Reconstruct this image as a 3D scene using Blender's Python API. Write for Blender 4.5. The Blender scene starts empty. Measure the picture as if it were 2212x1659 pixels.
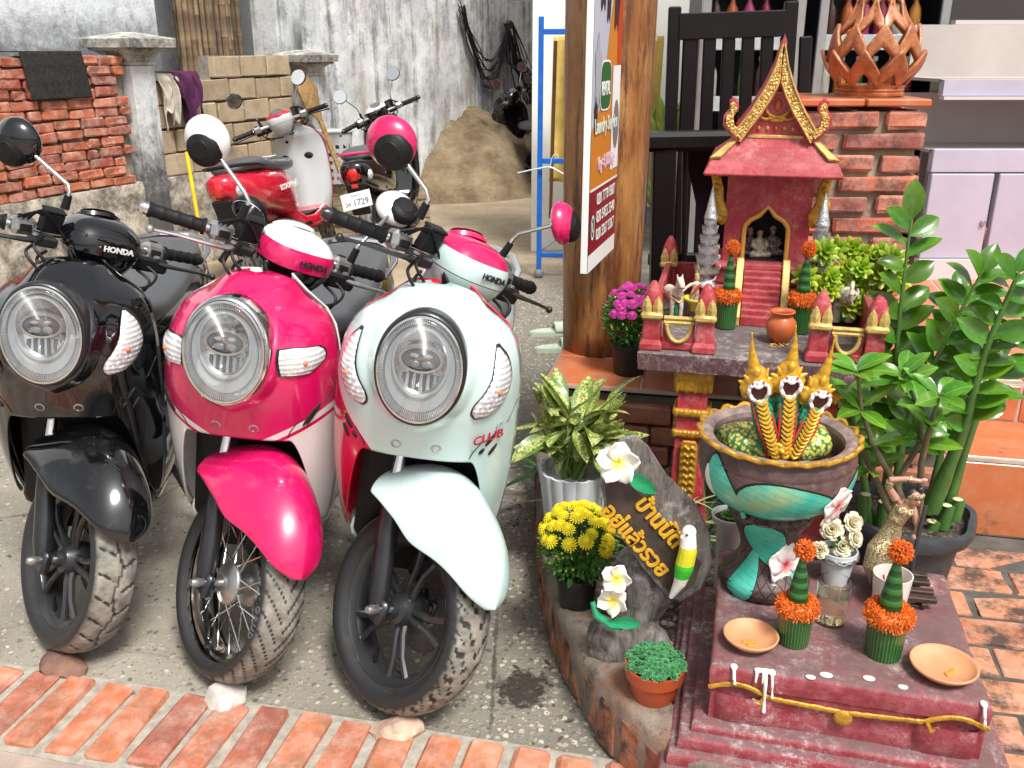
import bpy, math, random
from mathutils import Vector, Matrix, Euler, noise
PI = math.pi
V = Vector
random.seed(7)
S = bpy.context.scene
C = S.collection
# ------------------------------------------------------------ camera, light
CAMH, PITCH, F = 1.5, math.radians(20), 1991.0     # F: focal length for a picture 2212 wide
cam = bpy.data.objects.new('camera', bpy.data.cameras.new('camera'))
C.objects.link(cam)
cam.location = (0, 0, CAMH)
cam.rotation_euler = (math.radians(90) - PITCH, 0, 0)
cam.data.sensor_width = 36
cam.data.lens = 36 * F / 2212
cam.data.clip_start = 0.05
cam.data.clip_end = 500
S.camera = cam
w = bpy.data.worlds.new('World'); S.world = w; w.use_nodes = True
wn = w.node_tree.nodes; wl = w.node_tree.links
SUN_EL, SUN_AZ = math.radians(58), math.radians(150)   # sun behind the camera, to the right
sky = wn.new('ShaderNodeTexSky'); sky.sky_type = 'NISHITA'; sky.sun_disc = False
sky.sun_elevation = SUN_EL; sky.sun_rotation = SUN_AZ
sky.dust_density = 4.0; sky.ozone_density = 1.0; sky.air_density = 1.0
hsv = wn.new('ShaderNodeHueSaturation'); hsv.inputs['Saturation'].default_value = 0.22
wl.new(sky.outputs[0], hsv.inputs['Color'])
wl.new(hsv.outputs[0], wn['Background'].inputs['Color'])
wn['Background'].inputs['Strength'].default_value = 0.095
sd = bpy.data.lights.new('sun', 'SUN'); sd.energy = 2.6; sd.angle = math.radians(16); sd.color = (1, .965, .91)
so = bpy.data.objects.new('sun', sd); C.objects.link(so)
sdir = V((math.sin(SUN_AZ) * math.cos(SUN_EL), math.cos(SUN_AZ) * math.cos(SUN_EL), math.sin(SUN_EL)))
so.rotation_euler = sdir.to_track_quat('Z', 'Y').to_euler()
S.view_settings.view_transform = 'Standard'; S.view_settings.look = 'None'
S.view_settings.exposure = 0.72; S.view_settings.gamma = 1
S.view_settings.use_curve_mapping = False
S.cycles.max_bounces = 8
S.cycles.transparent_max_bounces = 12

# ------------------------------------------------------------ where a line of sight meets a height or a distance
def ray(x, y):
    a = (x - 1106) / F; b = (829.5 - y) / F
    return V((a, math.cos(PITCH) + b * math.sin(PITCH), -math.sin(PITCH) + b * math.cos(PITCH)))
def P(x, y, h):
    d = ray(x, y); t = (h - CAMH) / d.z
    return V((0, 0, CAMH)) + d * t
def PY(x, y, Y):
    d = ray(x, y); return V((0, 0, CAMH)) + d * (Y / d.y)

# ------------------------------------------------------------ objects
def tag(o, label=None, cat=None, group=None, kind=None):
    if label: o['label'] = label
    if cat: o['category'] = cat
    if group: o['group'] = group
    if kind: o['kind'] = kind
    return o
def thing(name, label, cat, loc=(0, 0, 0), rot=(0, 0, 0), group=None):
    o = bpy.data.objects.new(name, None); C.objects.link(o)
    o.empty_display_size = .05
    o.location = loc; o.rotation_euler = rot
    return tag(o, label, cat, group)
def copy_tree(o, parent=None):
    c = o.copy(); C.objects.link(c)
    if parent: c.parent = parent
    for ch in list(o.children): copy_tree(ch, c)
    return c
def Rot(axis, deg): return Matrix.Rotation(math.radians(deg), 4, axis)
def Tr(*a): return Matrix.Translation(V(a[0] if len(a) == 1 else a))
def Sc(x, y, z): return Matrix.Diagonal((x, y, z, 1))

class MB:
    def __init__(s): s.v = []; s.f = []
    def add(s, vs, fs, M=None):
        n = len(s.v)
        s.v += [tuple(M @ V(v)) if M is not None else tuple(v) for v in vs]
        s.f += [tuple(i + n for i in f) for f in fs]
        return s
    def box(s, c, d, M=None, b=0.0, taper=1.0):
        """bevelled box; c centre, d full sizes, b bevel"""
        x, y, z = d[0] / 2, d[1] / 2, d[2] / 2
        if b <= 0:
            vs = [(c[0] + i * x * (taper if k > 0 else 1), c[1] + j * y * (taper if k > 0 else 1), c[2] + k * z) for i in (-1, 1) for j in (-1, 1) for k in (-1, 1)]
            return s.add(vs, [(0, 1, 3, 2), (4, 6, 7, 5), (0, 4, 5, 1), (2, 3, 7, 6), (0, 2, 6, 4), (1, 5, 7, 3)], M)
        vs = []; idx = {}
        for i in (-1, 1):
            for j in (-1, 1):
                for k in (-1, 1):
                    tp = taper if k > 0 else 1
                    for ax in range(3):
                        q = [i * (x * tp - b), j * (y * tp - b), k * (z - b)]
                        q[ax] += (i, j, k)[ax] * b
                        idx[(i, j, k, ax)] = len(vs); vs.append((c[0] + q[0], c[1] + q[1], c[2] + q[2]))
        fs = []
        def f(*k): fs.append(tuple(idx[a] for a in k))
        for g in (-1, 1):
            f((g, -1, -1, 0), (g, 1, -1, 0), (g, 1, 1, 0), (g, -1, 1, 0))
            f((-1, g, -1, 1), (1, g, -1, 1), (1, g, 1, 1), (-1, g, 1, 1))
            f((-1, -1, g, 2), (1, -1, g, 2), (1, 1, g, 2), (-1, 1, g, 2))
        for a in (-1, 1):
            for e in (-1, 1):
                f((a, e, -1, 0), (a, e, 1, 0), (a, e, 1, 1), (a, e, -1, 1))
                f((a, -1, e, 0), (a, 1, e, 0), (a, 1, e, 2), (a, -1, e, 2))
                f((-1, a, e, 1), (1, a, e, 1), (1, a, e, 2), (-1, a, e, 2))
        for i in (-1, 1):
            for j in (-1, 1):
                for k in (-1, 1): f((i, j, k, 0), (i, j, k, 1), (i, j, k, 2))
        return s.add(vs, fs, M)
    def loft(s, rings, closed=True, cap=True, M=None):
        n = len(rings[0]); vs = [p for r in rings for p in r]; fs = []
        for i in range(len(rings) - 1):
            for j in range(n if closed else n - 1):
                a, b = i * n + j, i * n + (j + 1) % n
                fs.append((a, b, b + n, a + n))
        if cap and closed:
            fs.append(tuple(range(n - 1, -1, -1))); fs.append(tuple((len(rings) - 1) * n + j for j in range(n)))
        return s.add(vs, fs, M)
    def tube(s, path, r, seg=8, cap=True, M=None, flat=1.0):
        path = [V(p) for p in path]; m = len(path)
        rs = r if isinstance(r, (list, tuple)) else [r] * m
        rings = []; up = None
        for i, p in enumerate(path):
            d = (path[min(i + 1, m - 1)] - path[max(i - 1, 0)])
            if d.length < 1e-9: d = V((0, 0, 1))
            d.normalize()
            if up is None:
                up = V((0, 0, 1)) if abs(d.z) < .9 else V((0, 1, 0))
            a = d.cross(up)
            if a.length < 1e-4: a = d.orthogonal()
            a.normalize(); up = a.cross(d).normalized()
            rings.append([p + a * (math.cos(2 * PI * k / seg) * rs[i]) + up * (math.sin(2 * PI * k / seg) * rs[i] * flat) for k in range(seg)])
        return s.loft(rings, True, cap, M)
    def lathe(s, prof, seg=24, M=None, cap=True, wob=None):
        rings = []
        for (r, z) in prof:
            rings.append([V((r * math.cos(2 * PI * k / seg), r * math.sin(2 * PI * k / seg), z)) for k in range(seg)])
            if wob: rings[-1] = [wob(p) for p in rings[-1]]
        return s.loft(rings, True, cap, M)
    def ball(s, c, r, seg=12, M=None, rings=8):
        r = r if isinstance(r, (tuple, list)) else (r, r, r)
        R = []
        for i in range(rings + 1):
            t = PI * i / rings; q = max(math.sin(t), 1e-3)
            R.append([V((c[0] + r[0] * q * math.cos(2 * PI * k / seg), c[1] + r[1] * q * math.sin(2 * PI * k / seg), c[2] - r[2] * math.cos(t))) for k in range(seg)])
        return s.loft(R, True, True, M)
    def prism(s, pts, d, M=None, b=0.0):
        """outline in x,z; thickness d along y, centred"""
        n = len(pts)
        if b > 0:
            cx = sum(p[0] for p in pts) / n; cz = sum(p[1] for p in pts) / n
            def sh(p):
                q = V((cx - p[0], cz - p[1])); l = q.length or 1
                return (p[0] + q[0] / l * b, p[1] + q[1] / l * b)
            inn = [sh(p) for p in pts]
            rings = [[(p[0], -d / 2, p[1]) for p in inn], [(p[0], -d / 2 + b, p[1]) for p in pts], [(p[0], d / 2 - b, p[1]) for p in pts], [(p[0], d / 2, p[1]) for p in inn]]
        else:
            rings = [[(p[0], -d / 2, p[1]) for p in pts], [(p[0], d / 2, p[1]) for p in pts]]
        return s.loft(rings, True, True, M)
    def build(s, name, mat, parent=None, smooth=True, M=None, sub=0, solid=0.0, bev=0.0, angle=38, remesh=0.0):
        me = bpy.data.meshes.new(name)
        me.from_pydata([tuple(v) for v in s.v], [], s.f)
        me.update()
        o = bpy.data.objects.new(name, me); C.objects.link(o)
        if mat is not None:
            for m in (mat if isinstance(mat, list) else [mat]): me.materials.append(m)
        if parent: o.parent = parent
        if M is not None: o.matrix_local = M
        fixn(me)
        if smooth: smooth_me(me, angle)
        if remesh:
            m_ = o.modifiers.new('fuse', 'REMESH'); m_.mode = 'VOXEL'; m_.voxel_size = remesh; m_.use_smooth_shade = True
            m_ = o.modifiers.new('soft', 'SMOOTH'); m_.factor = .5; m_.iterations = 2
        if bev:
            b = o.modifiers.new('bevel', 'BEVEL'); b.width = bev; b.segments = 2; b.limit_method = 'ANGLE'; b.angle_limit = math.radians(40)
        if solid:
            m_ = o.modifiers.new('thick', 'SOLIDIFY'); m_.thickness = abs(solid); m_.offset = -1 if solid > 0 else 1
        if sub:
            m_ = o.modifiers.new('round', 'SUBSURF'); m_.levels = sub; m_.render_levels = sub
        return o
import bmesh
def fixn(me):
    bm = bmesh.new(); bm.from_mesh(me)
    bmesh.ops.recalc_face_normals(bm, faces=bm.faces)
    bm.to_mesh(me); bm.free()
def smooth_me(me, angle=38):
    me.polygons.foreach_set('use_smooth', [True] * len(me.polygons))
    if angle < 180: me.set_sharp_from_angle(angle=math.radians(angle))
def share(name, o, parent, M=None):
    c = bpy.data.objects.new(name, o.data); C.objects.link(c)
    for m in o.modifiers:
        pass
    if parent: c.parent = parent
    if M is not None: c.matrix_local = M
    return c
FONTS = {}
def font(kind):
    if kind not in FONTS:
        FONTS[kind] = None
        if kind == 'thai':
            import os
            d = bpy.utils.system_resource('DATAFILES', path='fonts')
            for f in os.listdir(d):
                if 'Thai' in f: FONTS[kind] = bpy.data.fonts.load(os.path.join(d, f))
    return FONTS[kind]
def text(name, body, size, mat, parent, M, ext=0.0008, sx=1.0, bold=0.0, kind='latin', bev=0.0, align='CENTER'):
    cu = bpy.data.curves.new(name, 'FONT'); cu.body = body; cu.size = size; cu.extrude = ext
    cu.align_x = align; cu.align_y = 'CENTER'; cu.offset = bold; cu.resolution_u = 3; cu.bevel_depth = bev
    f = font(kind)
    if f: cu.font = f
    tmp = bpy.data.objects.new(name + '_curve', cu); C.objects.link(tmp)
    dg = bpy.context.evaluated_depsgraph_get()
    me = bpy.data.meshes.new_from_object(tmp.evaluated_get(dg))
    me.name = name
    bpy.data.objects.remove(tmp); 
    me.materials.clear(); me.materials.append(mat)
    o = bpy.data.objects.new(name, me); C.objects.link(o)
    if parent: o.parent = parent
    o.matrix_local = M @ Sc(sx, 1, 1)
    return o
# x right, y up of the text in its plane, facing out along `nrm`
def face(loc, nrm, up=(0, 0, 1)):
    n = V(nrm).normalized(); u = V(up); r = u.cross(n).normalized(); u = n.cross(r)
    M = Matrix((r, u, n)).transposed().to_4x4(); M.translation = V(loc); return M

# ------------------------------------------------------------ materials
class N:
    def __init__(s, name):
        s.m = bpy.data.materials.new(name); s.m.use_nodes = True
        s.t = s.m.node_tree; s.b = s.t.nodes['Principled BSDF']; s.tc = None
    def n(s, typ, **k):
        x = s.t.nodes.new(typ)
        for a, b in k.items():
            if a.startswith('i_'):
                key = a[2:]; key = int(key) if key.isdigit() else key
                if hasattr(b, 'is_output'): s.t.links.new(b, x.inputs[key])
                else: x.inputs[key].default_value = b
            else: setattr(x, a, b)
        return x
    def l(s, a, b): s.t.links.new(a, b)
    def co(s, kind='Object'):
        if s.tc is None: s.tc = s.n('ShaderNodeTexCoord')
        return s.tc.outputs[kind]
    def scaled(s, sx, sy, sz, kind='Object'):
        m = s.n('ShaderNodeMapping'); s.l(s.co(kind), m.inputs[0]); m.inputs['Scale'].default_value = (sx, sy, sz); return m.outputs[0]
    def noise(s, scale, detail=4, rough=.6, vec=None, dist=0.0):
        x = s.n('ShaderNodeTexNoise'); s.l(vec or s.co(), x.inputs['Vector'])
        x.inputs['Scale'].default_value = scale; x.inputs['Detail'].default_value = detail; x.inputs['Roughness'].default_value = rough
        x.inputs['Distortion'].default_value = dist
        return x.outputs['Fac']
    def vor(s, scale, vec=None, feature='F1', out='Distance'):
        x = s.n('ShaderNodeTexVoronoi', feature=feature); s.l(vec or s.co(), x.inputs['Vector']); x.inputs['Scale'].default_value = scale
        return x.outputs[out]
    def math(s, op, a, b=0.0, c=None, clamp=False):
        x = s.n('ShaderNodeMath', operation=op, use_clamp=clamp)
        for i, q in enumerate((a, b, c)):
            if q is None: continue
            if hasattr(q, 'is_output'): s.l(q, x.inputs[i])
            else: x.inputs[i].default_value = q
        return x.outputs[0]
    def ramp(s, fac, a, b):
        """0 below a, 1 above b"""
        x = s.n('ShaderNodeMapRange', clamp=True); s.l(fac, x.inputs[0])
        x.inputs[1].default_value = a; x.inputs[2].default_value = b
        return x.outputs[0]
    def mix(s, fac, a, b, mode='MIX'):
        x = s.n('ShaderNodeMix', data_type='RGBA', blend_type=mode)
        for i, q in ((0, fac), (6, a), (7, b)):
            if hasattr(q, 'is_output'): s.l(q, x.inputs[i])
            elif i == 0: x.inputs[i].default_value = q
            else: x.inputs[i].default_value = (*q[:3], 1)
        return x.outputs[2]
    def xyz(s, kind='Object'):
        x = s.n('ShaderNodeSeparateXYZ'); s.l(s.co(kind), x.inputs[0]); return x.outputs
    def rnd(s): return s.n('ShaderNodeObjectInfo').outputs['Random']
    def vary(s, col, amt=.3, hue=.02):
        """per object value and hue shift"""
        r = s.rnd(); h = s.n('ShaderNodeHueSaturation')
        if hasattr(col, 'is_output'): s.l(col, h.inputs['Color'])
        else: h.inputs['Color'].default_value = (*col, 1)
        s.l(s.math('MULTIPLY_ADD', r, amt, 1 - amt / 2), h.inputs['Value'])
        r2 = s.math('FRACT', s.math('MULTIPLY', r, 17.3))
        s.l(s.math('MULTIPLY_ADD', r2, hue, .5 - hue / 2), h.inputs['Hue'])
        return h.outputs[0]
    def bump(s, hgt, strength=.3, dist=.01, prev=None):
        x = s.n('ShaderNodeBump'); x.inputs['Strength'].default_value = strength; x.inputs['Distance'].default_value = dist
        s.l(hgt, x.inputs['Height'])
        if prev is not None: s.l(prev, x.inputs['Normal'])
        return x.outputs[0]
    def fin(s, col, rough=.5, metal=0.0, nrm=None, coat=0.0, spec=None, trans=0.0, ior=None, alpha=None, sss=0.0, sheen=0.0, croug=.03):
        b = s.b
        def setv(k, q):
            if hasattr(q, 'is_output'): s.l(q, b.inputs[k])
            else: b.inputs[k].default_value = q
        setv('Base Color', col if hasattr(col, 'is_output') else (*col[:3], 1))
        setv('Roughness', rough); setv('Metallic', metal)
        if nrm is not None: s.l(nrm, b.inputs['Normal'])
        setv('Coat Weight', coat); setv('Coat Roughness', croug)
        if spec is not None: setv('Specular IOR Level', spec)
        if trans: setv('Transmission Weight', trans)
        if ior: setv('IOR', ior)
        if alpha is not None: setv('Alpha', alpha)
        if sheen: setv('Sheen Weight', sheen)
        if sss:
            setv('Subsurface Weight', sss); b.inputs['Subsurface Scale'].default_value = .01
        return s.m
def simple(name, col, rough=.5, metal=0.0, bump=0.0, bscale=60, coat=0.0, vary=0.0, mott=0.0, mscale=8, **k):
    n = N(name); c = col
    if mott:
        f = n.ramp(n.noise(mscale, 5, .65), .35, .7)
        c = n.mix(f, tuple(q * (1 - mott) for q in col), tuple(min(1, q * (1 + mott * .5)) for q in col))
    if vary: c = n.vary(c, vary)
    nr = n.bump(n.noise(bscale, 4, .6), bump, .004) if bump else None
    return n.fin(c, rough, metal, nr, coat, **k)
def cat(P_, n=6):
    P_ = [V(p) for p in P_]; out = []
    for j in range(len(P_) - 1):
        a = P_[max(j - 1, 0)]; b = P_[j]; c = P_[j + 1]; d = P_[min(j + 2, len(P_) - 1)]
        for i in range(n):
            f = i / n; out.append(.5 * ((2 * b) + (c - a) * f + (2 * a - 5 * b + 4 * c - d) * f * f + (3 * b - a - 3 * c + d) * f ** 3))
    return out + [P_[-1]]
def paint(name, col, dirt=.12, rough=.28, crisp=False):
    n = N(name)
    f = n.ramp(n.noise(14, 6, .7), .55, .8)
    c = n.mix(n.math('MULTIPLY', f, dirt), col, (.42, .38, .33))
    r = n.math('MULTIPLY_ADD', n.noise(30, 4, .6), .12, rough - .06)
    return n.fin(c, r, 0.0, None, 1.0, croug=.015 if crisp else n.math('MULTIPLY_ADD', n.ramp(n.noise(9, 6, .7), .4, .8), .08, .015))
# ============================================================ setting: ground
def struct(o): return tag(o, kind='structure')
def ground_mat():
    n = N('ground concrete and dirt')
    o = n.xyz(); y = o[1]; x = o[0]
    base = n.mix(n.ramp(n.noise(1.3, 5, .6), .35, .65), (.20, .18, .145), (.36, .325, .265))
    # exposed aggregate, denser towards the right
    vs = n.n('ShaderNodeVectorMath', operation='ADD'); n.l(n.co(), vs.inputs[0])
    nz = n.n('ShaderNodeTexNoise'); n.l(n.co(), nz.inputs['Vector']); nz.inputs['Scale'].default_value = 45
    sc = n.n('ShaderNodeVectorMath', operation='SCALE'); n.l(nz.outputs['Color'], sc.inputs[0]); sc.inputs['Scale'].default_value = .012
    n.l(sc.outputs[0], vs.inputs[1]); vec = vs.outputs[0]
    d = n.vor(50, vec); c = n.vor(50, vec, out='Color')
    cs = n.n('ShaderNodeSeparateColor'); n.l(c, cs.inputs[0])
    dens = n.math('ADD', n.ramp(x, -1.0, .1), n.math('MULTIPLY', n.noise(3, 3), .5))
    pres = n.ramp(n.math('SUBTRACT', n.math('ADD', cs.outputs[0], n.math('MULTIPLY', dens, .55)), .72), 0, .08)
    peb = n.math('MULTIPLY', pres, n.ramp(d, .42, .30))
    pc = n.mix(cs.outputs[1], (.09, .095, .09), (.62, .56, .46))
    base = n.mix(n.math('MULTIPLY', n.ramp(x, -.6, .3), .62), base, (.155, .14, .115))
    base = n.mix(n.math('MULTIPLY', peb, .9), base, pc)
    d2 = n.vor(120, vec); c2 = n.vor(120, vec, out='Color'); cs2 = n.n('ShaderNodeSeparateColor'); n.l(c2, cs2.inputs[0])
    base = n.mix(n.math('MULTIPLY', n.ramp(cs2.outputs[0], .5, .6), n.ramp(d2, .4, .25)), base, n.mix(cs2.outputs[1], (.07, .07, .065), (.50, .46, .38)))
    st = n.ramp(n.noise(2.2, 6, .7, dist=.6), .60, .72)
    base = n.mix(n.math('MULTIPLY', st, .55), base, (.10, .09, .075))
    # oil stain beside the brick edging
    sv = n.n('ShaderNodeVectorMath', operation='DISTANCE'); n.l(n.co(), sv.inputs[0]); sv.inputs[1].default_value = tuple(P(1128, 1487, 0))
    stn = n.ramp(n.math('ADD', sv.outputs['Value'], n.math('MULTIPLY', n.noise(28, 5, .7), .16)), .158, .135)
    base = n.mix(n.math('MULTIPLY', stn, .9), base, (.018, .013, .009))
    cr = n.n('ShaderNodeTexVoronoi', feature='DISTANCE_TO_EDGE'); n.l(vec, cr.inputs['Vector']); cr.inputs['Scale'].default_value = 1.25
    cf = n.math('MULTIPLY', n.ramp(n.math('ADD', cr.outputs['Distance'], n.math('MULTIPLY', n.noise(9, 6, .8), .03)), .022, .016), n.ramp(n.noise(.9, 2), .45, .6))
    base = n.mix(n.math('MULTIPLY', cf, .85), base, (.03, .026, .02))
    # dirt yard
    dirt = n.mix(n.ramp(n.noise(2.5, 6, .65), .3, .7), (.30, .23, .15), (.50, .40, .275))
    dirt = n.mix(n.math('MULTIPLY', n.ramp(n.noise(22, 6, .75), .5, .75), .5), dirt, (.17, .135, .09))
    edge = n.ramp(n.math('ADD', n.math('MULTIPLY', n.noise(1.7, 5, .6), 2.4), n.math('SUBTRACT', y, n.math('MULTIPLY', x, .6))), 7.0, 7.9)
    col = n.mix(edge, base, dirt)
    h = n.math('ADD', n.math('MULTIPLY', peb, .5), n.math('MULTIPLY', n.noise(60, 6, .7), 1.0))
    return n.fin(col, n.math('MULTIPLY_ADD', n.noise(8, 4), .3, .55), 0, n.bump(h, .7, .006))
g = MB(); nx, ny = 90, 90
def gx(i): t = i / nx * 2 - 1; return 90 * abs(t) ** 3.2 * (1 if t > 0 else -1)
def gy(j): t = j / ny * 2 - 1; return 4 + 90 * abs(t) ** 3.0 * (1 if t > 0 else -1)
def gz(x, y):
    if y < 4.2 or abs(x) > 12: return 0
    return .03 * min(1, (y - 4.2) / 2) * noise.noise(V((x * 1.1, y * 1.1, 3)))
g.loft([[(gx(i), gy(j), gz(gx(i), gy(j))) for i in range(nx + 1)] for j in range(ny + 1)], closed=False)
struct(g.build('ground', ground_mat()))

def frame(loc, ang):   # local x turned by ang degrees from world x
    return Tr(loc) @ Rot('Z', ang)
def brick_mat(name, cols, dirt=(.30, .28, .24), dirtamt=.5, pale=.5, dark=0.0):
    n = N(name)
    r = n.rnd()
    c = n.mix(n.math('FRACT', n.math('MULTIPLY', r, 7.1)), cols[0], cols[1])
    c = n.mix(n.ramp(n.math('FRACT', n.math('MULTIPLY', r, 23.7)), .55, 1), c, cols[2])
    off = n.n('ShaderNodeVectorMath', operation='ADD'); n.l(n.co(), off.inputs[0])
    cm = n.n('ShaderNodeCombineXYZ'); n.l(n.math('MULTIPLY', r, 31), cm.inputs[0]); n.l(n.math('MULTIPLY', r, 57), cm.inputs[2]); n.l(cm.outputs[0], off.inputs[1])
    v = off.outputs[0]
    c = n.mix(n.math('MULTIPLY', n.ramp(n.noise(16, 6, .7, v), .42, .72), pale), c, (.62, .45, .36))
    c = n.mix(n.math('MULTIPLY', n.ramp(n.noise(30, 6, .75, v), .55, .75), dirtamt), c, dirt)
    if dark: c = n.mix(n.math('MULTIPLY', n.ramp(n.noise(9, 6, .75, v), .46, .60), dark), c, (.045, .035, .03))
    h = n.noise(55, 6, .75, v)
    return n.fin(c, .85, 0, n.bump(h, .6, .006))
def brick_meshes(name, size, mat, nv=5, b=.006, jit=.004):
    out = []
    for k in range(nv):
        m = MB().box((0, 0, 0), size, b=b)
        rr = random.Random(k * 7 + len(name))
        m.v = [(x + rr.uniform(-jit, jit), y + rr.uniform(-jit, jit) * .6, z + rr.uniform(-jit, jit)) for x, y, z in m.v]
        o = m.build(name, mat, None, smooth=False); me = o.data
        bpy.data.objects.remove(o); out.append(me)
    return out
def put(name, me, parent, M):
    o = bpy.data.objects.new(name, me); C.objects.link(o)
    if parent: o.parent = parent
    o.matrix_local = M; return o
def jitter(a=.5, d=.003):
    r = random.uniform
    return Tr(r(-d, d), r(-d, d), r(-d, d)) @ Rot('Y', r(-a, a)) @ Rot('Z', r(-a, a)) @ Rot('X', r(-a, a))

# brick strip along the front of the concrete
A = P(0, 1437, 0); B = P(1100, 1612, 0); ud = (B - A).normalized(); ang = math.degrees(math.atan2(ud.y, ud.x))
bed = MB().box((.45, -.1315, .002), (3.6, .275, .004))
pav = struct(bed.build('brick_pavement', simple('mortar pale', (.40, .37, .31), .9, bump=.6, bscale=90, mott=.3, mscale=30), None, smooth=False, M=frame((A.x, A.y, 0), ang)))
BM = brick_mat('orange paving brick', ((.52, .155, .07), (.60, .21, .10), (.38, .115, .075)), (.45, .38, .30), .6, .65, .35)
PB = brick_meshes('paver', (.080, .238, .05), BM, b=.008, jit=.0035)
for i in range(-9, 21):
    put('brick', random.choice(PB), pav, Tr(i * .1045 + .05, -.131, -.006) @ jitter(1.4, .004))
road = MB().box((.45, -1.88, .001), (6.5, 3.22, .006))
struct(road.build('road', simple('pinkish worn concrete', (.42, .33, .27), .8, bump=.5, bscale=40, mott=.4, mscale=5), None, smooth=False, M=frame((A.x, A.y, 0), ang)))

# ============================================================ left wall line
W0 = V((-2.89, 5.40, 0)); WA = math.degrees(math.atan2(.9165, .40)); MW = frame(W0, WA)   # local y<0 faces the yard
def stain_mat(name, base, grey, black, lo=.35, warm=None, zt=None, streak=1.0, iso=False):
    """limewashed plaster with vertical black mould streaks; zt=(z0,z1): mould grows where z is low"""
    n = N(name)
    vec = n.scaled(7 * streak, 7 * streak, .45)
    s1 = n.noise(7.0, 9, .82) if iso else n.noise(1.0, 7, .72, vec); s2 = n.noise(1.6, 8, .75)
    c = n.mix(n.ramp(s2, .38, .68), base, grey)
    f = n.ramp(n.math('ADD', n.math('MULTIPLY', s1, .65), n.math('MULTIPLY', n.noise(3.2, 8, .75), .35)), lo + .14, lo + .27)
    c = n.mix(n.math('MULTIPLY', f, .8), c, black)
    if warm: c = n.mix(n.math('MULTIPLY', n.ramp(n.noise(1.1, 4, .6, n.scaled(2, 2, .5)), .55, .7), .7), c, warm)
    if zt:
        z = n.xyz()[2]
        g_ = n.math('ADD', n.ramp(z, zt[1], zt[0]), n.math('MULTIPLY_ADD', n.noise(7, 8, .8), 1.1, -.72))
        c = n.mix(n.math('MULTIPLY', n.ramp(g_, .15, .55), .92), c, black)
    sp = n.ramp(n.noise(38, 5, .7), .60, .66)
    c = n.mix(n.math('MULTIPLY', sp, .6), c, black)
    return n.fin(c, .9, 0, n.bump(n.noise(30, 8, .75), .6, .012))
M_plinth = stain_mat('mouldy grey plinth plaster', (.66, .60, .50), (.32, .28, .22), (.03, .025, .02), .295, iso=True)
M_white = stain_mat('old white plaster with mould', (.78, .79, .79), (.48, .50, .50), (.05, .05, .05), .375, zt=(.2, 1.5))
M_tall = stain_mat('streaked tall wall plaster', (.84, .86, .87), (.36, .38, .39), (.035, .035, .037), .345, streak=.8, warm=(.30, .235, .15), zt=(-.4, .45))
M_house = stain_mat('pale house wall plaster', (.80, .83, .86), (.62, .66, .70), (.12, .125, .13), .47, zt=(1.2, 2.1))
M_grey = stain_mat('dark grey house plaster', (.36, .37, .385), (.25, .26, .275), (.04, .04, .042), .42, zt=(.8, 1.7))  # grey plaster, darker than the pale house wall
M_mortar = simple('grey rough mortar', (.30, .275, .23), .95, bump=.9, bscale=70, mott=.5, mscale=12)

plinth = MB()
# slightly uneven long plinth block
rows = []
for z, yy in ((-.1, 0), (.3, .004), (.62, .0), (.655, .008), (.66, .02)):
    rows.append([(t, yy - .03 + .008 * noise.noise(V((t * 3, z * 5, 0))), z + (.006 * noise.noise(V((t * 4, 0, 5))) if z > .5 else 0)) for t in [i * .1 - 3 for i in range(62)]])
rows.append([(r[0], .16, r[2]) for r in rows[-1]]); rows.append([(r[0], .16, -.1) for r in rows[-1]])
plinth.loft(rows, closed=False)
pl = plinth.build('wall_base', M_plinth, None, M=MW)
tag(pl, 'low mouldy grey plaster base running under the brick and block walls', 'wall base')

bw = MB().box((-.55, .07, 1.06), (3.0, .10, .80)).build('brick_wall', M_mortar, None, smooth=False, M=MW)
tag(bw, 'red brick garden wall with thick grey mortar and a mat hung over it', 'wall')
BR = brick_mat('rough red wall brick', ((.46, .10, .045), (.56, .155, .065), (.30, .06, .04)), (.34, .28, .22), .45, .75, .5)
WB = brick_meshes('wall brick', (.180, .075, .050), BR, b=.007, jit=.006)
WBh = brick_meshes('wall half brick', (.085, .075, .050), BR, b=.007, jit=.006)
for r in range(13):
    z = .692 + r * .0615
    t = -1.02 + (r % 2) * .1
    while t < .90:
        half = random.random() < .12 or t > .82
        wd_ = .085 if half else .178
        if t + wd_ > .955: break
        put('brick', random.choice(WBh if half else WB), bw, Tr(t + wd_ / 2, .012 + random.uniform(-.006, .006), z + .0045 * math.sin(t * 5 + r)) @ jitter(1.2, .004))
        t += wd_ + random.uniform(.012, .026)
# piers
def pier(t, w_, top, label, sz=1.0, ymid=.04):
    p = thing('gate_pier', label, 'pier', MW @ V((t, ymid, 0)), (0, 0, math.radians(WA)))
    MB().box((0, 0, (top - .2) / 2), (w_, w_, top - .2), b=.006).build('shaft', M_white, p, smooth=False)
    c = MB(); z = top - .2
    def sq(h, q): return [(-q, -q, h), (q, -q, h), (q, q, h), (-q, q, h)]
    a = w_ / 2; k = sz
    pr = [(z, a + .012), (z + .02, a + .012), (z + .022, a + .004), (z + .05, a + .008), (z + .085, a + .05 * k), (z + .09, a + .075 * k), (z + .105, a + .075 * k), (z + .107, a + .105 * k), (z + .16, a + .11 * k), (z + .165, a + .10 * k), (z + .20, .03)]
    c.loft([sq(h, q) for h, q in pr])
    c.build('cap', stain_mat('mouldy pier cap %g' % t, (.72, .70, .64), (.36, .34, .30), (.03, .027, .022), .31, iso=True), p, angle=20)
    return p
pier(1.07, .20, 1.60, 'white mouldy gate pier with a square moulded cap beside the brick wall')
pier(2.96, .21, 1.49, 'mouldy white pier with a square cap at the end of the block wall')
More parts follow.
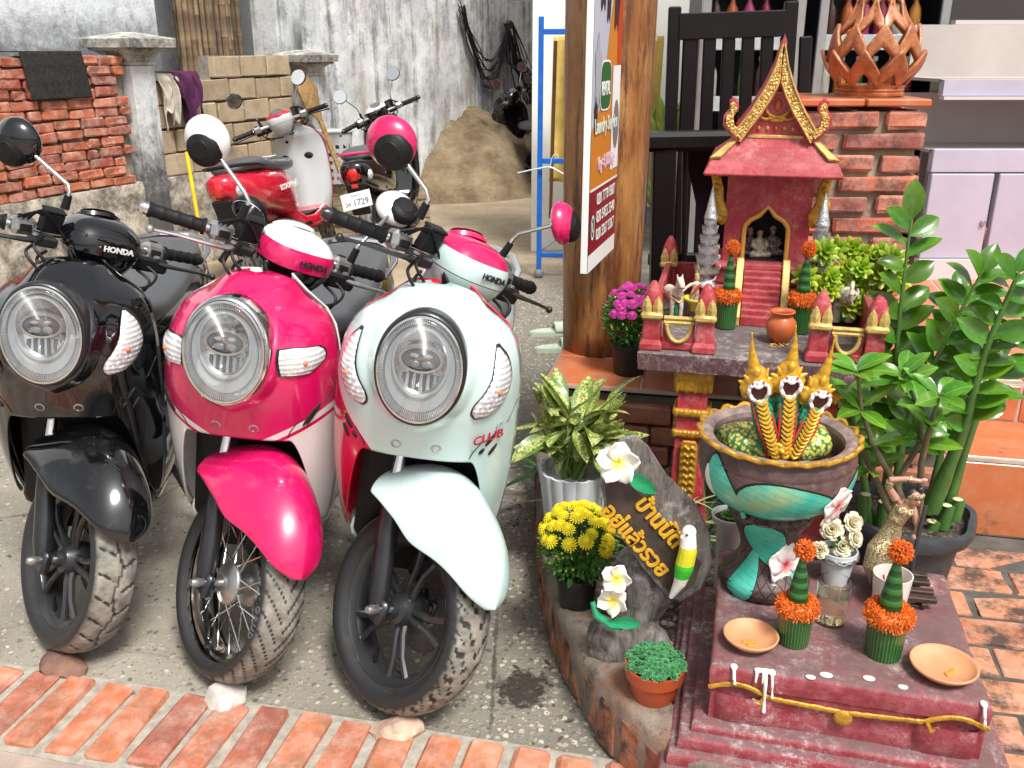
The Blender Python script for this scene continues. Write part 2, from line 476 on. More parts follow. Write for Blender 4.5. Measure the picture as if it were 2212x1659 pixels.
# concrete block wall
kb = MB().box((1.98, .075, .97), (1.62, .09, .64)); kb.box((2.29, .075, 1.37), (.99, .088, .16))
blk = kb.build('block_wall', M_mortar, None, smooth=False, M=MW)
tag(blk, 'sandy coloured concrete block wall with grey joints, stepped at the top', 'wall')
BK = brick_mat('sandy cement block', ((.42, .33, .205), (.50, .40, .26), (.36, .28, .18)), (.25, .21, .15), .5, .3, .25)
KB = brick_meshes('cement block', (.285, .08, .146), BK, b=.006, jit=.005)
KBh = brick_meshes('half cement block', (.14, .08, .146), BK, b=.006, jit=.005)
for r in range(5):
    z = .735 + r * .160; t0 = 1.19 if r < 4 else 1.80
    t = t0; first = r % 2
    while t < 2.74:
        half = (first == 1) or t + .285 > 2.80; first = 0
        wd_ = .14 if half else .285
        if t + wd_ > 2.83: break
        put('block', random.choice(KBh if half else KB), blk, Tr(t + wd_ / 2, .022, z) @ jitter(.5, .003))
        t += wd_ + .02
# tall stained wall behind the yard
def slab_wall(name, t0, t1, y0, y1, top, mat, label, cat='wall', step=.12, z0=-.1):
    m = MB(); nn = max(2, int((t1 - t0) / step)); ts = [t0 + (t1 - t0) * i / nn for i in range(nn + 1)]
    tp = top if callable(top) else (lambda t: top)
    r0 = [(t, y0 + .010 * noise.noise(V((t * 2, 0, 1))), z0) for t in ts]
    r1 = [(t, y0 + .012 * noise.noise(V((t * 2, 1, 1))), tp(t) * .5) for t in ts]
    r2 = [(t, y0 + .01, tp(t) + .012 * noise.noise(V((t * 5, 0, 9)))) for t in ts]
    r3 = [(t, y1, tp(t)) for t in ts]; r4 = [(t, y1, z0) for t in ts]
    m.loft([r0, r1, r2, r3, r4], closed=False)
    for k in (0, -1): m.add([r[k] for r in (r0, r1, r2, r3, r4)], [(0, 1, 2, 3, 4)])
    o = m.build(name, mat, None, M=MW, angle=30); return tag(o, label, cat)
slab_wall('boundary_wall', 3.14, 8.85, .0, .16, 2.05, M_tall, 'tall white boundary wall streaked with black mould behind the sand heap')
slab_wall('boundary_wall', 8.87, 9.5, -.09, .2, 2.0, M_white, 'bright white thick wall end behind the blue rack upright')
slab_wall('boundary_wall', 9.52, 15, .1, .26, 1.95, M_grey, 'darker grey wall continuing behind the rack and the cloth')
slab_wall('plastered_house', -4, 1.92, .58, .8, 4.5, M_house, 'pale blue white plastered house wall with mould rising behind the brick wall', 'house')
slab_wall('plastered_house', .8, 4.4, 1.35, 1.5, 4.5, M_grey, 'dark grey plastered house wall behind the block wall, left of the bamboo', 'house')
slab_wall('plaster_column', 3.05, 3.42, .35, .6, 4.4, M_white, 'white plaster column rising right of the bamboo poles', 'column')
# bamboo poles
bb = thing('bamboo_bundle', 'upright bundle of dry brown bamboo poles between grey wall and white column', 'bamboo', MW @ V((2.35, .75, 0)), (0, 0, math.radians(WA)))
M_bam = simple('dry bamboo', (.20, .135, .08), .75, bump=.4, bscale=60, vary=.8, mott=.5, mscale=10)
for i in range(17):
    m = MB(); r = random.uniform(.020, .030); x0 = i * .047; h = 4.0
    path = []; rr = []; z = 0
    while z < h:
        path += [(0, 0, z), (0, 0, z + .012), (0, 0, z + .024), ]; rr += [r, r * 1.16, r]; z += random.uniform(.25, .36)
    lean = random.uniform(-.5, .5)
    m.tube(path, rr, 8)
    m.build('bamboo_pole', M_bam, bb, M=Tr(x0 + random.uniform(-.01, .01), random.choice((0, .03, .05)), 0) @ Rot('Y', lean))
# far buildings
fb = thing('far_building', 'grey modern building with small dark windows beyond the boundary wall', 'building', (1.0, 21, 0), (0, 0, math.radians(-8)))
M_far = simple('far grey render', (.30, .30, .305), .9, mott=.25, mscale=1.2)
MB().box((0, 2, 3.4), (12, 4, 6.8)).build('wall', M_far, fb, smooth=False)
M_dk = simple('dark opening', (.012, .013, .015), .3)
M_fw = simple('far white trim', (.6, .6, .6), .8)
for (x, z, w_, h_) in ((-1.25, 2.85, 1.3, .34), (-.15, 3.9, .38, 1.0), (1.05, 2.95, .28, .8), (-2.9, 3.5, .4, .8), (.3, 4.4, .3, .7)):
    f_ = MB()
    for (cx, cz, sx, sz) in ((0, h_ / 2 + .05, w_ + .22, .08), (0, -h_ / 2 - .05, w_ + .22, .08), (-w_ / 2 - .06, 0, .08, h_), (w_ / 2 + .06, 0, .08, h_)):
        f_.box((x + cx, -.03, z + cz), (sx, .07, sz))
    wv = f_.build('window', M_fw, fb, smooth=False)
    MB().box((x, .0, z), (w_, .03, h_)).build('pane', M_dk, wv, smooth=False)
MB().box((.2, -.45, 3.72), (1.6, .9, .06)).build('canopy', simple('white canopy sheet', (.75, .75, .75), .6), fb, smooth=False)
roofp = MB().loft([[(-4.9, -1.6, 2.1), (-2.2, -1.6, 2.1)], [(-4.9, 0, 3.15), (-2.6, 0, 2.75)]], closed=False).build('lean_to_roof', simple('white roof sheet', (.8, .8, .8), .6), fb, solid=.04, smooth=False)
bh = MB().box((0, 0, 2.5), (3.6, 2.4, 5)).build('timber_house', simple('red brown timber boards', (.16, .055, .03), .7, bump=.4, mott=.4, mscale=2), None, smooth=False, M=frame((2.45, 10.6, 0), -6))
tag(bh, 'dark red brown timber house glimpsed left of the wooden post top', 'house')
bp = MB().tube([(0, 0, 0), (0, 0, 4.2)], .035, 12).tube([(.1, .03, 0), (.1, .03, 4.2)], .025, 12).build('drain_pipe', simple('slate blue pipe', (.05, .13, .20), .5), None, M=Tr(.47, 9.1, 0))
tag(bp, 'slate blue pipes standing in front of the timber house', 'pipe')
# ============================================================ scooters
def itp(tab, x):
    if x <= tab[0][0]: return tab[0][1]
    if x >= tab[-1][0]: return tab[-1][1]
    for i in range(len(tab) - 1):
        a, b = tab[i], tab[i + 1]
        if x <= b[0]:
            p = tab[max(i - 1, 0)]; q = tab[min(i + 2, len(tab) - 1)]
            t = (x - a[0]) / (b[0] - a[0]); h = b[0] - a[0]
            m0 = (b[1] - p[1]) / ((b[0] - p[0]) or 1) * h; m1 = (q[1] - a[1]) / ((q[0] - a[0]) or 1) * h
            return (2 * t ** 3 - 3 * t * t + 1) * a[1] + (t ** 3 - 2 * t * t + t) * m0 + (-2 * t ** 3 + 3 * t * t) * b[1] + (t ** 3 - t * t) * m1
def ss(t): t = max(0, min(1, t)); return t * t * (3 - 2 * t)
AW = [(.28, .170), (.36, .197), (.50, .216), (.64, .222), (.76, .220), (.82, .215), (.87, .202), (.905, .182), (.930, .150), (.945, .122), (.962, .103), (.978, .086), (.991, .056), (1.0, .012)]
AF = [(.28, .13), (.45, .09), (.62, .05), (.74, .020), (.85, .030), (.92, .085), (.955, .135), (.98, .18), (1.0, .225)]
AE = [(.28, .25), (.45, .21), (.60, .185), (.72, .18), (.84, .19), (.92, .22), (1.0, .25)]
APL = [(.68, -.06), (.70, -.01), (.73, .05), (.77, .090), (.86, .116), (.93, .106), (.97, .086), (1.0, .06)]
def ap_y(x, z):
    w_ = max(itp(AW, z), .012); u = min(1, abs(x) / w_)
    f = itp(AF, z); e = itp(AE, z)
    r = math.hypot(x / .122, (z - .862) / .148)
    c_ = itp(APL, z); pl_ = ss((c_ - abs(x)) / .030 + .5) if z > .69 else 0
    return f - .020 * pl_ + (e - f) * (.72 * u ** 2.9 + .28 * u ** 10) - .022 * math.exp(-(r ** 3.2)) - .018 * math.exp(-(((abs(x) - .150) / .05) ** 2 + ((z - .81) / .11) ** 2))
def ap_n(x, z):
    e = .004
    dx = (ap_y(x + e, z) - ap_y(x - e, z)) / (2 * e); dz = (ap_y(x, z + e) - ap_y(x, z - e)) / (2 * e)
    return V((dx, -1, dz)).normalized()
def ap_M(x, z, off=.0):
    n = ap_n(x, z); return face(V((x, ap_y(x, z), z)) + n * off, n)
M_blk = simple('black textured plastic', (.008, .008, .009), .5, spec=.3, bump=.15, bscale=200)
M_blkg = simple('satin black metal', (.018, .018, .020), .35, coat=.3, mott=.3, mscale=20)
M_rub = simple('grip rubber', (.010, .010, .011), .6, spec=.3)
M_chr = simple('chrome', (.75, .74, .72), .12, metal=1.0, mott=.1, mscale=30)
M_alu = simple('cast aluminium', (.50, .50, .49), .35, metal=.9, bump=.1, bscale=120, mott=.2, mscale=25)
M_dalu = simple('dull grey metal', (.20, .19, .18), .5, metal=.8, mott=.4, mscale=20)
M_seat = simple('grey black vinyl', (.085, .09, .098), .36, bump=.25, bscale=400)
M_gly = simple('light grey lens frame', (.58, .62, .64), .3, coat=.6)
M_rim = simple('satin black rim', (.022, .023, .026), .38, coat=.4)
M_glassy = N('clear lens'); M_glass = M_glassy.fin((.98, .99, 1), .02, 0, None, 0, trans=1.0, ior=1.12)
def ribbed(name, col, axis, freq, metal=.8, rough=.18, amt=.7):
    n = N(name); q = n.xyz()[axis]
    s_ = n.math('SINE', n.math('MULTIPLY', q, freq))
    c = n.mix(n.ramp(s_, -.2, .4), tuple(k * .35 for k in col), col)
    return n.fin(c, rough, metal, n.bump(s_, amt, .003))
M_refl = ribbed('ribbed reflector', (.75, .77, .78), 0, 420)
def facet(name, a, b, scale=55):
    n = N(name); c = n.vor(scale, None, 'F1', 'Color'); s_ = n.n('ShaderNodeSeparateColor'); n.l(c, s_.inputs[0])
    col = n.mix(s_.outputs[0], a, b)
    d = n.vor(scale)
    return n.fin(col, .1, .25, n.bump(d, .8, .006), .8)
def ind_mat():
    n = N('ribbed clear indicator'); p = n.xyz(); s_ = n.math('SINE', n.math('MULTIPLY', p[2], 520)); up = n.ramp(p[2], .80, .84)
    d = n.vor(95); rib_ = n.mix(n.ramp(s_, -.6, .5), (.55, .55, .57), (.92, .92, .93)); fac = n.mix(n.ramp(d, .2, .5), (.90, .90, .92), (.50, .48, .50))
    return n.fin(n.mix(n.math('MULTIPLY', up, .8), fac, rib_), .12, .15, n.bump(n.math('ADD', s_, d), .25, .003), .8)
M_facet = ind_mat()
M_orange = simple('amber bulb', (.70, .22, .07), .3)
M_redlens = facet('red lens', (.45, .008, .01), (.75, .02, .02), 25)
M_mirror = simple('mirror glass', (.85, .87, .88), .03, metal=1.0)
M_plate = simple('white plate', (.78, .79, .78), .4, mott=.1, mscale=30)
M_ink = simple('dark lettering', (.02, .02, .022), .5)
M_white_ink = simple('white lettering', (.8, .8, .8), .4)
M_grey_ink = simple('grey blue plate lettering', (.14, .18, .20), .5)

def tyre_mat():
    n = N('worn dusty tyre'); p = n.xyz()
    r = n.math('SQRT', n.math('ADD', n.math('MULTIPLY', p[1], p[1]), n.math('MULTIPLY', p[2], p[2])))
    ax = n.math('ABSOLUTE', p[0])
    f = n.math('MULTIPLY', n.ramp(ax, .057, .046), n.ramp(n.noise(20, 6, .7), .25, .6))
    g_ = n.ramp(n.math('ADD', r, n.math('MULTIPLY', n.math('POWER', n.math('DIVIDE', ax, .051), 2.2), .016)), .2392, .2418)      # groove floors stay dark
    c = n.mix(n.math('MULTIPLY', n.math('MULTIPLY', f, g_), .92), (.022, .022, .023), n.mix(n.noise(9, 5), (.24, .215, .18), (.42, .385, .325)))
    c = n.mix(n.math('MULTIPLY', n.ramp(n.noise(60, 5, .8), .62, .7), .4), c, (.3, .29, .27))
    return n.fin(c, n.math('MULTIPLY_ADD', f, .35, .42), 0, n.bump(n.noise(70, 5, .7), .15, .003))
M_tyre = tyre_mat()
def tyre_mesh(R, wd_, rim, style, segs=300):
    prof = []
    for k in range(27):
        a = (k / 26) * 2 - 1
        if abs(a) <= .62: x = a / .62 * wd_ * .44; rr = R - .016 * (abs(a) / .62) ** 2.2
        else:
            q = (abs(a) - .62) / .38; x = math.copysign(wd_ * (.44 + .08 * math.sin(q * PI) - .10 * q * q), a); rr = (R - .016) + (rim - R + .016) * q
        prof.append((x, rr, a))
    m = MB(); rings = []
    NB = {'wave': 24, 'zig': 22}.get(style, 30)
    for i in range(segs):
        th = 2 * PI * i / segs; ring = []
        for (x, rr, a) in prof:
            g_ = 0
            if abs(a) < .66:
                q = abs(a) / .66; s_ = 1 if a > 0 else -1
                if style == 'wave':
                    ph = (th / (2 * PI) * NB + .5 * q + (.5 if s_ > 0 else 0)) % 1
                    if ph < .13 and .22 < q < .85: g_ = 1
                    if abs(a * .95 - .06 * math.sin(th * NB / 2)) < .045: g_ = .8
                elif style == 'zig':
                    zz = abs((q * 2.0) % 1 - .5) * .7
                    ph = (th / (2 * PI) * NB + zz + q * 1.1 + (.5 if s_ > 0 else 0)) % 1
                    if ph < .22 and q > .06: g_ = 1
                    ph2 = (th / (2 * PI) * NB + q * 1.1 + .55) % 1
                    if ph2 < .12 and .5 < q < .95: g_ = 1
                else:
                    ph = (th / (2 * PI) * NB + q * 1.7 + (.5 if s_ > 0 else 0)) % 1
                    if ph < .2 and q > .1: g_ = 1
            r2 = rr - .0045 * g_
            ring.append(V((x, r2 * math.cos(th), r2 * math.sin(th))))
        rings.append(ring)
    rings.append(rings[0])
    m.loft(rings, closed=False)
    return m
def make_wheel(root, centre, Mst, R=.243, kind='cast', style='wave', wd_=.098, hi=True, txt=None):
    Mw = Mst @ Tr(centre)
    rim = R - .062 if kind != 'spoke' else R - .052
    w_ = tyre_mesh(R, wd_, rim, style, 300 if hi else 60).build('tyre', M_tyre, root, M=Mw, angle=50)
    rm = MB()
    # rim, wheel axis along x
    X = Rot('Y', 90)
    pr = [(rim + .006, -.034), (rim + .008, -.038), (rim - .002, -.040), (rim - .008, -.034), (rim - .022, -.028), (rim - .030, -.012), (rim - .030, .012), (rim - .022, .028), (rim - .008, .034), (rim - .002, .040), (rim + .008, .038), (rim + .006, .034)]
    if kind == 'spoke': pr = [(rim + .006, -.028), (rim + .002, -.031), (rim - .006, -.030), (rim - .008, -.022), (rim - .018, -.016), (rim - .020, 0), (rim - .018, .016), (rim - .008, .022), (rim - .006, .030), (rim + .002, .031), (rim + .006, .028)]
    rm.lathe(pr, 64 if hi else 32, X, cap=False)
    ro = rm.build('rim', M_chr if kind == 'spoke' else M_rim, w_)
    hb = MB()
    if kind == 'spoke':
        hb.lathe([(.012, -.05), (.02, -.05), (.02, -.042), (.052, -.032), (.055, -.028), (.055, -.022), (.03, -.018), (.028, .018), (.05, .022), (.06, .028), (.06, .034), (.02, .038)], 32, X)
    else:
        hb.lathe([(.012, -.058), (.020, -.058), (.022, -.045), (.034, -.040), (.042, -.020), (.046, 0), (.042, .03), (.03, .045), (.012, .05)], 32, X)
    hb.build('hub', M_alu if kind == 'spoke' else M_rim, w_)
    if kind == 'spoke':
        sp = MB()
        for k in range(36):
            a = 2 * PI * k / 36; sd = 1 if k % 2 else -1
            b = a + (.42 if (k // 2) % 2 else -.42)
            sp.tube([(sd * .026, .052 * math.cos(b), .052 * math.sin(b)), (sd * .004, (rim - .018) * math.cos(a), (rim - .018) * math.sin(a))], .0017, 5)
        tag(sp.build('spokes', M_chr, w_), kind='stuff')
    else:
        for k in range(5):
            for e in (-1, 1):
                a = 2 * PI * k / 5 + .35; o_ = e * .016
                ca, sa = math.cos(a), math.sin(a)
                pts = []
                for q, (r_, off, xx) in enumerate(((.03, .6, -.012), (.06, .75, -.02), (.11, 1.0, -.022), (rim - .025, 1.9, -.02))):
                    pts.append((xx, r_ * ca - o_ * off * sa, r_ * sa + o_ * off * ca))
                sp = MB().tube(pts, [.011, .009, .008, .010], 8)
                sp.build('spoke', M_rim, w_)
    if hi:
        dk = MB().lathe([(.05, .052), (.105, .052), (.105, .056), (.05, .056)], 40, X, cap=False)
        dk.build('brake_disc', M_dalu, w_)
        MB().box((.054, .07, .075), (.04, .05, .07), b=.008).build('brake_caliper', M_blkg, w_, smooth=False)
        MB().tube([(-.02, 0, -(rim - .028)), (-.035, 0, -(rim - .075))], [.006, .0045], 8).build('valve', M_blk, w_)
    if txt:
        for (body, a0, sz) in txt:
            n_ = len(body); rr = R - .030
            step = sz * .80 / rr
            for k, ch in enumerate(body):
                if ch == ' ': continue
                a = a0 - (k - n_ / 2) * step
                # sidewall faces -x ; letters read clockwise seen from -x
                pos = V((-wd_ * .515, rr * math.sin(a) * -1, rr * math.cos(a)))
                rad = V((0, -math.sin(a), math.cos(a)))
                text('raised_letter', ch, sz, M_tlet, w_, face(pos, (-1, 0, 0), rad), ext=.0012)
    return w_
M_tlet = simple('raised tyre lettering', (.10, .10, .105), .5)
TXT_DURO = (('DURO', 1.35, .026),)

def ring_sup(cx, y, zc, wx, hz, p=2.6, n=20):
    out = []
    for k in range(n):
        a = 2 * PI * k / n; c, s_ = math.cos(a), math.sin(a)
        out.append(V((cx + wx * math.copysign(abs(c) ** (2 / p), c), y, zc + hz * math.copysign(abs(s_) ** (2 / p), s_))))
    return out
def scooter(label, loc, head, lean, steer, o, group='parked scooters'):
    """head: degrees the nose turns from -Y; lean: degrees towards +x; o: options"""
    R = .243
    root = thing('scooter', label, 'scooter', loc, (0, 0, 0), group)
    root.rotation_euler = (Matrix.Rotation(math.radians(head), 4, 'Z') @ Matrix.Rotation(math.radians(lean), 4, 'Y')).to_euler()
    Wm = Tr(loc) @ root.rotation_euler.to_matrix().to_4x4(); Wi = Wm.inverted()
    ax = V((0, math.sin(math.radians(26)), math.cos(math.radians(26)))); pv = V((0, .40, 1.0))
    ST = Tr(pv) @ Matrix.Rotation(math.radians(steer), 4, ax) @ Tr(-pv)
    hi = o.get('hi', True)
    # ---- front wheel, fork, fender
    make_wheel(root, (0, 0, R), ST, R, o.get('wheel', 'cast'), o.get('tread', 'wave'), .116, hi, o.get('txt'))
    make_wheel(root, (0, 1.25, R), Matrix(), R, 'cast', 'wave', .105, False)
    for sx in (-1, 1):
        m = MB()
        m.tube([(sx * .077, .215, .66), (sx * .079, .135, .47)], [.015, .015], 12)
        m.build('fork_tube', M_chr, root, M=ST)
        m = MB()
        m.tube([(sx * .079, .145, .50), (sx * .080, .10, .40), (sx * .081, .035, .275), (sx * .081, .02, .243)], [.022, .024, .024, .020], 14, flat=1.15)
        m.box((sx * .081, .006, .236), (.024, .05, .062), b=.008)
        m.build('fork_leg', M_blkg, root, M=ST)
        MB().tube([(sx * .125, 0, R), (sx * .112, 0, R), (sx * .10, 0, R), (sx * .03, 0, R)], [.008, .013, .010, .009], 10).build('axle', M_alu, root, M=ST)
    MB().tube([(-.085, .205, .61), (.085, .205, .61)], .018, 10).tube([(0, .205, .61), (0, .225, .68)], .02, 10).build('steering_stem', M_blkg, root, M=ST)
    m = MB(); rows = []
    nA, nU = 22, 18
    for i in range(nA + 1):
        q = i / nA
        a = math.radians(124 - 88 * q)       # from behind the wheel top to in front of the axle
        wv = itp([(0, .138), (.2, .134), (.5, .116), (.78, .088), (.93, .058), (1, .014)], q)
        rr = itp([(0, .345), (.25, .354), (.5, .340), (.8, .316), (1, .284)], q)
        dd = itp([(0, .075), (.2, .125), (.45, .145), (.75, .085), (1, .010)], q)
        row = []
        for j in range(nU + 1):
            u = j / nU * 2 - 1
            s_ = math.sin(u * PI / 2) * (1 - .0 * abs(u)); c = 1 - math.cos(u * PI / 2) ** 1.2
            r2 = rr - dd * c + .004 * math.exp(-(u * 6) ** 2)
            row.append(V((wv * s_, -r2 * math.cos(a), R + r2 * math.sin(a))))
        rows.append(row)
    m.loft(rows, closed=False)
    m.build('front_fender', o['fender'], root, M=ST, solid=.003, sub=1, angle=180)
    # ---- apron (front shield)
    m = MB(); nu, nv = 84, 70; rows = []
    for j in range(nv + 1):
        v = j / nv; row = []
        for i in range(nu + 1):
            u = i / nu * 2 - 1
            zb = .618 - .29 * ss((abs(u) - .56) / .42)
            z = zb + (.998 - zb) * v
            w_ = itp(AW, z); x = w_ * math.sin(u * PI / 2) ** 1 if False else w_ * u
            row.append(V((x, ap_y(x, z), z)))
        rows.append(row)
    m.loft(rows, closed=False)
    m.build('front_shield', o['shield'], root, solid=.006, angle=180)
    # inner shield: closes the back, with tunnel
    m = MB(); rows = []
    for j in range(21):
        v = j / 20; z = .30 + (.985 - .30) * v; w_ = itp(AW, z) * .985; e = itp(AE, z)
        row = []
        for i in range(21):
            u = i / 20 * 2 - 1
            row.append(V((w_ * u, e + .012 + .055 * (1 - abs(u) ** 3) * (1 if v < .93 else .5) + .03 * math.exp(-(u * 3) ** 2) * ss((.75 - v) * 3), z)))
        rows.append(row)
    m.loft(rows, closed=False)
    inn = m.build('inner_shield', o['inner'], root, solid=.004, angle=180)
    # dark wheel well
    m = MB()
    m.loft([[V((-.135, y, .66)), V((.135, y, .66)), V((.155, y + .02, .34)), V((.10, y + .02, .24)), V((-.10, y + .02, .24)), V((-.155, y + .02, .34))] for y in (.16, .215)])
    m.build('wheel_well', M_blk, root, smooth=False)
    # bottom skirt + floorboard
    sk = MB()
    sk.loft([ring_sup(0, y, zc, wx, hz, 3.2) for (y, zc, wx, hz) in ((.19, .34, .165, .045), (.24, .325, .178, .065), (.34, .30, .172, .075), (.5, .285, .165, .062), (.66, .30, .155, .07), (.74, .36, .14, .05))])
    sk.build('floor_skirt', o.get('skirt', o['inner']), root, angle=60)
    MB().box((0, .46, .352), (.28, .34, .012), b=.004).build('floor_mat', M_blk, root, smooth=False)
    # ---- body and seat
    bd = MB()
    bd.loft([ring_sup(0, y, zc, wx, hz, 2.7) for (y, zc, wx, hz) in ((.60, .50, .085, .15), (.68, .52, .115, .165), (.80, .555, .15, .165), (.98, .59, .172, .155), (1.18, .62, .176, .14), (1.36, .65, .160, .12), (1.50, .675, .125, .095), (1.58, .69, .085, .07), (1.61, .70, .04, .04))])
    bd.build('rear_body', o['body'], root, angle=180)
    st = MB()
    st.loft([ring_sup(0, y, zc, wx, hz, 2.6) for (y, zc, wx, hz) in ((.53, .715, .06, .03), (.58, .725, .10, .045), (.72, .735, .135, .05), (.9, .745, .150, .052), (1.05, .762, .152, .055), (1.14, .785, .148, .052), (1.3, .79, .138, .045), (1.42, .785, .11, .035), (1.47, .78, .06, .02))])
    st.build('seat', M_seat, root, angle=180)
    gr = MB()
    gp = [(sx * x, y, z) for (sx, x, y, z) in ((-1, .15, 1.16, .765), (-1, .158, 1.30, .79), (-1, .13, 1.46, .805), (-1, .06, 1.535, .81), (1, .06, 1.535, .81), (1, .13, 1.46, .805), (1, .158, 1.30, .79), (1, .15, 1.16, .765))]
    gr.tube(gp, [.008, .014, .016, .018, .018, .016, .014, .008], 8, flat=.7)
    gr.build('grab_rail', o.get('rail', M_alu), root)
    # tail
    MB().lathe([(.0, .045), (.03, .040), (.052, .025), (.062, 0)], 24, face((0, 1.575, .675), (0, 1, -.12)), cap=False).build('tail_light', M_redlens, root)
    for sx in (-1, 1):
        MB().ball((sx * .098, 1.52, .66), (.028, .035, .04)).build('rear_indicator', M_facet, root)
    MB().box((0, 1.56, .50), (.13, .03, .24), M=Tr(0, 1.56, .5) @ Rot('X', -16) @ Tr(0, -1.56, -.5), b=.008).build('rear_mudguard', M_blk, root, smooth=False)
    if o.get('plate'):
        pm = face((0, 1.625, .50), (0, 1, .25))
        p_ = MB().box((0, 0, 0), (.215, .115, .004), b=.0015).build('number_plate', M_plate, root, smooth=False, M=pm @ Rot('Z', 7))
        text('lettering', o['plate'][:2], .058, M_grey_ink, p_, Tr(-.064, -.020, .003), kind='thai', sx=.95, bold=.001)
        text('lettering', o['plate'][3:], .062, M_grey_ink, p_, Tr(.030, -.018, .003), sx=.95, bold=.001)
        text('lettering', 'หลวงพะบาง', .022, M_grey_ink, p_, Tr(0, .034, .003), kind='thai')
        MB().box((0, 1.60, .595), (.05, .012, .028), b=.003).build('reflector', M_redlens, root, smooth=False)
    # engine, muffler, stand
    en = MB().box((.01, .86, .29), (.16, .26, .15), b=.03).box((.10, 1.08, .27), (.05, .42, .12), b=.03)
    en.tube([(0, .78, .30), (0, .66, .30)], [.06, .05], 14)
    en.build('engine', M_dalu, root, smooth=False)
    mf = MB().tube([(-.11, .95, .25), (-.125, 1.05, .27), (-.135, 1.15, .30), (-.145, 1.42, .36), (-.147, 1.47, .37)], [.02, .045, .055, .052, .03], 14)
    mf.build('muffler', M_dalu, root)
    sd_ = MB().tube([(.13, .62, .24), (.19, .60, .13), (.245, .585, .03), (.285, .57, .012)], [.012, .011, .010, .012], 8)
    sd_.build('side_stand', M_blkg, root)
    for sx in (-1, 1): MB().tube([(sx * .14, .80, .30), (sx * .23, .80, .31)], [.011, .015], 8).build('footpeg', M_blk, root)
    # ---- headlight
    hz_, hn = .862, V((0, -1, .10)).normalized()
    hy = ap_y(0, hz_) - .012
    HM = face((0, hy, hz_), hn)
    k1, k2 = .094, .120
    def oval(r, z, seg=48, dz=0.0): return [V((k1 * r * math.cos(2 * PI * k / seg), k2 * r * math.sin(2 * PI * k / seg) + dz, z)) for k in range(seg)]
    hl = MB().loft([oval(1.04, -.06), oval(1.07, .0), oval(1.045, .012), oval(1.0, .014), oval(.985, .004)], cap=False)
    hl = hl.build('headlight', M_blkg if o.get('gasket', True) else M_chr, root, M=HM, angle=60)
    MB().loft([oval(1.0, .010), oval(.985, .018), oval(.945, .019), oval(.93, .010)], cap=False).build('outer_ring', M_chr, hl)
    n_ = MB().loft([oval(.945, .012), oval(.84, .013), oval(.80, .006)], cap=False); n_.build('ribbed_ring', M_ring, hl)
    d0 = .016
    MB().loft([oval(.80, .008), oval(.66, .004, dz=d0 * .5), oval(.645, .012, dz=d0), oval(.60, .012, dz=d0), oval(.585, -.002, dz=d0)], cap=False).build('inner_bezel', M_gly, hl)
    MB().loft([oval(.60, .006, dz=d0), oval(.5, -.004, dz=d0), oval(.3, -.008, dz=d0), oval(.02, -.009, dz=d0)], cap=False).build('reflector_bowl', M_chr, hl)
    # projector oval with two lenses
    def oval2(a, b, z, c=0.022, seg=28): return [V((a * math.cos(2 * PI * k / seg), b * math.sin(2 * PI * k / seg) + c, z)) for k in range(seg)]
    MB().loft([oval2(.048, .030, -.006), oval2(.052, .033, .002), oval2(.048, .030, .010), oval2(.042, .025, .010), oval2(.040, .023, .0)], cap=False).build('projector_frame', M_chr, hl)
    MB().loft([oval2(.040, .023, .004), oval2(.030, .016, .008), oval2(.01, .005, .009)], cap=True).build('projector_lens', M_lens, hl)
    for sx in (-1, 1): MB().ball((sx * .015, .030, .010), (.010, .005, .004)).build('led_lens', M_gly, hl)
    for sx in (-1, 1): MB().ball((sx * .014, .012, .009), (.013, .008, .003)).build('led_lens', M_smoke, hl)
    MB().loft([[V((x * .052, -.012 - .052 * math.sqrt(max(0, 1 - x * x)) * t, -.003 + .006 * t)) for x in [i / 10 - 1 for i in range(21)]] for t in (0, .3, .6, .9)], closed=False).build('lower_reflector', M_refl, hl, smooth=False)
    if o.get('dots'):
        for q in (-1, 0, 1): MB().ball((q * .028, .082 - .012 * abs(q), .010), (.006, .011, .004), M=Tr(q * .028, .08, 0) @ Rot('Z', -q * 28) @ Tr(-q * .028, -.08, 0)).build('lens_dot', M_smoke, hl)
    gl = MB().loft([oval(.99, .014), oval(.9, .022), oval(.7, .028), oval(.4, .032), oval(.05, .033)], cap=True)
    gl.build('lens_cover', M_cover, hl, angle=180)
    # ---- indicators on the shield
    for sx in (-1, 1):
        if o.get('ind') == 'box': L = [(.118, .772), (.122, .735), (.128, .705)]; Rr = [(.198, .778), (.202, .748), (.176, .715)]; L = [(.104, .872), (.104, .85), (.106, .825), (.110, .798)]; Rr = [(.180, .862), (.193, .845), (.194, .820), (.172, .795)]
        else:
            L = [(.150, .917), (.152, .875), (.150, .835), (.136, .800), (.118, .770), (.112, .745), (.118, .730)]
            Rr = [(.157, .917), (.181, .885), (.194, .845), (.197, .805), (.185, .765), (.158, .733), (.126, .725)]
        isx, isz = (.9, .8) if o.get('ind') == 'box' else (.86, .74)
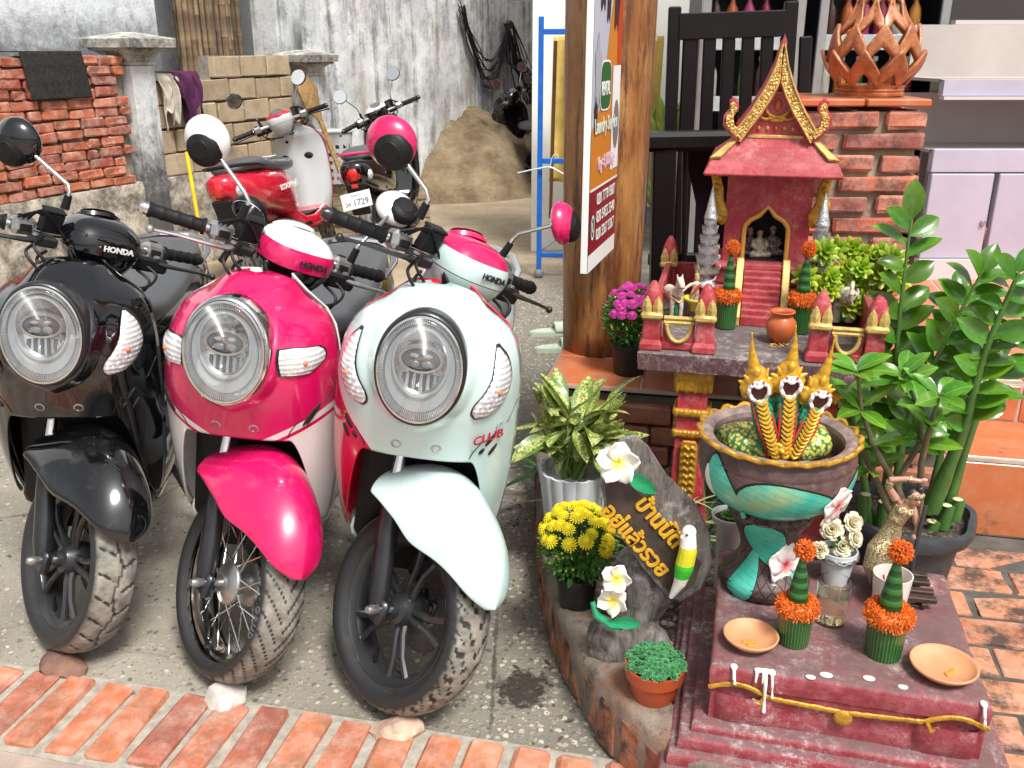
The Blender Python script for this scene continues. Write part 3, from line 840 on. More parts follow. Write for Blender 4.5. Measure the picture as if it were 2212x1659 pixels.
        for (grow, off, nm, mt) in ((1.10, .0015, 'indicator_frame', M_blkg), (1.0, .0055, 'indicator', M_facet)):
            rows = []
            cx = sum(p[0] for p in L + Rr) / len(L + Rr); cz = sum(p[1] for p in L + Rr) / len(L + Rr)
            for t in [i / 16 for i in range(17)]:
                q = t * (len(L) - 1); a = itp([(i, p[0]) for i, p in enumerate(L)], q); az = itp([(i, p[1]) for i, p in enumerate(L)], q)
                b = itp([(i, p[0]) for i, p in enumerate(Rr)], q); bz = itp([(i, p[1]) for i, p in enumerate(Rr)], q)
                row = []
                for s_ in [j / 10 for j in range(11)]:
                    x = a + (b - a) * s_; z = az + (bz - az) * s_
                    x = cx + (x - cx) * grow * isx; z = cz + (z - cz) * grow * isz
                    hgt = off + (.008 if nm == 'indicator' else .003) * (math.sin(PI * s_) * math.sin(PI * min(.97, max(.03, t)))) ** .5
                    p = V((sx * x, ap_y(sx * x, z), z)) + ap_n(sx * x, z) * hgt
                    row.append(p)
                rows.append(row)
            ob = MB().loft(rows, closed=False).build(nm, mt, root, angle=180)
            if nm == 'indicator':
                x, z = sx * (cx + .01), cz - .005
                MB().ball(tuple(V((x, ap_y(x, z), z)) + ap_n(x, z) * .012), .007).build('bulb', M_orange, ob)
    for sx in (-1, 1):
        sp_ = [(sx * x, z) for x, z in ((.214, .755), (.200, .715), (.172, .690), (.145, .672), (.128, .645), (.122, .628))]
        MB().tube([V((x, ap_y(x, z), z)) + ap_n(x, z) * .0004 for x, z in sp_], .0013, 5).build('panel_seam', M_void, root)
    # screws and vents
    for sx in (-1, 1):
        MB().lathe([(.012, -.002), (.0125, .001), (.009, .002), (.008, -.002), (.0, -.003)], 16, ap_M(sx * .046, .652)).build('screw', M_alu, root)
        for (vx, vz, l_) in o.get('vents', ((.165, .678, .020), (.172, .648, .018), (.148, .648, .010))):
            MB().ball((0, 0, 0), (.005, l_, .004), M=ap_M(sx * vx, vz, .0005) @ Rot('Z', sx * -32)).build('vent', M_void, root)
    for d in o.get('decals', ()):
        body, x, z, sz, mt, rot = d[:6]
        text('lettering', body, sz, mt, root, ap_M(x, z, .0035) @ Rot('Z', rot), ext=.0006, bold=.0006)
    # ---- handlebar cover
    cm = MB()
    secs = ((.925, .30, .355, .048, .045), (.955, .305, .358, .072, .068), (.985, .315, .36, .090, .084), (1.012, .318, .362, .098, .090), (1.040, .322, .364, .098, .088), (1.062, .33, .366, .086, .076), (1.080, .34, .368, .062, .054), (1.088, .35, .37, .03, .025))
    def csec(z, yc, wx, wy, p=2.7, n=32):
        out = []
        for k in range(n):
            a = 2 * PI * k / n; c, s_ = math.cos(a), math.sin(a)
            out.append(V((wx * math.copysign(abs(c) ** (2 / p), c), yc + wy * math.copysign(abs(s_) ** (2 / p), s_), z)))
        return out
    def cpart(name, zs, mat, grow=1.0):
        rg = []
        for z in zs:
            yc = itp([(s_[0], s_[2]) for s_ in secs], z) - .03; wx = itp([(s_[0], s_[3]) for s_ in secs], z); wy = itp([(s_[0], s_[4]) for s_ in secs], z)
            rg.append(csec(z, yc, wx * grow, wy * grow))
        MB().loft(rg).build(name, mat, root, M=ST, angle=50)
    cpart('cover_lower', (.925, .945, .97, .99, .999), o['cov_lo'])
    cpart('cover_band', (1.001, 1.012, 1.025, 1.040, 1.050), o['cov_mid'], 1.01)
    cpart('cover_top', (1.0505, 1.058, 1.066, 1.074, 1.082, 1.088), o['cov_top'], 1.0)
    text('lettering', 'HONDA', .0205, o['ink'], root, ST @ face((o.get('hx', .012), .2395, 1.024), (o.get('hn', .10), -1, .05)), ext=.0008, sx=1.1, bold=.0008)
    # ---- handlebar, grips, levers
    bar = [(-.335, .44, 1.005), (-.22, .405, 1.01), (-.12, .37, 1.01), (.12, .37, 1.01), (.22, .405, 1.01), (.335, .44, 1.005)]
    MB().tube(bar, .011, 10).build('handlebar', M_chr, root, M=ST)
    for sx in (-1, 1):
        g0 = V((sx * .215, .4035, 1.01)); g1 = V((sx * .345, .443, 1.0045)); d_ = (g1 - g0)
        path = []; rr = []
        for k in range(25):
            q = k / 24; path.append(g0 + d_ * q); rr.append(.0165 + (.0020 if (k % 6) in (0,) and 3 < k < 22 else 0) + (.005 if k < 2 else 0) + (.003 if k > 22 else 0))
        gp_ = MB().tube(path, rr, 14).build('grip', M_rub, root, M=ST, angle=30)
        MB().tube([g1, g1 + d_.normalized() * .012, g1 + d_.normalized() * .022], [.016, .016, .010], 12).build('bar_end', M_blkg if sx > 0 or not o.get('chrome_end') else M_chr, root, M=ST)
        sw = V((sx * .178, .394, 1.012)); dm = face(sw, (0, -1, .25)) @ Rot('Z', -sx * 3)
        MB().box((0, 0, 0), (.062, .048, .050), b=.012).build('switch_housing', M_alu, root, M=ST @ dm, smooth=False)
        MB().box((-sx * .0, .026, -.004), (.022, .008, .014), b=.002).box((0, -.006, .026), (.03, .018, .006), b=.002).build('switch', M_blk, root, M=ST @ dm, smooth=False)
        # lever
        lv = MB().tube([(sx * .155, .335, .995), (sx * .19, .320, .992), (sx * .235, .322, .99), (sx * .30, .345, .985), (sx * .352, .352, .980)], [.011, .010, .0075, .0065, .006], 8, flat=.75).ball((sx * .36, .354, .979), .010)
        lv.build('brake_lever', o.get('lever', M_blkg), root, M=ST)
        lb = MB().box((sx * .140, .345, .993), (.065, .045, .028), b=.006); lb.build('lever_bracket', M_blkg, root, M=ST, smooth=False)
        MB().lathe([(.009, 0), (.009, .005), (.006, .007)], 12, Tr(sx * .165, .33, 1.006)).build('pivot_bolt', M_alu, root, M=ST)
    MB().box((0, 0, 0), (.052, .034, .058), b=.004).box((0, 0, .031), (.056, .037, .008), b=.003).build('brake_reservoir', M_blk, root, M=ST @ Tr(-.128, .352, 1.045) @ Rot('X', 10), smooth=False)
    MB().box((.14, .330, .985), (.12, .022, .04), b=.007).build('brake_unit', M_blk, root, M=ST, smooth=False)
    cb = MB()
    for (x0, dz_) in ((-.16, .0), (-.145, .02), (-.13, -.015), (.13, .0), (.115, -.02)):
        s_ = 1 if x0 > 0 else -1
        cb.tube(cat([(x0, .33, .985 + dz_), (x0 + s_ * .03, .30, .965 + dz_), (x0 * 1.02, .275, .935 + dz_), (x0 * .6, .285, .915), (x0 * .2, .33, .905)]), .0042, 6)
    for q_ in range(3): cb.tube(cat([(-.20 + .012 * q_, .375, 1.035), (-.16, .35 - .01 * q_, 1.06 + .006 * q_), (-.10, .33, 1.02), (-.08, .30 - .01 * q_, .97), (-.05, .31, .92)]), .0035, 6)
    tag(cb.build('cables', M_blk, root, M=ST), kind='stuff')
    sp_ = MB().lathe([(.0, .012), (.04, .010), (.058, .0), (.06, -.01)], 28, cap=True).build('speedometer', o['cov_top'], root, M=ST @ face((0, .385, 1.078), (0, .55, 1)) @ Sc(1, .8, 1))
    MB().lathe([(.0, .014), (.03, .0135), (.046, .010)], 28, cap=True).build('dial_glass', M_lens, sp_)
    for (px_, pz_, a_, b_) in ((-.085, .74, .045, .028), (.085, .74, .045, .028), (.045, .86, .014, .014)):
        e_ = itp(AE, pz_); MB().ball((px_, e_ + .012 + .055 * (1 - (abs(px_) / .21) ** 3), pz_), (a_, .012, b_)).build('pocket', M_void, inn)
    # ---- mirrors: points given in the world
    for mr in o.get('mirrors', ()):
        pts = [ST @ V(p) for p in mr['path']] if mr.get('local') else [Wi @ p for p in mr['path']]
        c = pts[-1]; nrm = V(mr['n'])
        if not mr.get('local'): nrm = Wi.to_3x3() @ nrm
        r = mr.get('r', .058)
        sm = MB().tube(pts[:1] + pts[1:-1] + [c], .0052, 10)
        MM = face(c, nrm)
        mo = MB().lathe([(r * .2, .034), (r * .5, .030), (r * .8, .020), (r * .97, .006), (r, -.004), (r * .97, -.010)], 32, cap=True).build('mirror', mr['shell'], root, M=MM, angle=180)
        off = mr.get('cap', (.012, -.010))
        MB().lathe([(.0, .036), (r * .36, .0355), (r * .40, .033), (r * .60, .030), (r * .73, .021), (r * .77, .006)], 28, Tr(off[0], off[1], .0035), cap=False).build('mirror_cap', M_blk, mo, angle=40)
        MB().lathe([(0, -.0105), (r * .93, -.0105), (r * .95, -.012), (r * .99, -.006)], 32, cap=False).build('mirror_glass', M_mirror, mo)
        sm.build('mirror_stem', M_chr, root)
        MB().tube([pts[0], pts[0] + (pts[1] - pts[0]) * .8], [.011, .009], 10).build('stem_boot', M_blk, root)
    return root, Wm, ST
def ring_mat():
    n = N('radially ribbed grey ring'); p = n.xyz()
    a = n.math('ARCTAN2', p[0], p[1]); s_ = n.math('SINE', n.math('MULTIPLY', a, 150))
    return n.fin(n.mix(n.ramp(s_, -.5, .8), (.36, .40, .42), (.80, .84, .86)), .22, .35, n.bump(s_, .6, .003), .5)
M_ring = ring_mat()
M_lens = simple('dark projector lens', (.12, .13, .14), .05, coat=1.0)
M_smoke = simple('smoky lens', (.25, .27, .29), .05, coat=1.0)
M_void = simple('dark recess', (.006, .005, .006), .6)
def cover_mat():
    n = N('thin clear lens cover')
    tr = n.n('ShaderNodeBsdfTransparent'); gl = n.n('ShaderNodeBsdfGlossy'); gl.inputs['Roughness'].default_value = .02
    fr = n.n('ShaderNodeFresnel'); fr.inputs[0].default_value = 1.5
    mx = n.n('ShaderNodeMixShader'); n.l(n.math('MULTIPLY_ADD', fr.outputs[0], .45, .0), mx.inputs[0]); n.l(tr.outputs[0], mx.inputs[1]); n.l(gl.outputs[0], mx.inputs[2])
    n.l(mx.outputs[0], n.t.nodes['Material Output'].inputs['Surface']); return n.m
M_cover = cover_mat()
# paints
PK, RD, WH, TL, BK_ = (.62, .004, .105), (.55, .006, .030), (.78, .77, .74), (.56, .72, .70), (.006, .006, .008)
M_pink = paint('raspberry pink paint', PK); M_red = paint('crimson paint', RD); M_wht = paint('white paint', WH); M_teal = paint('pale mint paint', TL, .06); M_black = paint('gloss black paint', (.003, .003, .004), .02, .1, True)
M_blkdirty = paint('scuffed gloss black paint', (.004, .004, .005), .10, .12, True)
def two_tone(name, a, b, x0, z0, k, side=0, stripe=None):
    """b below the line z = z0 + k*(|x|-x0)"""
    n = N(name); p = n.xyz(); axx = n.math('ABSOLUTE', p[0])
    line = n.math('MULTIPLY_ADD', n.math('MAXIMUM', n.math('SUBTRACT', axx, x0), 0.0), k, z0)
    d = n.math('SUBTRACT', line, p[2])
    m = n.math('GREATER_THAN', d, 0.0)
    m = n.math('MULTIPLY', m, n.math('GREATER_THAN', axx, x0))
    if side: m = n.math('MULTIPLY', m, n.math('LESS_THAN' if side < 0 else 'GREATER_THAN', p[0], 0.0))
    if stripe: m = n.math('MULTIPLY', m, n.math('SUBTRACT', 1.0, n.math('MULTIPLY', n.math('GREATER_THAN', d, stripe[0]), n.math('LESS_THAN', d, stripe[1]))))
    c = n.mix(m, a, b)
    f = n.ramp(n.noise(14, 6, .7), .55, .8)
    c = n.mix(n.math('MULTIPLY', f, .10), c, (.42, .38, .33))
    return n.fin(c, .25, 0, None, 1.0, croug=.05)
M_pinksh = two_tone('pink shield with white sides', PK, WH, .055, .614, .58, stripe=(.017, .028))
M_tealsh = two_tone('mint shield with crimson side', TL, RD, .105, .620, 1.30, side=-1)
TREND = simple('crimson lettering', (.50, .015, .04), .4)
def MP(*pts): return [PY(*p) for p in pts]
# pale mint scooter
CL = [('CLUB', .158, .688, .034, TREND, 10), ('12', .180, .712, .030, simple('grey decal', (.45, .52, .52), .5), 12)]
teal = scooter('pale mint green scooter with a crimson side panel, nearest to the shrine', (-.300, 1.890, .0), -3, 7, 47, dict(
    shield=M_tealsh, inner=M_red, skirt=M_teal, body=M_teal, fender=M_teal, cov_lo=M_teal, cov_mid=M_teal, cov_top=M_pink, ink=M_ink, tread='zig', decals=CL, rail=M_gly,
    mirrors=[dict(path=MP((905, 470, 2.02), (926, 432, 2.02), (920, 410, 2.03), (845, 308, 2.06)), n=(-.25, -.95, -.1), shell=M_pink, cap=(.010, -.012)),
             dict(path=MP((1085, 552, 2.45), (1108, 518, 2.45), (1120, 505, 2.45), (1215, 482, 2.45)), n=(.85, -.35, .15), shell=M_pink, r=.058)]), 'scooters parked nose out in a row')
pink = scooter('raspberry pink scooter with white sides and wire spoke wheel, between black and mint ones', (-.735, 2.005, .0), -3, 6, 45, dict(
    shield=M_pinksh, inner=M_wht, skirt=M_wht, body=M_black, fender=M_pink, cov_lo=M_black, cov_mid=M_pink, cov_top=M_wht, ink=M_ink, wheel='spoke', tread='chev', txt=TXT_DURO, ind='box', dots=True, gasket=False, vents=((.178, .690, .034), (.170, .684, .030)), chrome_end=True, lever=M_alu, rail=M_chr,
    mirrors=[dict(path=MP((520, 470, 2.18), (538, 435, 2.18), (528, 415, 2.19), (447, 302, 2.22)), n=(-.25, -.95, -.1), shell=M_wht, cap=(.002, -.016)),
             dict(path=MP((757, 565, 2.42), (775, 530, 2.42), (800, 505, 2.45), (855, 450, 2.60)), n=(.5, -.6, .75), shell=M_wht, cap=(.010, -.020))]), 'scooters parked nose out in a row')
black = scooter('gloss black scooter at the left end of the row', (-1.180, 2.115, .0), 8, 4, 40, dict(
    shield=M_black, inner=M_black, skirt=M_black, body=M_black, fender=M_blkdirty, cov_lo=M_black, cov_mid=M_black, cov_top=M_black, ink=M_white_ink, rail=M_alu,
    mirrors=[dict(path=MP((140, 450, 2.26), (150, 415, 2.26), (148, 400, 2.27), (40, 305, 2.3)), n=(-.2, -.95, -.1), shell=M_black, cap=(-.012, -.016)),
             dict(path=MP((478, 565, 2.5), (500, 530, 2.5), (520, 500, 2.52), (540, 455, 2.65)), n=(.3, .8, .6), shell=M_blk, r=.052)]), 'scooters parked nose out in a row')
LM = [dict(path=[(sx * .14, .375, 1.01), (sx * .15, .39, 1.09), (sx * .155, .39, 1.12), (sx * .245, .40, 1.25)], n=(sx * .1, -1, -.38), local=True, shell=M_blk, cap=(0, 0)) for sx in (-1, 1)]
M_lgrey = paint('light grey plastic', (.50, .52, .53), .08, .35)
red = scooter('crimson scooter with pale grey inner shield, parked tail first against the block wall', (-1.47, 7.35, 0), 171, 9, 25, dict(
    shield=M_red, inner=M_lgrey, skirt=M_red, body=M_red, fender=M_red, cov_lo=M_lgrey, cov_mid=M_lgrey, cov_top=M_red, ink=M_ink, hi=False, rail=M_blk, mirrors=LM), 'scooters parked in the yard behind')
bm_ = face((-.178, .93, .665), (-1, 0, .12))
text('lettering', 'SCOOPY', .048, M_white_ink, red[0], face((-.194, 1.00, .60), (-1, .0, .10)), ext=.001, bold=.001, sx=1.15)
text('lettering', 'Club12', .058, M_white_ink, red[0], face((-.190, .83, .600), (-1, -.18, .10)) @ Rot('Z', 6), ext=.001, sx=.85)
MB().box((0, 0, 0), (.30, .05, .008), b=.003).build('seat_stripe', M_wht, red[0], M=Tr(0, .98, .808), smooth=False)
MB().box((0, 0, 0), (.018, .16, .10), b=.006).build('engine_cover', M_red, red[0], M=Tr(-.16, 1.12, .30), smooth=False)
scooter('black scooter seen from behind with a round red tail light, plate ending 1729', (-.92, 8.15, 0), 176, 7, 35, dict(
    shield=M_black, inner=M_black, body=M_black, fender=M_pink, cov_lo=M_black, cov_mid=M_black, cov_top=M_wht, ink=M_ink, hi=False, rail=M_pink, plate='วก 1729', mirrors=LM), 'scooters parked in the yard behind')
scooter('black scooter with a white tail behind the sand heap, plate ending 1730', (.00, 11.0, 0), 205, 8, 30, dict(
    shield=M_black, inner=M_black, body=M_black, fender=M_black, cov_lo=M_black, cov_mid=M_black, cov_top=M_black, ink=M_ink, hi=False, rail=M_wht, plate='วก 1730', mirrors=LM), 'scooters parked in the yard behind')
M_cream = paint('cream paint', (.60, .57, .45), .1, .3)
scooter('cream scooter parked behind the black one beyond the sand heap', (.42, 12.2, 0), 200, 8, 25, dict(
    shield=M_cream, inner=M_cream, body=M_cream, fender=M_cream, cov_lo=M_cream, cov_mid=M_cream, cov_top=M_lgrey, ink=M_ink, hi=False, mirrors=LM), 'scooters parked in the yard behind')
scooter('dark scooter half hidden by the blue rack and the cloth', (.78, 11.6, 0), 185, 7, 20, dict(
    shield=M_black, inner=M_black, body=M_black, fender=M_black, cov_lo=M_black, cov_mid=M_black, cov_top=M_black, ink=M_ink, hi=False, mirrors=LM), 'scooters parked in the yard behind')

# stones wedged under the front tyres
def rock(name, label, c, r, mat, seed=1, sub=3, rough=.35, cat='stone', parent=None, group=None, flat=.35):
    bm = bmesh.new(); bmesh.ops.create_icosphere(bm, subdivisions=sub, radius=1)
    for v in bm.verts:
        n_ = noise.noise(v.co * 1.3 + V((seed * 7.1, 0, 0))) * rough + noise.noise(v.co * 3.4 + V((seed, 5, 0))) * rough * .35
        co = v.co * (1 + n_)
        # facets
        for q in range(5):
            d = V((math.sin(seed * 3 + q * 2.1), math.cos(seed * 1.7 + q * 1.3), math.sin(q * 1.9 + seed))).normalized()
            e = co.dot(d) - .72
            if e > 0: co -= d * e
        v.co = V((co.x * r[0], co.y * r[1], co.z * r[2]))
    me = bpy.data.meshes.new(name); bm.to_mesh(me); bm.free(); me.materials.append(mat)
    smooth_me(me, 30)
    o = bpy.data.objects.new(name, me); C.objects.link(o); o.location = c
    if parent: o.parent = parent
    else: tag(o, label, cat, group)
    return o
M_st1 = simple('reddish brown stone', (.22, .115, .085), .9, bump=.7, bscale=60, mott=.5, mscale=14)
M_st2 = simple('chalky white stone', (.60, .55, .50), .9, bump=.7, bscale=60, mott=.35, mscale=14)
M_st3 = simple('pale broken brick', (.62, .42, .31), .9, bump=.7, bscale=60, mott=.4, mscale=18)
a = P(138, 1432, .02); rock('stone', 'reddish brown stone wedged under the black scooter front tyre', (a.x, a.y, .012), (.062, .05, .032), M_st1, 3)
a = P(487, 1505, .02); rock('stone', 'white angular stone wedged under the raspberry pink scooter front tyre', (a.x, a.y, .015), (.058, .045, .036), M_st2, 5)
a = P(862, 1572, .02); rock('stone', 'pale broken brick wedged under the mint scooter front tyre', (a.x, a.y, .014), (.062, .045, .034), M_st3, 8)

# sand heap
sh = MB(); cx, cy, rx_, ry_ = -.62, 10.9, 1.32, 1.35
rows = []
for i in range(60):
    q = i / 59 * 1.25; row = []
    for j in range(120):
        a = 2 * PI * j / 120
        x, y = q * math.cos(a), q * math.sin(a)
        h = .86 * (max(0, 1 - q ** 1.9)) ** 1.05 if q < 1 else 0
        p = V((x * 1.6, y * 1.6, 0))
        fall = min(1, (1.25 - q) * 2.2)
        h += (.12 * noise.noise(p * 1.4) + .06 * noise.noise(p * 4) + .035 * noise.noise(p * 9) + .022 * abs(noise.noise(p * 21))) * fall * min(1, .25 + h * 1.3)
        row.append(V((cx + x * rx_, cy + y * ry_, h - .02)))
    row.append(row[0]); rows.append(row)
sh.loft(rows, closed=False)
def sand_mat():
    n = N('damp building sand')
    c = n.mix(n.ramp(n.noise(3.5, 6, .7), .35, .65), (.23, .16, .09), (.50, .38, .235))
    c = n.mix(n.math('MULTIPLY', n.ramp(n.noise(16, 7, .8), .54, .7), .7), c, (.13, .09, .055))
    return n.fin(c, .95, 0, n.bump(n.noise(26, 8, .85), 1.0, .05))
so_ = sh.build('sand_heap', sand_mat(), None, angle=180)
tag(so_, 'large heap of damp building sand in the back of the yard', 'sand', kind='stuff')

# stacked perforated blocks, basket, broom, mop handles
M_hb = simple('sandy hollow block', (.40, .32, .20), .9, bump=.6, bscale=60, mott=.4, mscale=14, vary=.25)
bs = thing('block_stack', 'neat stack of sandy hollow blocks below the laundry basket', 'blocks', (-1.42, 8.0, 0), (0, 0, math.radians(28)))
hb = MB()
hb.box((0, -.045, 0), (.30, .012, .075)).box((0, .045, 0), (.30, .012, .075))
for k in range(6): hb.box((-.144 + k * .0576, 0, 0), (.012, .08, .073))
o_ = hb.build('b', M_hb, None, smooth=False); hbm = o_.data; bpy.data.objects.remove(o_)
for r_ in range(5):
    for c_ in range(3):
        put('block', hbm, bs, Tr(-.02 + c_ * .31 + random.uniform(-.02, .02), random.uniform(-.02, .02), .04 + r_ * .08) @ Rot('Z', random.uniform(-4, 4)))
        put('block', hbm, bs, Tr(-.02 + c_ * .31 + random.uniform(-.02, .02), .16, .04 + r_ * .08) @ Rot('Z', random.uniform(-3, 3)))
# laundry basket: slatted wall with holes
bk_loc = PY(728, 395, 7.95); bk = thing('laundry_basket', 'white plastic laundry basket with square holes on the block stack', 'basket', (bk_loc.x, bk_loc.y, .41))
M_bask = simple('white basket plastic', (.68, .69, .68), .45)
m = MB(); nth, nz_ = 28, 13
def bp_(i, j): a = 2 * PI * i / nth; z = .02 + j / nz_ * .42; r_ = .115 + .04 * j / nz_; return V((r_ * math.cos(a), r_ * math.sin(a), z))
vs = [bp_(i, j) for j in range(nz_ + 1) for i in range(nth)]; fs = []
for j in range(nz_):
    for i in range(nth):
        if 1 <= j <= 9 and i % 2 == 0 and j % 2 == 1: continue
        fs.append((j * nth + i, j * nth + (i + 1) % nth, (j + 1) * nth + (i + 1) % nth, (j + 1) * nth + i))
m.add(vs, fs); m.build('basket_wall', M_bask, bk, solid=.004, smooth=False)
MB().lathe([(.150, .43), (.165, .44), (.165, .452), (.150, .45)], 32, cap=False).build('rim', M_bask, bk)
MB().lathe([(.0, .446), (.15, .446)], 32, cap=False).build('lid', M_bask, bk)
# broom and handles
def stick(name, label, p0, p1, r, mat, cat, head=None):
    t = thing(name, label, cat, p0)
    MB().tube([(0, 0, 0), V(p1) - V(p0)], r, 8).build('handle', mat, t)
    return t
M_yel = simple('yellow handle', (.75, .48, .01), .4, mott=.15); M_straw = simple('broom straw', (.33, .20, .075), .9, bump=.6, bscale=90, mott=.4, mscale=30)
br = stick('broom', 'upside down straw broom with wrapped bamboo handle leaning on the block wall', tuple(PY(735, 372, 7.55)), tuple(PY(693, 262, 7.8)), .022, M_straw, 'broom')
tp = PY(693, 262, 7.8); hm = MB(); p0 = V(tp) - V(br.location)
hm.tube([p0, p0 + V((-.06, .02, .10)), p0 + V((-.10, .04, .24)), p0 + V((-.14, .05, .34))], [.03, .10, .14, .09], 12, flat=.35)
hm.build('broom_head', M_straw, br)
stick('mop_handle', 'yellow mop handle leaning on the block wall left of the red scooter', tuple(PY(436, 520, 5.9)), tuple(PY(403, 330, 6.35)), .013, M_yel, 'handle')
stick('mop_handle', 'short yellow handle standing behind the red scooter beside the broom', tuple(PY(660, 330, 7.7)), tuple(PY(640, 235, 7.75)), .013, M_yel, 'handle')
stick('mop_handle', 'yellow wooden handle slanting behind the laundry basket', tuple(PY(745, 398, 8.0)), tuple(PY(718, 330, 8.2)), .016, M_yel, 'handle')
# mat and cloths hung on the walls
def drape(name, label, cat, x0, x1, zt, drop, mat, y=-.035, amp=.01, fold=14, skew=0, back=.25, n_=22, seed=0, taper=0, parentM=MW, nar=0):
    m = MB(); rows = []
    for j in range(-6, n_ + 1):
        row = []
        for i in range(n_ + 1):
            u = i / n_; t = x0 + (x1 - x0) * u
            if j < 0: yy, zz = (.15) * (-j / 6) + y * (1 + j / 6), zt + .012
            else:
                q = j / n_; yy = y - .004 - .012 * q; zz = zt + .012 - drop * q * (1 + taper * math.sin(u * 9 + seed) + taper * .6 * math.sin(u * 23 + seed))
                cx_ = (x0 + x1) / 2 + skew * q; t = cx_ + (t - (x0 + x1) / 2) * (1 - nar * q)
                yy -= amp * (math.sin(u * fold + seed + q * 2) * .5 + .5) * min(1, q * 4 + .1) + amp * .6 * noise.noise(V((u * 4, q * 4, seed)))
            row.append(V((t, yy, zz)))
        rows.append(row)
    m.loft(rows, closed=False)
    o = m.build(name, mat, None, M=parentM, solid=.006, angle=180)
    return tag(o, label, cat)
drape('door_mat', 'black doormat hung over the red brick wall top', 'mat', .16, .60, 1.475, .27, simple('black fuzzy mat', (.028, .026, .023), .95, bump=1.0, bscale=160, mott=.7, mscale=60), y=-.04, amp=.006, fold=3, skew=.03)
drape('towel', 'crumpled cream cloth hung beside the gate pier', 'cloth', 1.19, 1.34, 1.33, .28, simple('cream cloth', (.52, .47, .39), .9, bump=.4, mott=.3), y=-.05, amp=.05, fold=12, taper=.25, seed=2, nar=.3)
drape('shirt', 'dark purple cloth hung over the block wall beside the cream one', 'cloth', 1.31, 1.56, 1.34, .32, simple('dark purple cloth', (.075, .008, .055), .85, bump=.3, mott=.4), y=-.06, amp=.06, fold=16, taper=.3, seed=5, nar=.25)
# wires on the tall wall
M_wire = simple('black cable', (.02, .02, .022), .6)
wr = MB(); rw = random.Random(4)
for k in range(26):
    t0 = 7.05 + rw.uniform(-.15, .15); t1 = 7.4 + rw.uniform(-.3, .6)
    z1 = rw.uniform(1.0, 1.4)
    wr.tube([(t0, -.03, 1.78), (t0 + rw.uniform(-.1, .3), -.05 - rw.random() * .1, 1.4 + rw.uniform(-.2, .2)), (t1, -.08 - rw.random() * .1, 1.05 + rw.uniform(-.15, .15)), (t1 + .3 + rw.uniform(-.1, .1), -.1, .75 + rw.uniform(-.1, .1))], .008, 4)
for k in range(16):
    pts = []
    for i in range(8):
        q = i / 7; pts.append((7.05 - 1.3 * q + rw.uniform(-.05, .05), -.03 - .05 * rw.random(), 1.8 - (.5 + .3 * (k % 4) / 3) * math.sin(PI * q) + .12 * q + rw.uniform(-.02, .02)))
    wr.tube(pts, .006, 4)
wr.tube([(5.75 + .1 * i, -.03, 2.0 - .9 * math.sin(i / 9 * PI / 2)) for i in range(10)], .006, 4)
wo = wr.build('cable_tangle', M_wire, None, M=MW); tag(wo, 'tangle of loose black cables hanging on the tall stained wall', 'cables', kind='stuff')

# blue clothes rack
M_blue = simple('blue painted steel', (.008, .15, .62), .4, coat=.3, mott=.2, mscale=30)
rk = thing('clothes_rack', 'blue square tube clothes rack on castors beside the wooden post', 'rack', (.185, 6.25, 0), (0, 0, math.radians(-4)))
for (x, y) in ((0, 0), (.70, 0)):
    if y == 0: MB().box((x, y, .88), (.034, .034, 1.62), b=.003).build('upright', M_blue, rk, smooth=False)
    if y == 0: MB().ball((x, y, .04), .036).tube([(x, y, .04), (x, y, .09)], .01, 6).build('castor', simple('grey castor', (.22, .22, .22), .6), rk)
for z in (1.60, .80, .17): MB().box((.35, 0, z), (.665, .03, .034), b=.003).build('crossbar', M_blue, rk, smooth=False)
MB().tube([(.02, .01, .20), (.40, .02, .50)], .007, 6).build('brace', M_alu, rk)
MB().box((.3, .25, 1.63), (.62, .02, .05), M=Rot('Y', 5)).build('white_batten', simple('white batten', (.8, .78, .7), .6), rk, smooth=False)
hg = MB(); hg.tube([(-.21, 0, -.10), (-.12, 0, -.065), (-.02, 0, -.03), (0, 0, -.028), (.02, 0, -.03), (.12, 0, -.065), (.21, 0, -.10)], [.007, .008, .010, .012, .010, .008, .007], 8, flat=.6)
hg.tube([(0, 0, -.03), (0, 0, .03), (.012, 0, .055), (.03, 0, .062), (.045, 0, .045)], .0035, 6)
hx = hg.build('clothes_hanger', simple('pale blue plastic hanger', (.62, .72, .75), .4), None, M=Tr(PY(1190, 352, 6.2)) @ Rot('Z', -12) @ Rot('Y', 8))
tag(hx, 'pale blue plastic hanger hooked on the lower bar of the blue rack', 'hanger')
cl = MB(); rows = []
for j in range(30):
    z = 1.58 - j * .034; row = []
    for i in range(30):
        u = i / 29; row.append(V((u * .75 - .02 * j / 30, .05 * math.sin(u * 22) + .015 * noise.noise(V((u * 5, z * 3, 0))) - .0, z)))
    rows.append(row)
cl.loft(rows, closed=False)
a = PY(1196, 130, 6.7)
co_ = cl.build('curtain', simple('ochre yellow curtain cloth', (.72, .52, .14), .8, mott=.35, mscale=4, bump=.2), None, M=Tr(a.x, 6.75, 0) @ Rot('Z', -8), solid=.004, angle=180); tag(co_, 'ochre yellow cloth hanging behind the blue rack', 'cloth')
ed = MB().box((0, 0, .95), (.03, .012, 1.2), M=Rot('Y', 2.0)).build('cardboard_sheet', simple('brown folded cardboard', (.14, .06, .02), .8, mott=.4, mscale=5), None, M=Tr(a.x - .015, 6.66, 0) @ Rot('Z', 60), smooth=False)
tag(ed, 'dark brown sheet edge hanging beside the ochre cloth', 'sheet')
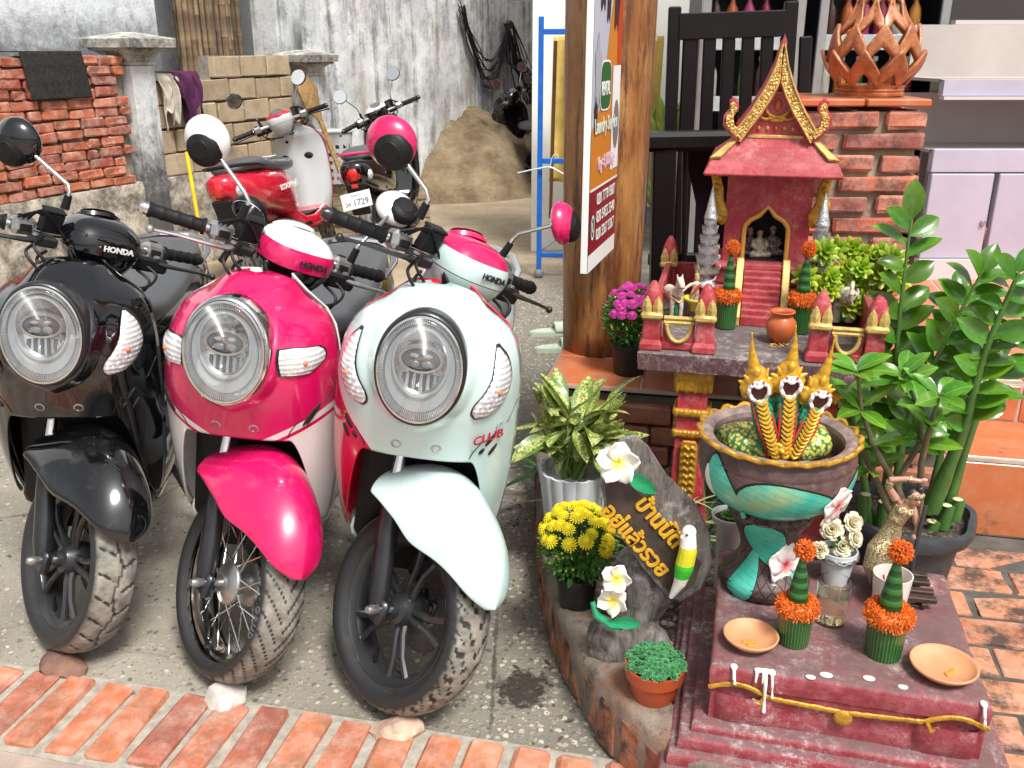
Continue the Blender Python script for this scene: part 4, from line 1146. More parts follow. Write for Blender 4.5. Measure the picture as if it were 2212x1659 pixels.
# sandals
M_sand = simple('pale green foam', (.52, .60, .47), .7)
def sandal(p, rz, label):
    t = thing('sandal', label, 'sandal', p, (0, 0, math.radians(rz)), 'pale green foam sandals on the ground behind the post')
    out = [(.045 * math.cos(a) * (1 + .12 * math.sin(a)), .13 * math.sin(a)) for a in [2 * PI * k / 28 for k in range(28)]]
    MB().loft([[V((x, y, z)) for x, y in out] for z in (0, .022)]).loft([[V((x * .9, y * .93, z)) for x, y in out] for z in (.022, .026)]).build('sole', M_sand, t)
    m = MB(); rows = []
    for j in range(8):
        y = .01 + j * .0125; rows.append([V((.047 * math.cos(a), y, .02 + .05 * math.sin(a))) for a in [PI * k / 12 for k in range(13)]])
    m.loft(rows, closed=False); m.build('strap', M_sand, t, solid=.006)
    dots = MB()
    for k in range(8): dots.ball(((-.015 if k % 2 else .015), -.095 + .018 * k, .026), (.006, .006, .003), 8, rings=4)
    tag(dots.build('nubs', M_gly, t), kind='stuff')
sandal(tuple(P(1192, 722, .0)), -78, 'pale green foam sandal farther back, strap up, left of the wooden post')
sandal(tuple(P(1206, 757, .0)), -80, 'pale green foam sandal nearer the tiled platform corner, left of the wooden post')
# ============================================================ right side: platform, steps, post, shop
F0 = V((.117, 2.966, 0)); PA = -12.0; MPF = frame(F0, PA)     # local x along the platform front, y backwards
ZP, ZS = .43, .28                                              # platform and step heights
M_core = simple('dark mortar core', (.16, .14, .12), .95, bump=.6, mott=.4)
core = MB().box((.655, .6, ZP / 2 - .016), (1.29, 1.18, ZP - .03)).box((2.3, 2.2, ZP / 2 - .016), (4.6, 3.6, ZP - .03)).box((3.0, .17, ZS / 2 - .016), (3.4, .31, ZS - .03))
plat = core.build('platform', M_core, None, smooth=False, M=MPF)
tag(plat, 'tiled brick platform with orange terracotta tiles and a step', 'platform')
def tile_mat():
    n = N('glossy terracotta tile')
    r = n.rnd(); c = n.mix(r, (.50, .125, .045), (.60, .18, .07))
    c = n.mix(n.math('MULTIPLY', n.ramp(n.noise(9, 6, .7), .45, .75), .45), c, (.62, .36, .24))
    c = n.mix(n.math('MULTIPLY', n.ramp(n.noise(4, 5, .7), .6, .68), .6), c, (.12, .06, .045))
    return n.fin(c, n.math('MULTIPLY_ADD', n.noise(14, 5), .3, .22), 0, n.bump(n.noise(40, 4), .1, .003), .15)
M_tile = tile_mat(); M_grout = simple('pale grout', (.55, .47, .40), .9, bump=.4, mott=.3)
def tiles(parent, w_, d, nx_, ny_, M, gap=.008, th=.014, nm='tile'):
    m = MB().box((0, 0, 0), (w_ - gap, d - gap, th), b=.003); t_ = m.build('t', M_tile, None, smooth=False); me = t_.data; bpy.data.objects.remove(t_)
    g_ = MB().box((nx_ * w_ / 2, ny_ * d / 2, -th / 2 - .001), (nx_ * w_, ny_ * d, th - .003)); 
    g_.build('grout', M_grout, parent, smooth=False, M=M)
    for i in range(nx_):
        for j in range(ny_):
            put(nm, me, parent, M @ Tr((i + .5) * w_, (j + .5) * d, -th / 2 + .002 + random.uniform(-.001, .001)) @ Rot('X', random.uniform(-.4, .4)))
tiles(plat, .325, .300, 4, 4, Tr(-.005, -.012, ZP))
tiles(plat, .300, .300, 12, 11, Tr(1.295, .335, ZP))
# diagonal cut tiles on the step tread
tiles(plat, .330, .34, 10, 1, Tr(1.295, -.005, ZS))
# risers (upright): rotate so that z -> y
tiles(plat, .300, ZS - .02, 11, 1, Tr(1.295, -.004, .006) @ Rot('X', 90) )
tiles(plat, .300, ZP - ZS - .015, 11, 1, Tr(1.295, .326, ZS + .004) @ Rot('X', 90))
PFB = brick_meshes('platform brick', (.203, .05, .062), brick_mat('dull red platform brick', ((.36, .10, .055), (.46, .17, .09), (.24, .08, .055)), (.30, .26, .21), .6, .3, .3), b=.006, jit=.003)
for r_ in range(5):
    for c_ in range(6):
        put('brick', random.choice(PFB), plat, Tr(.107 + c_ * .216 - (r_ % 2) * .07 + (.07 if c_ == 0 and r_ % 2 else 0), -.002, .046 + r_ * .0745) @ jitter(.5))
for r_ in range(5):
    for c_ in range(5): put('brick', random.choice(PFB), plat, Tr(.006, .12 + c_ * .228, .046 + r_ * .0745) @ Rot('Z', 90) @ jitter(.5))
# brick pavement at the right
pv2 = struct(MB().box((0, 0, .022), (3.4, 2.72, .046)).build('brick_path', simple('grey joint mortar', (.12, .11, .095), .95, bump=.8, bscale=60, mott=.5, mscale=9), None, smooth=False, M=frame((2.32, 1.02, 0), PA)))
PV = brick_meshes('path brick', (.238, .122, .05), brick_mat('worn path brick', ((.46, .16, .075), (.58, .25, .13), (.34, .095, .05)), (.26, .21, .16), .7, .6, .9), b=.005, jit=.005)
for i in range(-6, 7):
    for j in range(-10, 10):
        if i * .247 > 1.5 or i < -6: continue
        put('brick', random.choice(PV), pv2, Tr(i * .252 + (j % 2) * .12, j * .1345, .026) @ jitter(1.2, .004))

# wooden post
def wood_mat(name, a, b, dark, sc=1.0):
    n = N(name)
    v = n.scaled(16 * sc, 16 * sc, 1.1 * sc)
    f = n.noise(1.0, 7, .7, v, .6); c = n.mix(n.ramp(f, .3, .7), a, b)
    c = n.mix(n.math('MULTIPLY', n.ramp(n.noise(1.5, 8, .8, n.scaled(14, 14, 1.6)), .48, .58), .9), c, dark)
    z = n.xyz()[2]
    c = n.mix(n.math('MULTIPLY', n.ramp(n.noise(4, 6, .7, n.scaled(2, 2, .7)), .42, .62), .6), c, (.17, .045, .012))
    return n.fin(c, n.math('MULTIPLY_ADD', f, .3, .28), 0, n.bump(f, .5, .008), .25)
M_wood = wood_mat('varnished weathered log', (.26, .105, .03), (.52, .27, .09), (.045, .022, .012))
pp = MB(); rings = []
for i in range(40):
    z = i / 39 * 3.2; rr = .140 + .010 * math.sin(z * 1.3) + z * .004
    rings.append([V((rr * (1 + .022 * noise.noise(V((math.cos(a) * 1.4, math.sin(a) * 1.4, z * .8)))) * math.cos(a), rr * (1 + .02 * noise.noise(V((math.cos(a) * 2, math.sin(a) * 2, z + 5)))) * math.sin(a), z)) for a in [2 * PI * k / 48 for k in range(48)]])
pp.loft(rings)
pc = P(1299, 770, ZP)
post = pp.build('wooden_post', M_wood, None, M=Tr(pc.x + .005, pc.y + .12, ZP), angle=180); tag(post, 'thick varnished log post standing on the tiled platform', 'post')
# sign board on the post
SB = thing('rental_sign', 'tall orange and white rental and laundry banner board on the post side', 'sign', (0, 0, 0))
s0 = V((.229, 2.77, 0)); s1 = V((.352, 3.165, 0)); sdn = (s1 - s0).normalized(); L_ = (s1 - s0).length
nrm_ = V((sdn.y, -sdn.x, 0)); MS = Matrix((sdn, V((0, 0, 1)), nrm_)).transposed().to_4x4(); MS.translation = V((s0.x, s0.y, .85))
SB.matrix_world = MS   # local x along board, y up, z out of the printed face
HB = 1.35
def rect(x0, x1, y0, y1, z, mat, name, skew=0):
    m = MB().add([(x0, y0, z), (x1, y0 + skew, z), (x1, y1 + skew, z), (x0, y1, z)], [(0, 1, 2, 3)]); return m.build(name, mat, SB, smooth=False)
def poly(pts, z, mat, name): return MB().add([(x, y, z) for x, y in pts], [tuple(range(len(pts)))]).build(name, mat, SB, smooth=False)
def pr(name, c, rough=.4, **k): return simple(name, c, rough, **k)
M_bw = pr('white foam board', (.86, .88, .86), .5)
MB().box((L_ / 2, HB / 2, -.011), (L_, HB, .020), b=.001).build('board', M_bw, SB, smooth=False)
rect(.004, L_ - .002, .004, HB - .004, .0004, pr('pale blue print', (.50, .53, .62)), 'print')
poly([(.004, .06), (L_ - .002, .06), (L_ - .002, 1.06), (L_ * .55, .72), (L_ * .35, .50), (.004, .42)], .0012, pr('orange print', (.62, .22, .02)), 'orange_print')
poly([(L_ - .002, .5), (L_ - .002, 1.06), (L_ * .80, .86), (L_ * .85, .60)], .0020, pr('red print', (.55, .04, .01)), 'red_print')
poly([(.004, .055), (L_ - .002, .055), (L_ - .002, .245), (.004, .245)], .0022, pr('dark red print', (.26, .008, .018)), 'dark_red_print')
rect(.004, L_ - .002, .245, .252, .0028, M_bw, 'white_rule')
rect(.004, L_ - .002, .0, .055, .0014, M_bw, 'white_margin')
rect(L_ * .50, L_ - .002, HB - .16, HB - .02, .0016, pr('yellow print', (.72, .62, .03)), 'yellow_panel')
# washing machine
rect(L_ * .70, L_ - .004, .28, .60, .0026, M_bw, 'washer_print')
MB().lathe([(0, .0034), (.045, .0034)], 24, cap=False).build('washer_door', pr('grey print', (.18, .19, .22)), SB, M=Tr(L_ * .86, .42, 0) @ Sc(1, 1.7, 1))
# scooters printed on the banner: dark silhouettes
def blob(cx, cy, w_, h, mat, nm='motorbike_print', z=.0024):
    pts = [(cx + w_ * math.cos(a) * (1 + .25 * math.sin(3 * a + 1)), cy + h * math.sin(a) * (1 + .18 * math.sin(5 * a))) for a in [2 * PI * k / 30 for k in range(30)]]
    poly(pts, z, mat, nm)
dkp = pr('dark print', (.035, .018, .018)); blob(.12, .90, .05, .15, dkp); blob(.20, .84, .035, .12, dkp); blob(.32, .83, .05, .13, dkp); blob(.11, 1.22, .045, .12, dkp); blob(.33, 1.0, .018, .10, dkp)
blob(.07, .58, .045, .10, pr('grey print 2', (.40, .42, .46))); blob(.05, .46, .02, .05, dkp, z=.003); blob(.14, .86, .012, .08, pr('crimson print', (.4, .01, .05)), z=.003)
gpan = [(L_ * .30 + .075 * math.copysign(abs(math.cos(a)) ** .5, math.cos(a)), .545 + .068 * math.copysign(abs(math.sin(a)) ** .5, math.sin(a))) for a in [2 * PI * k / 32 for k in range(32)]]
cx_ = L_ * .44; gpan = [(x + L_ * .14, y) for x, y in gpan]
poly([(cx_ + (x - cx_) * 1.07, .545 + (y - .545) * 1.08) for x, y in gpan], .0030, M_bw, 'badge_border'); poly(gpan, .0036, pr('green print', (.012, .13, .03)), 'badge')
text('lettering', 'RENTAL', .056, M_bw, SB, Tr(cx_, .535, .0042), sx=.62, ext=.0004, bold=.001)
text('lettering', 'Laundry Service', .062, pr('mint print', (.62, .75, .66)), SB, Tr(L_ * .50, .430, .0042), sx=.85, ext=.0004, bold=.0015)
text('lettering', '1kg=9,000kip', .056, pr('lilac print', (.78, .55, .66)), SB, Tr(L_ * .52, .318, .0042), sx=.85, ext=.0004, bold=.0015)
for i, t_ in enumerate(('020 7779 9387', '020 5455 5540', '020 5567 5567')):
    text('lettering', t_, .050, M_bw, SB, Tr(L_ * .57, .210 - i * .055, .0042), sx=.92, ext=.0003, bold=.0004)
MB().lathe([(0, .0046), (.024, .0046)], 24, cap=False).build('phone_badge', pr('green print 2', (.02, .20, .05)), SB, M=Tr(.042, .135, 0) @ Sc(1, 1.6, 1))
MB().lathe([(.019, .0052), (.024, .0052)], 24, cap=False).build('phone_ring', M_bw, SB, M=Tr(.042, .135, 0) @ Sc(1, 1.6, 1))
MB().tube([(.034, .15, .0056), (.036, .132, .0056), (.050, .120, .0056)], .0035, 6, flat=.2).build('phone_handset', M_bw, SB)

# dark wooden bench with slatted back
M_dw = simple('dark brown lacquered wood', (.008, .005, .006), .45, spec=.3, mott=.3, mscale=12, bump=.1)
bn = thing('wooden_bench', 'dark brown slatted wooden bench behind the spirit house', 'bench', (0, 0, 0))
def bar(name, a, b_, dim, mat=M_dw, par=bn, bv=.006):
    a, b_ = V(a), V(b_); d = b_ - a; z_ = d.normalized()
    if abs(z_.z) > .7: x_ = V((0, 1, 0)).cross(z_).normalized()
    else: x_ = V((0, 0, 1))
    y_ = z_.cross(x_).normalized(); x_ = y_.cross(z_); M = Matrix((x_, y_, z_)).transposed().to_4x4(); M.translation = (a + b_) / 2
    return MB().box((0, 0, 0), (dim[0], dim[1], d.length), b=bv).build(name, mat, par, smooth=False, M=M)
YB = 3.95
def bx_(x, y, Y=YB): return PY(x, y, Y)
def vert(name, x, y0, y1, w_, Y=YB, x1=None, dep=.03):
    a = bx_(x, y0, Y); b_ = bx_(x if x1 is None else x1, y1, Y); return bar(name, a, b_, (w_, dep))
vert('post', 1458, 14, 700, .05, x1=1432)
vert('post', 1710, 2, 700, .055, x1=1660)
a = bx_(1462, 58); b_ = bx_(1706, 50); bar('top_rail', a, b_, (.10, .03), bv=.004)
for k in range(7):
    x = 1492 + k * 41.5; vert('slat', x, 78, 620, .052 if k else .062, x1=x - 26, dep=.018)
YA = 3.5
a = PY(1374, 306, YA); b_ = PY(1700, 300, YA + .05); m_ = bar('armrest', a, b_, (.07, .10), bv=.016)
vert('front_leg', 1435, 318, 700, .085, YA, x1=1425, dep=.06)
vert('slat', 1480, 318, 700, .02, YA + .05, x1=1475)
MB().loft([[V(PY(x, y, YA + .1 + dy)) for x, y in ((1478, 322), (1580, 322), (1570, 600), (1520, 520))] for dy in (0, .03)]).build('side_board', M_dw, bn, smooth=False)
bar('lower_rail', PY(1400, 560, YA + .08), PY(1640, 560, YA + .08), (.05, .03))

# drinks coolers with glass doors
M_alf = simple('brushed aluminium frame', (.42, .42, .41), .35, metal=.6, mott=.15); M_wsh = simple('white shelf strip', (.75, .75, .73), .4)
M_cool = simple('dark cooler inside', (.012, .015, .024), .5)
M_gls = N('cooler door glass'); M_gls = M_gls.fin((.9, .95, .96), .02, 0, None, 0, trans=1.0, ior=1.05)
YC = 5.0
def cooler(x0, x1, label, loc_y=YC, ang_=-2):
    a = PY(x0, 100, loc_y); b2 = PY(x1, 100, loc_y); w_ = b2.x - a.x
    t = thing('drinks_cooler', label, 'cooler', (a.x, loc_y, ZP), (0, 0, math.radians(ang_)), 'glass door drinks coolers')
    H = 2.0
    MB().box((w_ / 2, .45, H / 2), (w_, .02, H)).box((.01, .22, H / 2), (.02, .44, H)).box((w_ - .01, .22, H / 2), (.02, .44, H)).box((w_ / 2, .22, .05), (w_, .44, .1)).box((w_ / 2, .22, H), (w_, .44, .06)).build('cabinet', M_cool, t, smooth=False)
    for x in (.02, w_ - .02): MB().box((x, -.01, H / 2), (.045, .03, H), b=.004).build('door_frame', M_alf, t, smooth=False)
    for zz_ in (H - .02, .06): MB().box((w_ / 2, -.01, zz_), (w_ - .09, .03, .06)).build('door_frame', M_alf, t, smooth=False)
    cols = [(.55, .20, .02), (.30, .015, .05), (.55, .12, .02), (.03, .12, .03), (.55, .50, .42), (.45, .05, .15), (.08, .02, .02)]
    for k, z in enumerate((.20, .50, .80, 1.10, 1.40)):
        MB().box((w_ / 2, .20, z), (w_ - .05, .36, .02)).build('shelf', M_wsh, t, smooth=False)
        MB().box((w_ / 2, .015, z), (w_ - .05, .008, .075), b=.002).build('shelf_strip', M_wsh, t, smooth=False)
    for k, z in enumerate((.21, .51, .81, 1.11, 1.41)):
        n_ = int((w_ - .1) / .085)
        for i in range(n_):
            bt = MB(); x = .08 + i * .085
            cc = cols[(i * 3 + k * 2) % len(cols)]
            o = bt.lathe([(.0, 0), (.03, .002), (.032, .02), (.032, .12), (.028, .15), (.012, .18), (.012, .20)], 12).build('bottle', simple('drink %d' % ((i * 3 + k * 2) % 7), cc, .25, coat=.5) if ('drink %d' % ((i * 3 + k * 2) % 7)) not in bpy.data.materials else bpy.data.materials['drink %d' % ((i * 3 + k * 2) % 7)], None, M=t.matrix_basis @ Tr(x, .08, z + .001))
            tag(o, '%s drink bottle, %s from left, %s shelf of the %s cooler' % (('amber', 'dark plum', 'orange', 'green', 'cream', 'pink', 'brown')[(i * 3 + k * 2) % 7], ('one', 'two', 'three', 'four', 'five', 'six', 'seven', 'eight', 'nine')[i], ('lowest', 'second', 'third', 'fourth', 'top')[k], 'left' if x0 < 1700 else 'right'), 'bottle', 'bottles in the %s cooler' % ('left' if x0 < 1700 else 'right'))
            MB().lathe([(.014, .20), (.014, .222), (0, .223)], 10).build('bottle_cap', M_wht, o)
    MB().box((w_ / 2, -.008, H / 2), (w_ - .09, .005, H - .12)).build('glass_door', M_gls, t, smooth=False)
    return t
cooler(1512, 1728, 'glass door drinks cooler behind the slatted bench')
cooler(1762, 2034, 'glass door drinks cooler behind the terracotta lantern')
# shop back wall, white backdrop added for outdoor brightness in bench gap, palms
bwall = MB().box((2.95, 5.9, 1.9), (3.4, .1, 3.8)).build('shop_wall', simple('dark shop wall', (.05, .045, .045), .8), None, smooth=False); tag(bwall, 'dark back wall of the shop behind the coolers', 'wall')
ww = MB().box((1.0, 7.2, 1.8), (1.7, .1, 3.6)).build('white_backdrop', simple('white backdrop', (.90, .91, .88), .8), None, smooth=False); tag(ww, 'bright white backdrop added for outdoor light between the post and the bench', 'wall')
M_palm = simple('yellow green palm leaf', (.30, .42, .04), .5, mott=.3, vary=.3)
pm_ = thing('palm_plant', 'yellow green palm fronds in front of the white backdrop', 'palm', tuple(P(1450, 330, .0).xy.to_tuple()) + (0,) if False else (1.05, 6.6, 0))
for k in range(14):
    a = random.uniform(-1.2, 1.2); l_ = random.uniform(.5, .95); m = MB(); rows = []
    base = V((random.uniform(-.12, .12), random.uniform(-.1, .1), random.uniform(.2, .9)))
    for i in range(8):
        q = i / 7; p = base + V((math.sin(a) * l_ * q * .55, 0, l_ * q * (1.1 - .55 * q)))
        wv = .028 * math.sin(PI * min(.98, q + .08)); rows.append([p + V((-wv, 0, 0)), p + V((0, -.01, .004)), p + V((wv, 0, 0))])
    m.loft(rows, closed=False).build('frond', M_palm, pm_, solid=.002)

# brick pillar with terracotta lantern
YP = 2.98
px1 = PY(2000, 230, YP).x; W_ = .39
pil = thing('brick_pillar', 'red brick pillar with pale mortar joints and a tiled top behind the shrine', 'pillar', (px1 - W_, YP, ZP - .18), (0, 0, math.radians(-2)))
HT = 1.355 - (ZP - .18)
MB().box((W_ / 2, .2, HT / 2 - .02), (W_ - .03, .40 - .03, HT - .04)).build('core', simple('sandy mortar', (.34, .29, .21), .95, bump=.9, bscale=70, mott=.35, mscale=10), pil, smooth=False)
PM = brick_mat('dusky red pillar brick', ((.50, .13, .08), (.56, .20, .12), (.34, .10, .08)), (.10, .08, .08), .5, .5, .7)
PB1 = brick_meshes('pillar brick', (.245, .05, .050), PM, b=.007, jit=.004); PB2 = brick_meshes('pillar half brick', (.122, .05, .050), PM, b=.007, jit=.004)
for r_ in range(16):
    z = HT - .064 - r_ * .0655; x = W_
    seq = [(.122, PB2), (.245, PB1), (.122, PB2)] if r_ % 2 == 0 else [(.245, PB1), (.122, PB2), (.122, PB2)]
    for wd_, ms in seq:
        if x - wd_ < -.02: break
        put('brick', random.choice(ms), pil, Tr(x - wd_ / 2, .018, z) @ jitter(.8, .003)); x -= wd_ + .022
    for k in range(2): put('brick', random.choice(PB1 if (r_ + k) % 2 else PB2), pil, Tr(W_ - .014, .13 + k * .2, z) @ Rot('Z', 90) @ jitter(.5))
for k in range(2): MB().box((0, 0, 0), (W_ / 2 + .0, .42, .022), b=.004).build('cap_tile', M_tile, pil, smooth=False, M=Tr(W_ * (.25 + .5 * k) + (.006 if k else -.002), .195, HT - .012))
# terracotta lantern: pierced lotus petals in three tiers
def lantern_mat():
    n = N('glazed terracotta lantern'); z = n.xyz()[2]
    c = n.mix(n.ramp(n.noise(12, 6, .7), .35, .7), (.30, .085, .022), (.52, .19, .065))
    c = n.mix(n.math('MULTIPLY', n.ramp(n.noise(26, 6, .75), .5, .75), .6), c, (.72, .45, .32))
    return n.fin(c, .45, 0, n.bump(n.noise(50, 5), .4, .004), .2)
M_ter = lantern_mat()
lc = PY(1876, 212, YP + .16)
lan = thing('terracotta_lantern', 'large pierced terracotta lotus petal lantern on the brick pillar', 'lantern', (lc.x, lc.y, 1.357)); lan.scale = (.68, .68, .66)
def lrad(z): return itp([(0, .150), (.03, .150), (.06, .165), (.13, .205), (.20, .205), (.28, .180), (.36, .125), (.44, .075), (.5, .04)], z)
m = MB().lathe([(.13, .0), (.155, .002), (.158, .012), (.150, .018), (.156, .028), (.150, .036), (.160, .05), (.155, .052), (.14, .03), (.13, .01)], 40, cap=False); m.build('base_ring', M_ter, lan)
NP = 9
def chev(k, z0, A_, T_, ph, parent, tip):
    rows = []
    for i in range(13):
        s_ = i / 12 * 2 - 1; a0 = 2 * PI * (k + ph) / NP + s_ * PI / NP
        zl = z0 + A_ * (1 - 2 * abs(s_)); zh = zl + T_ * (1 - .30 * abs(s_))
        rows.append([V(((lrad(z) + tip * q ** 2 * (1 - abs(s_)) ** 1.5 + .006 * q) * math.cos(a0), (lrad(z) + tip * q ** 2 * (1 - abs(s_)) ** 1.5 + .006 * q) * math.sin(a0), z)) for q, z in [(t, zl + (zh - zl) * t) for t in (0, .3, .6, .85, 1)]])
    MB().loft(rows, closed=False).build('petal', M_ter, parent, solid=.015, smooth=True)
for k in range(NP):
    chev(k, .068, .036, .104, 0, lan, .034)
    chev(k, .190, .036, .104, .5, lan, .034)
    chev(k, .312, .034, .100, 0, lan, .024)
    chev(k, .425, .024, .090, .5, lan, .005)
MB().lathe([(.075, .44), (.078, .46), (.06, .49), (.03, .53), (.0, .54)], 30, cap=False).build('crown', M_ter, lan)
MB().tube([(0, 0, 0), (0, 0, .16)], .014, 10).build('lamp_stem', simple('tan cardboard tube', (.30, .22, .12), .6), lan)
# lavender metal shelf cabinet at the right
M_lav = simple('lavender grey steel', (.50, .48, .60), .38, metal=.1, mott=.12, mscale=2.5); M_bei = simple('beige grey inner panel', (.50, .45, .42), .6, mott=.15, mscale=2)
M_lip = simple('pale shelf lip', (.60, .58, .60), .4)
YK = 4.45
cb_ = thing('metal_cabinet', 'lavender grey metal shelf cabinet with plain doors on the platform', 'cabinet', (PY(1985, 560, YK).x, YK, 0), (0, 0, 0))
def hY(y, Y=YK): return PY(1100, y, Y).z
W2 = 2.2
zb_, z1_, z2_, z3_, z4_, z5_ = ZP, hY(560), hY(375), hY(325), hY(214), hY(180)
MB().box((W2 / 2, .02, (zb_ + z1_) / 2), (W2, .06, z1_ - zb_ + .0)).build('base_trim', M_lip, cb_, smooth=False)
for k in range(4): MB().box((.155 + .56 * k + (.0 if k else -.0), .03, (z1_ + z2_) / 2), ((.30 if k == 0 else .55), .04, z2_ - z1_ - .006), b=.004).build('door', M_lav, cb_, smooth=False, M=Tr(.0 if k == 0 else -.11, 0, 0))
MB().lathe([(0, .010), (.010, .010), (.014, .004), (.014, 0)], 14, face((.285, .008, (z1_ + z2_) / 2 - .03), (0, -1, 0))).build('lock', M_alu, cb_)
MB().box((W2 / 2, .04, (z2_ + z3_) / 2 + .004), (W2, .05, z3_ - z2_), b=.003).build('shelf_front', M_lav, cb_, smooth=False)
MB().box((W2 / 2, .45, (z3_ + z4_) / 2), (W2, .02, z4_ - z3_ + .02)).box((W2 / 2, .25, z3_ - .01), (W2, .40, .014)).build('recess', M_bei, cb_, smooth=False)
MB().box((W2 / 2, .02, z4_ + .004), (W2, .05, .014)).build('shelf_lip', M_lip, cb_, smooth=False)
MB().box((W2 / 2, .04, (z4_ + z5_) / 2 + .014), (W2, .05, z5_ - z4_)).build('shelf_front', M_lav, cb_, smooth=False)
z6_ = hY(48)
MB().box((W2 / 2, .45, (z5_ + z6_) / 2), (W2, .02, z6_ - z5_)).box((W2 / 2, .25, z5_ + .01), (W2, .40, .014)).build('recess', M_bei, cb_, smooth=False)
MB().box((W2 / 2, .02, z6_), (W2, .05, .018)).build('shelf_lip', M_lip, cb_, smooth=False)
bar('side_frame', PY(1992, 580, YK), PY(2040, 0, YK), (.03, .03), M_dw, cb_, bv=.0)
bar('side_frame', PY(1977, 580, YK + .05), PY(2022, 0, YK + .05), (.06, .03), M_alf, cb_, bv=.0)
rp = MB().tube([PY(2094, 48, YK - .05), PY(2096, 64, YK - .05), PY(2090, 80, YK - .05), PY(2092, 118, YK - .05)], [.014, .022, .012, .010], 8).build('strap', M_blk, cb_)
# ============================================================ planted bed with curved brick edging
ZB = .155
curve = [V(p) for p in ((.075, 2.95), (.068, 2.62), (.068, 2.43), (.080, 2.12), (.118, 1.957), (.152, 1.822), (.182, 1.732), (.228, 1.631), (.285, 1.535), (.36, 1.44), (.45, 1.37), (.56, 1.32))]
curve = [V((c.x, c.y, 0)) for c in [V((p[0], p[1], 0)) for p in curve]]
def along(pts, s):
    for i in range(len(pts) - 1):
        l = (pts[i + 1] - pts[i]).length
        if s <= l or i == len(pts) - 2: return pts[i].lerp(pts[i + 1], s / l), (pts[i + 1] - pts[i]).normalized()
        s -= l
# smooth the curve
for _ in range(2):
    q = [curve[0]]
    for a, b in zip(curve, curve[1:]): q += [a.lerp(b, .25), a.lerp(b, .75)]
    curve = q + [curve[-1]]
CL_ = sum((b - a).length for a, b in zip(curve, curve[1:]))
edge = thing('planter_edging', 'curved edging of old upright bricks and stained mortar round the planted bed', 'edging', (0, 0, 0))
rows = [[], [], [], [], [], []]
for k in range(90):
    p, d = along(curve, CL_ * k / 89); nn = V((-d.y, d.x, 0))     # points to the bed side (right)
    if nn.x < 0: nn = -nn
    w_ = .006 * noise.noise(V((k * .3, 2, 0)))
    for r_, (o_, z) in enumerate(((.012, -.02), (.008, .10), (.010, ZB + .004), (.025, ZB + .018 + w_), (.10, ZB + .016 - w_), (.125, ZB - .03))):
        q = p + nn * o_; rows[r_].append((q.x, q.y, z))
def edge_mat():
    n = N('stained edging mortar')
    c = n.mix(n.ramp(n.noise(8, 6, .7), .35, .65), (.17, .14, .115), (.42, .34, .27))
    c = n.mix(n.math('MULTIPLY', n.ramp(n.noise(5, 6, .75), .5, .66), .8), c, (.42, .16, .075))
    c = n.mix(n.math('MULTIPLY', n.ramp(n.noise(13, 7, .8), .52, .66), .85), c, (.05, .042, .035))
    return n.fin(c, .85, 0, n.bump(n.noise(45, 8, .8), .9, .012))
m = MB().loft(rows, closed=False); m.build('mortar', edge_mat(), edge, angle=60)
EB = brick_meshes('edging brick', (.066, .05, .125), brick_mat('stained edging brick', ((.46, .15, .06), (.56, .22, .09), (.30, .10, .06)), (.07, .055, .045), .9, .35, 1.0), b=.006, jit=.004)
k = 0; s_ = .02
while s_ < CL_ - .04:
    p, d = along(curve, s_ + .033); nn = V((-d.y, d.x, 0)); nn = nn if nn.x > 0 else -nn
    q = p + nn * .0325
    put('brick', random.choice(EB), edge, Tr(q.x, q.y, .070) @ Rot('Z', math.degrees(math.atan2(d.y, d.x))) @ jitter(1.6)); s_ += .088
def soil_mat():
    n = N('leaf littered soil'); c = n.mix(n.ramp(n.noise(30, 6, .8), .4, .65), (.035, .026, .018), (.15, .115, .085))
    v_ = n.vor(110, None, 'F1', 'Color'); q = n.n('ShaderNodeSeparateColor'); n.l(v_, q.inputs[0])
    c = n.mix(n.ramp(q.outputs[0], .78, .82), c, (.22, .17, .12)); return n.fin(c, .95, 0, n.bump(n.noise(60, 7, .8), 1.0, .015))
M_soil = soil_mat()
ins = [];
for k in range(40):
    p, d = along(curve, CL_ * k / 39); nn = V((-d.y, d.x, 0)); nn = nn if nn.x > 0 else -nn; ins.append(p + nn * .11)
rowA = [(p.x, p.y, ZB - .02) for p in ins]; rowB = [(min(1.0, max(p.x + .02, .62 + (p.y - 1.45) * .45)), p.y, ZB - .02) for i, p in enumerate(ins)]
rowsS = [[V(a).lerp(V(b), t) + V((0, 0, .012 * noise.noise(V((t * 9, i * .4, 0))))) for i, (a, b) in enumerate(zip(rowA, rowB))] for t in [j / 12 for j in range(13)]]
bedo = MB().loft(rowsS, closed=False).build('soil_bed', M_soil, None, angle=180); tag(bedo, kind='structure')
pebs = MB(); rp_ = random.Random(11)
for k in range(150):
    x = rp_.uniform(.30, .52); y = rp_.uniform(1.55, 2.3); r_ = rp_.uniform(.005, .012)
    pebs.ball((x, y, ZB - .015), (r_, r_ * rp_.uniform(.6, 1), r_ * .6), 6, rings=4)
tag(pebs.build('gravel', simple('mixed pebbles', (.38, .33, .27), .8, mott=.5, mscale=40), None), 'small pebbles scattered on the soil between edging and pedestal', 'gravel', kind='stuff')

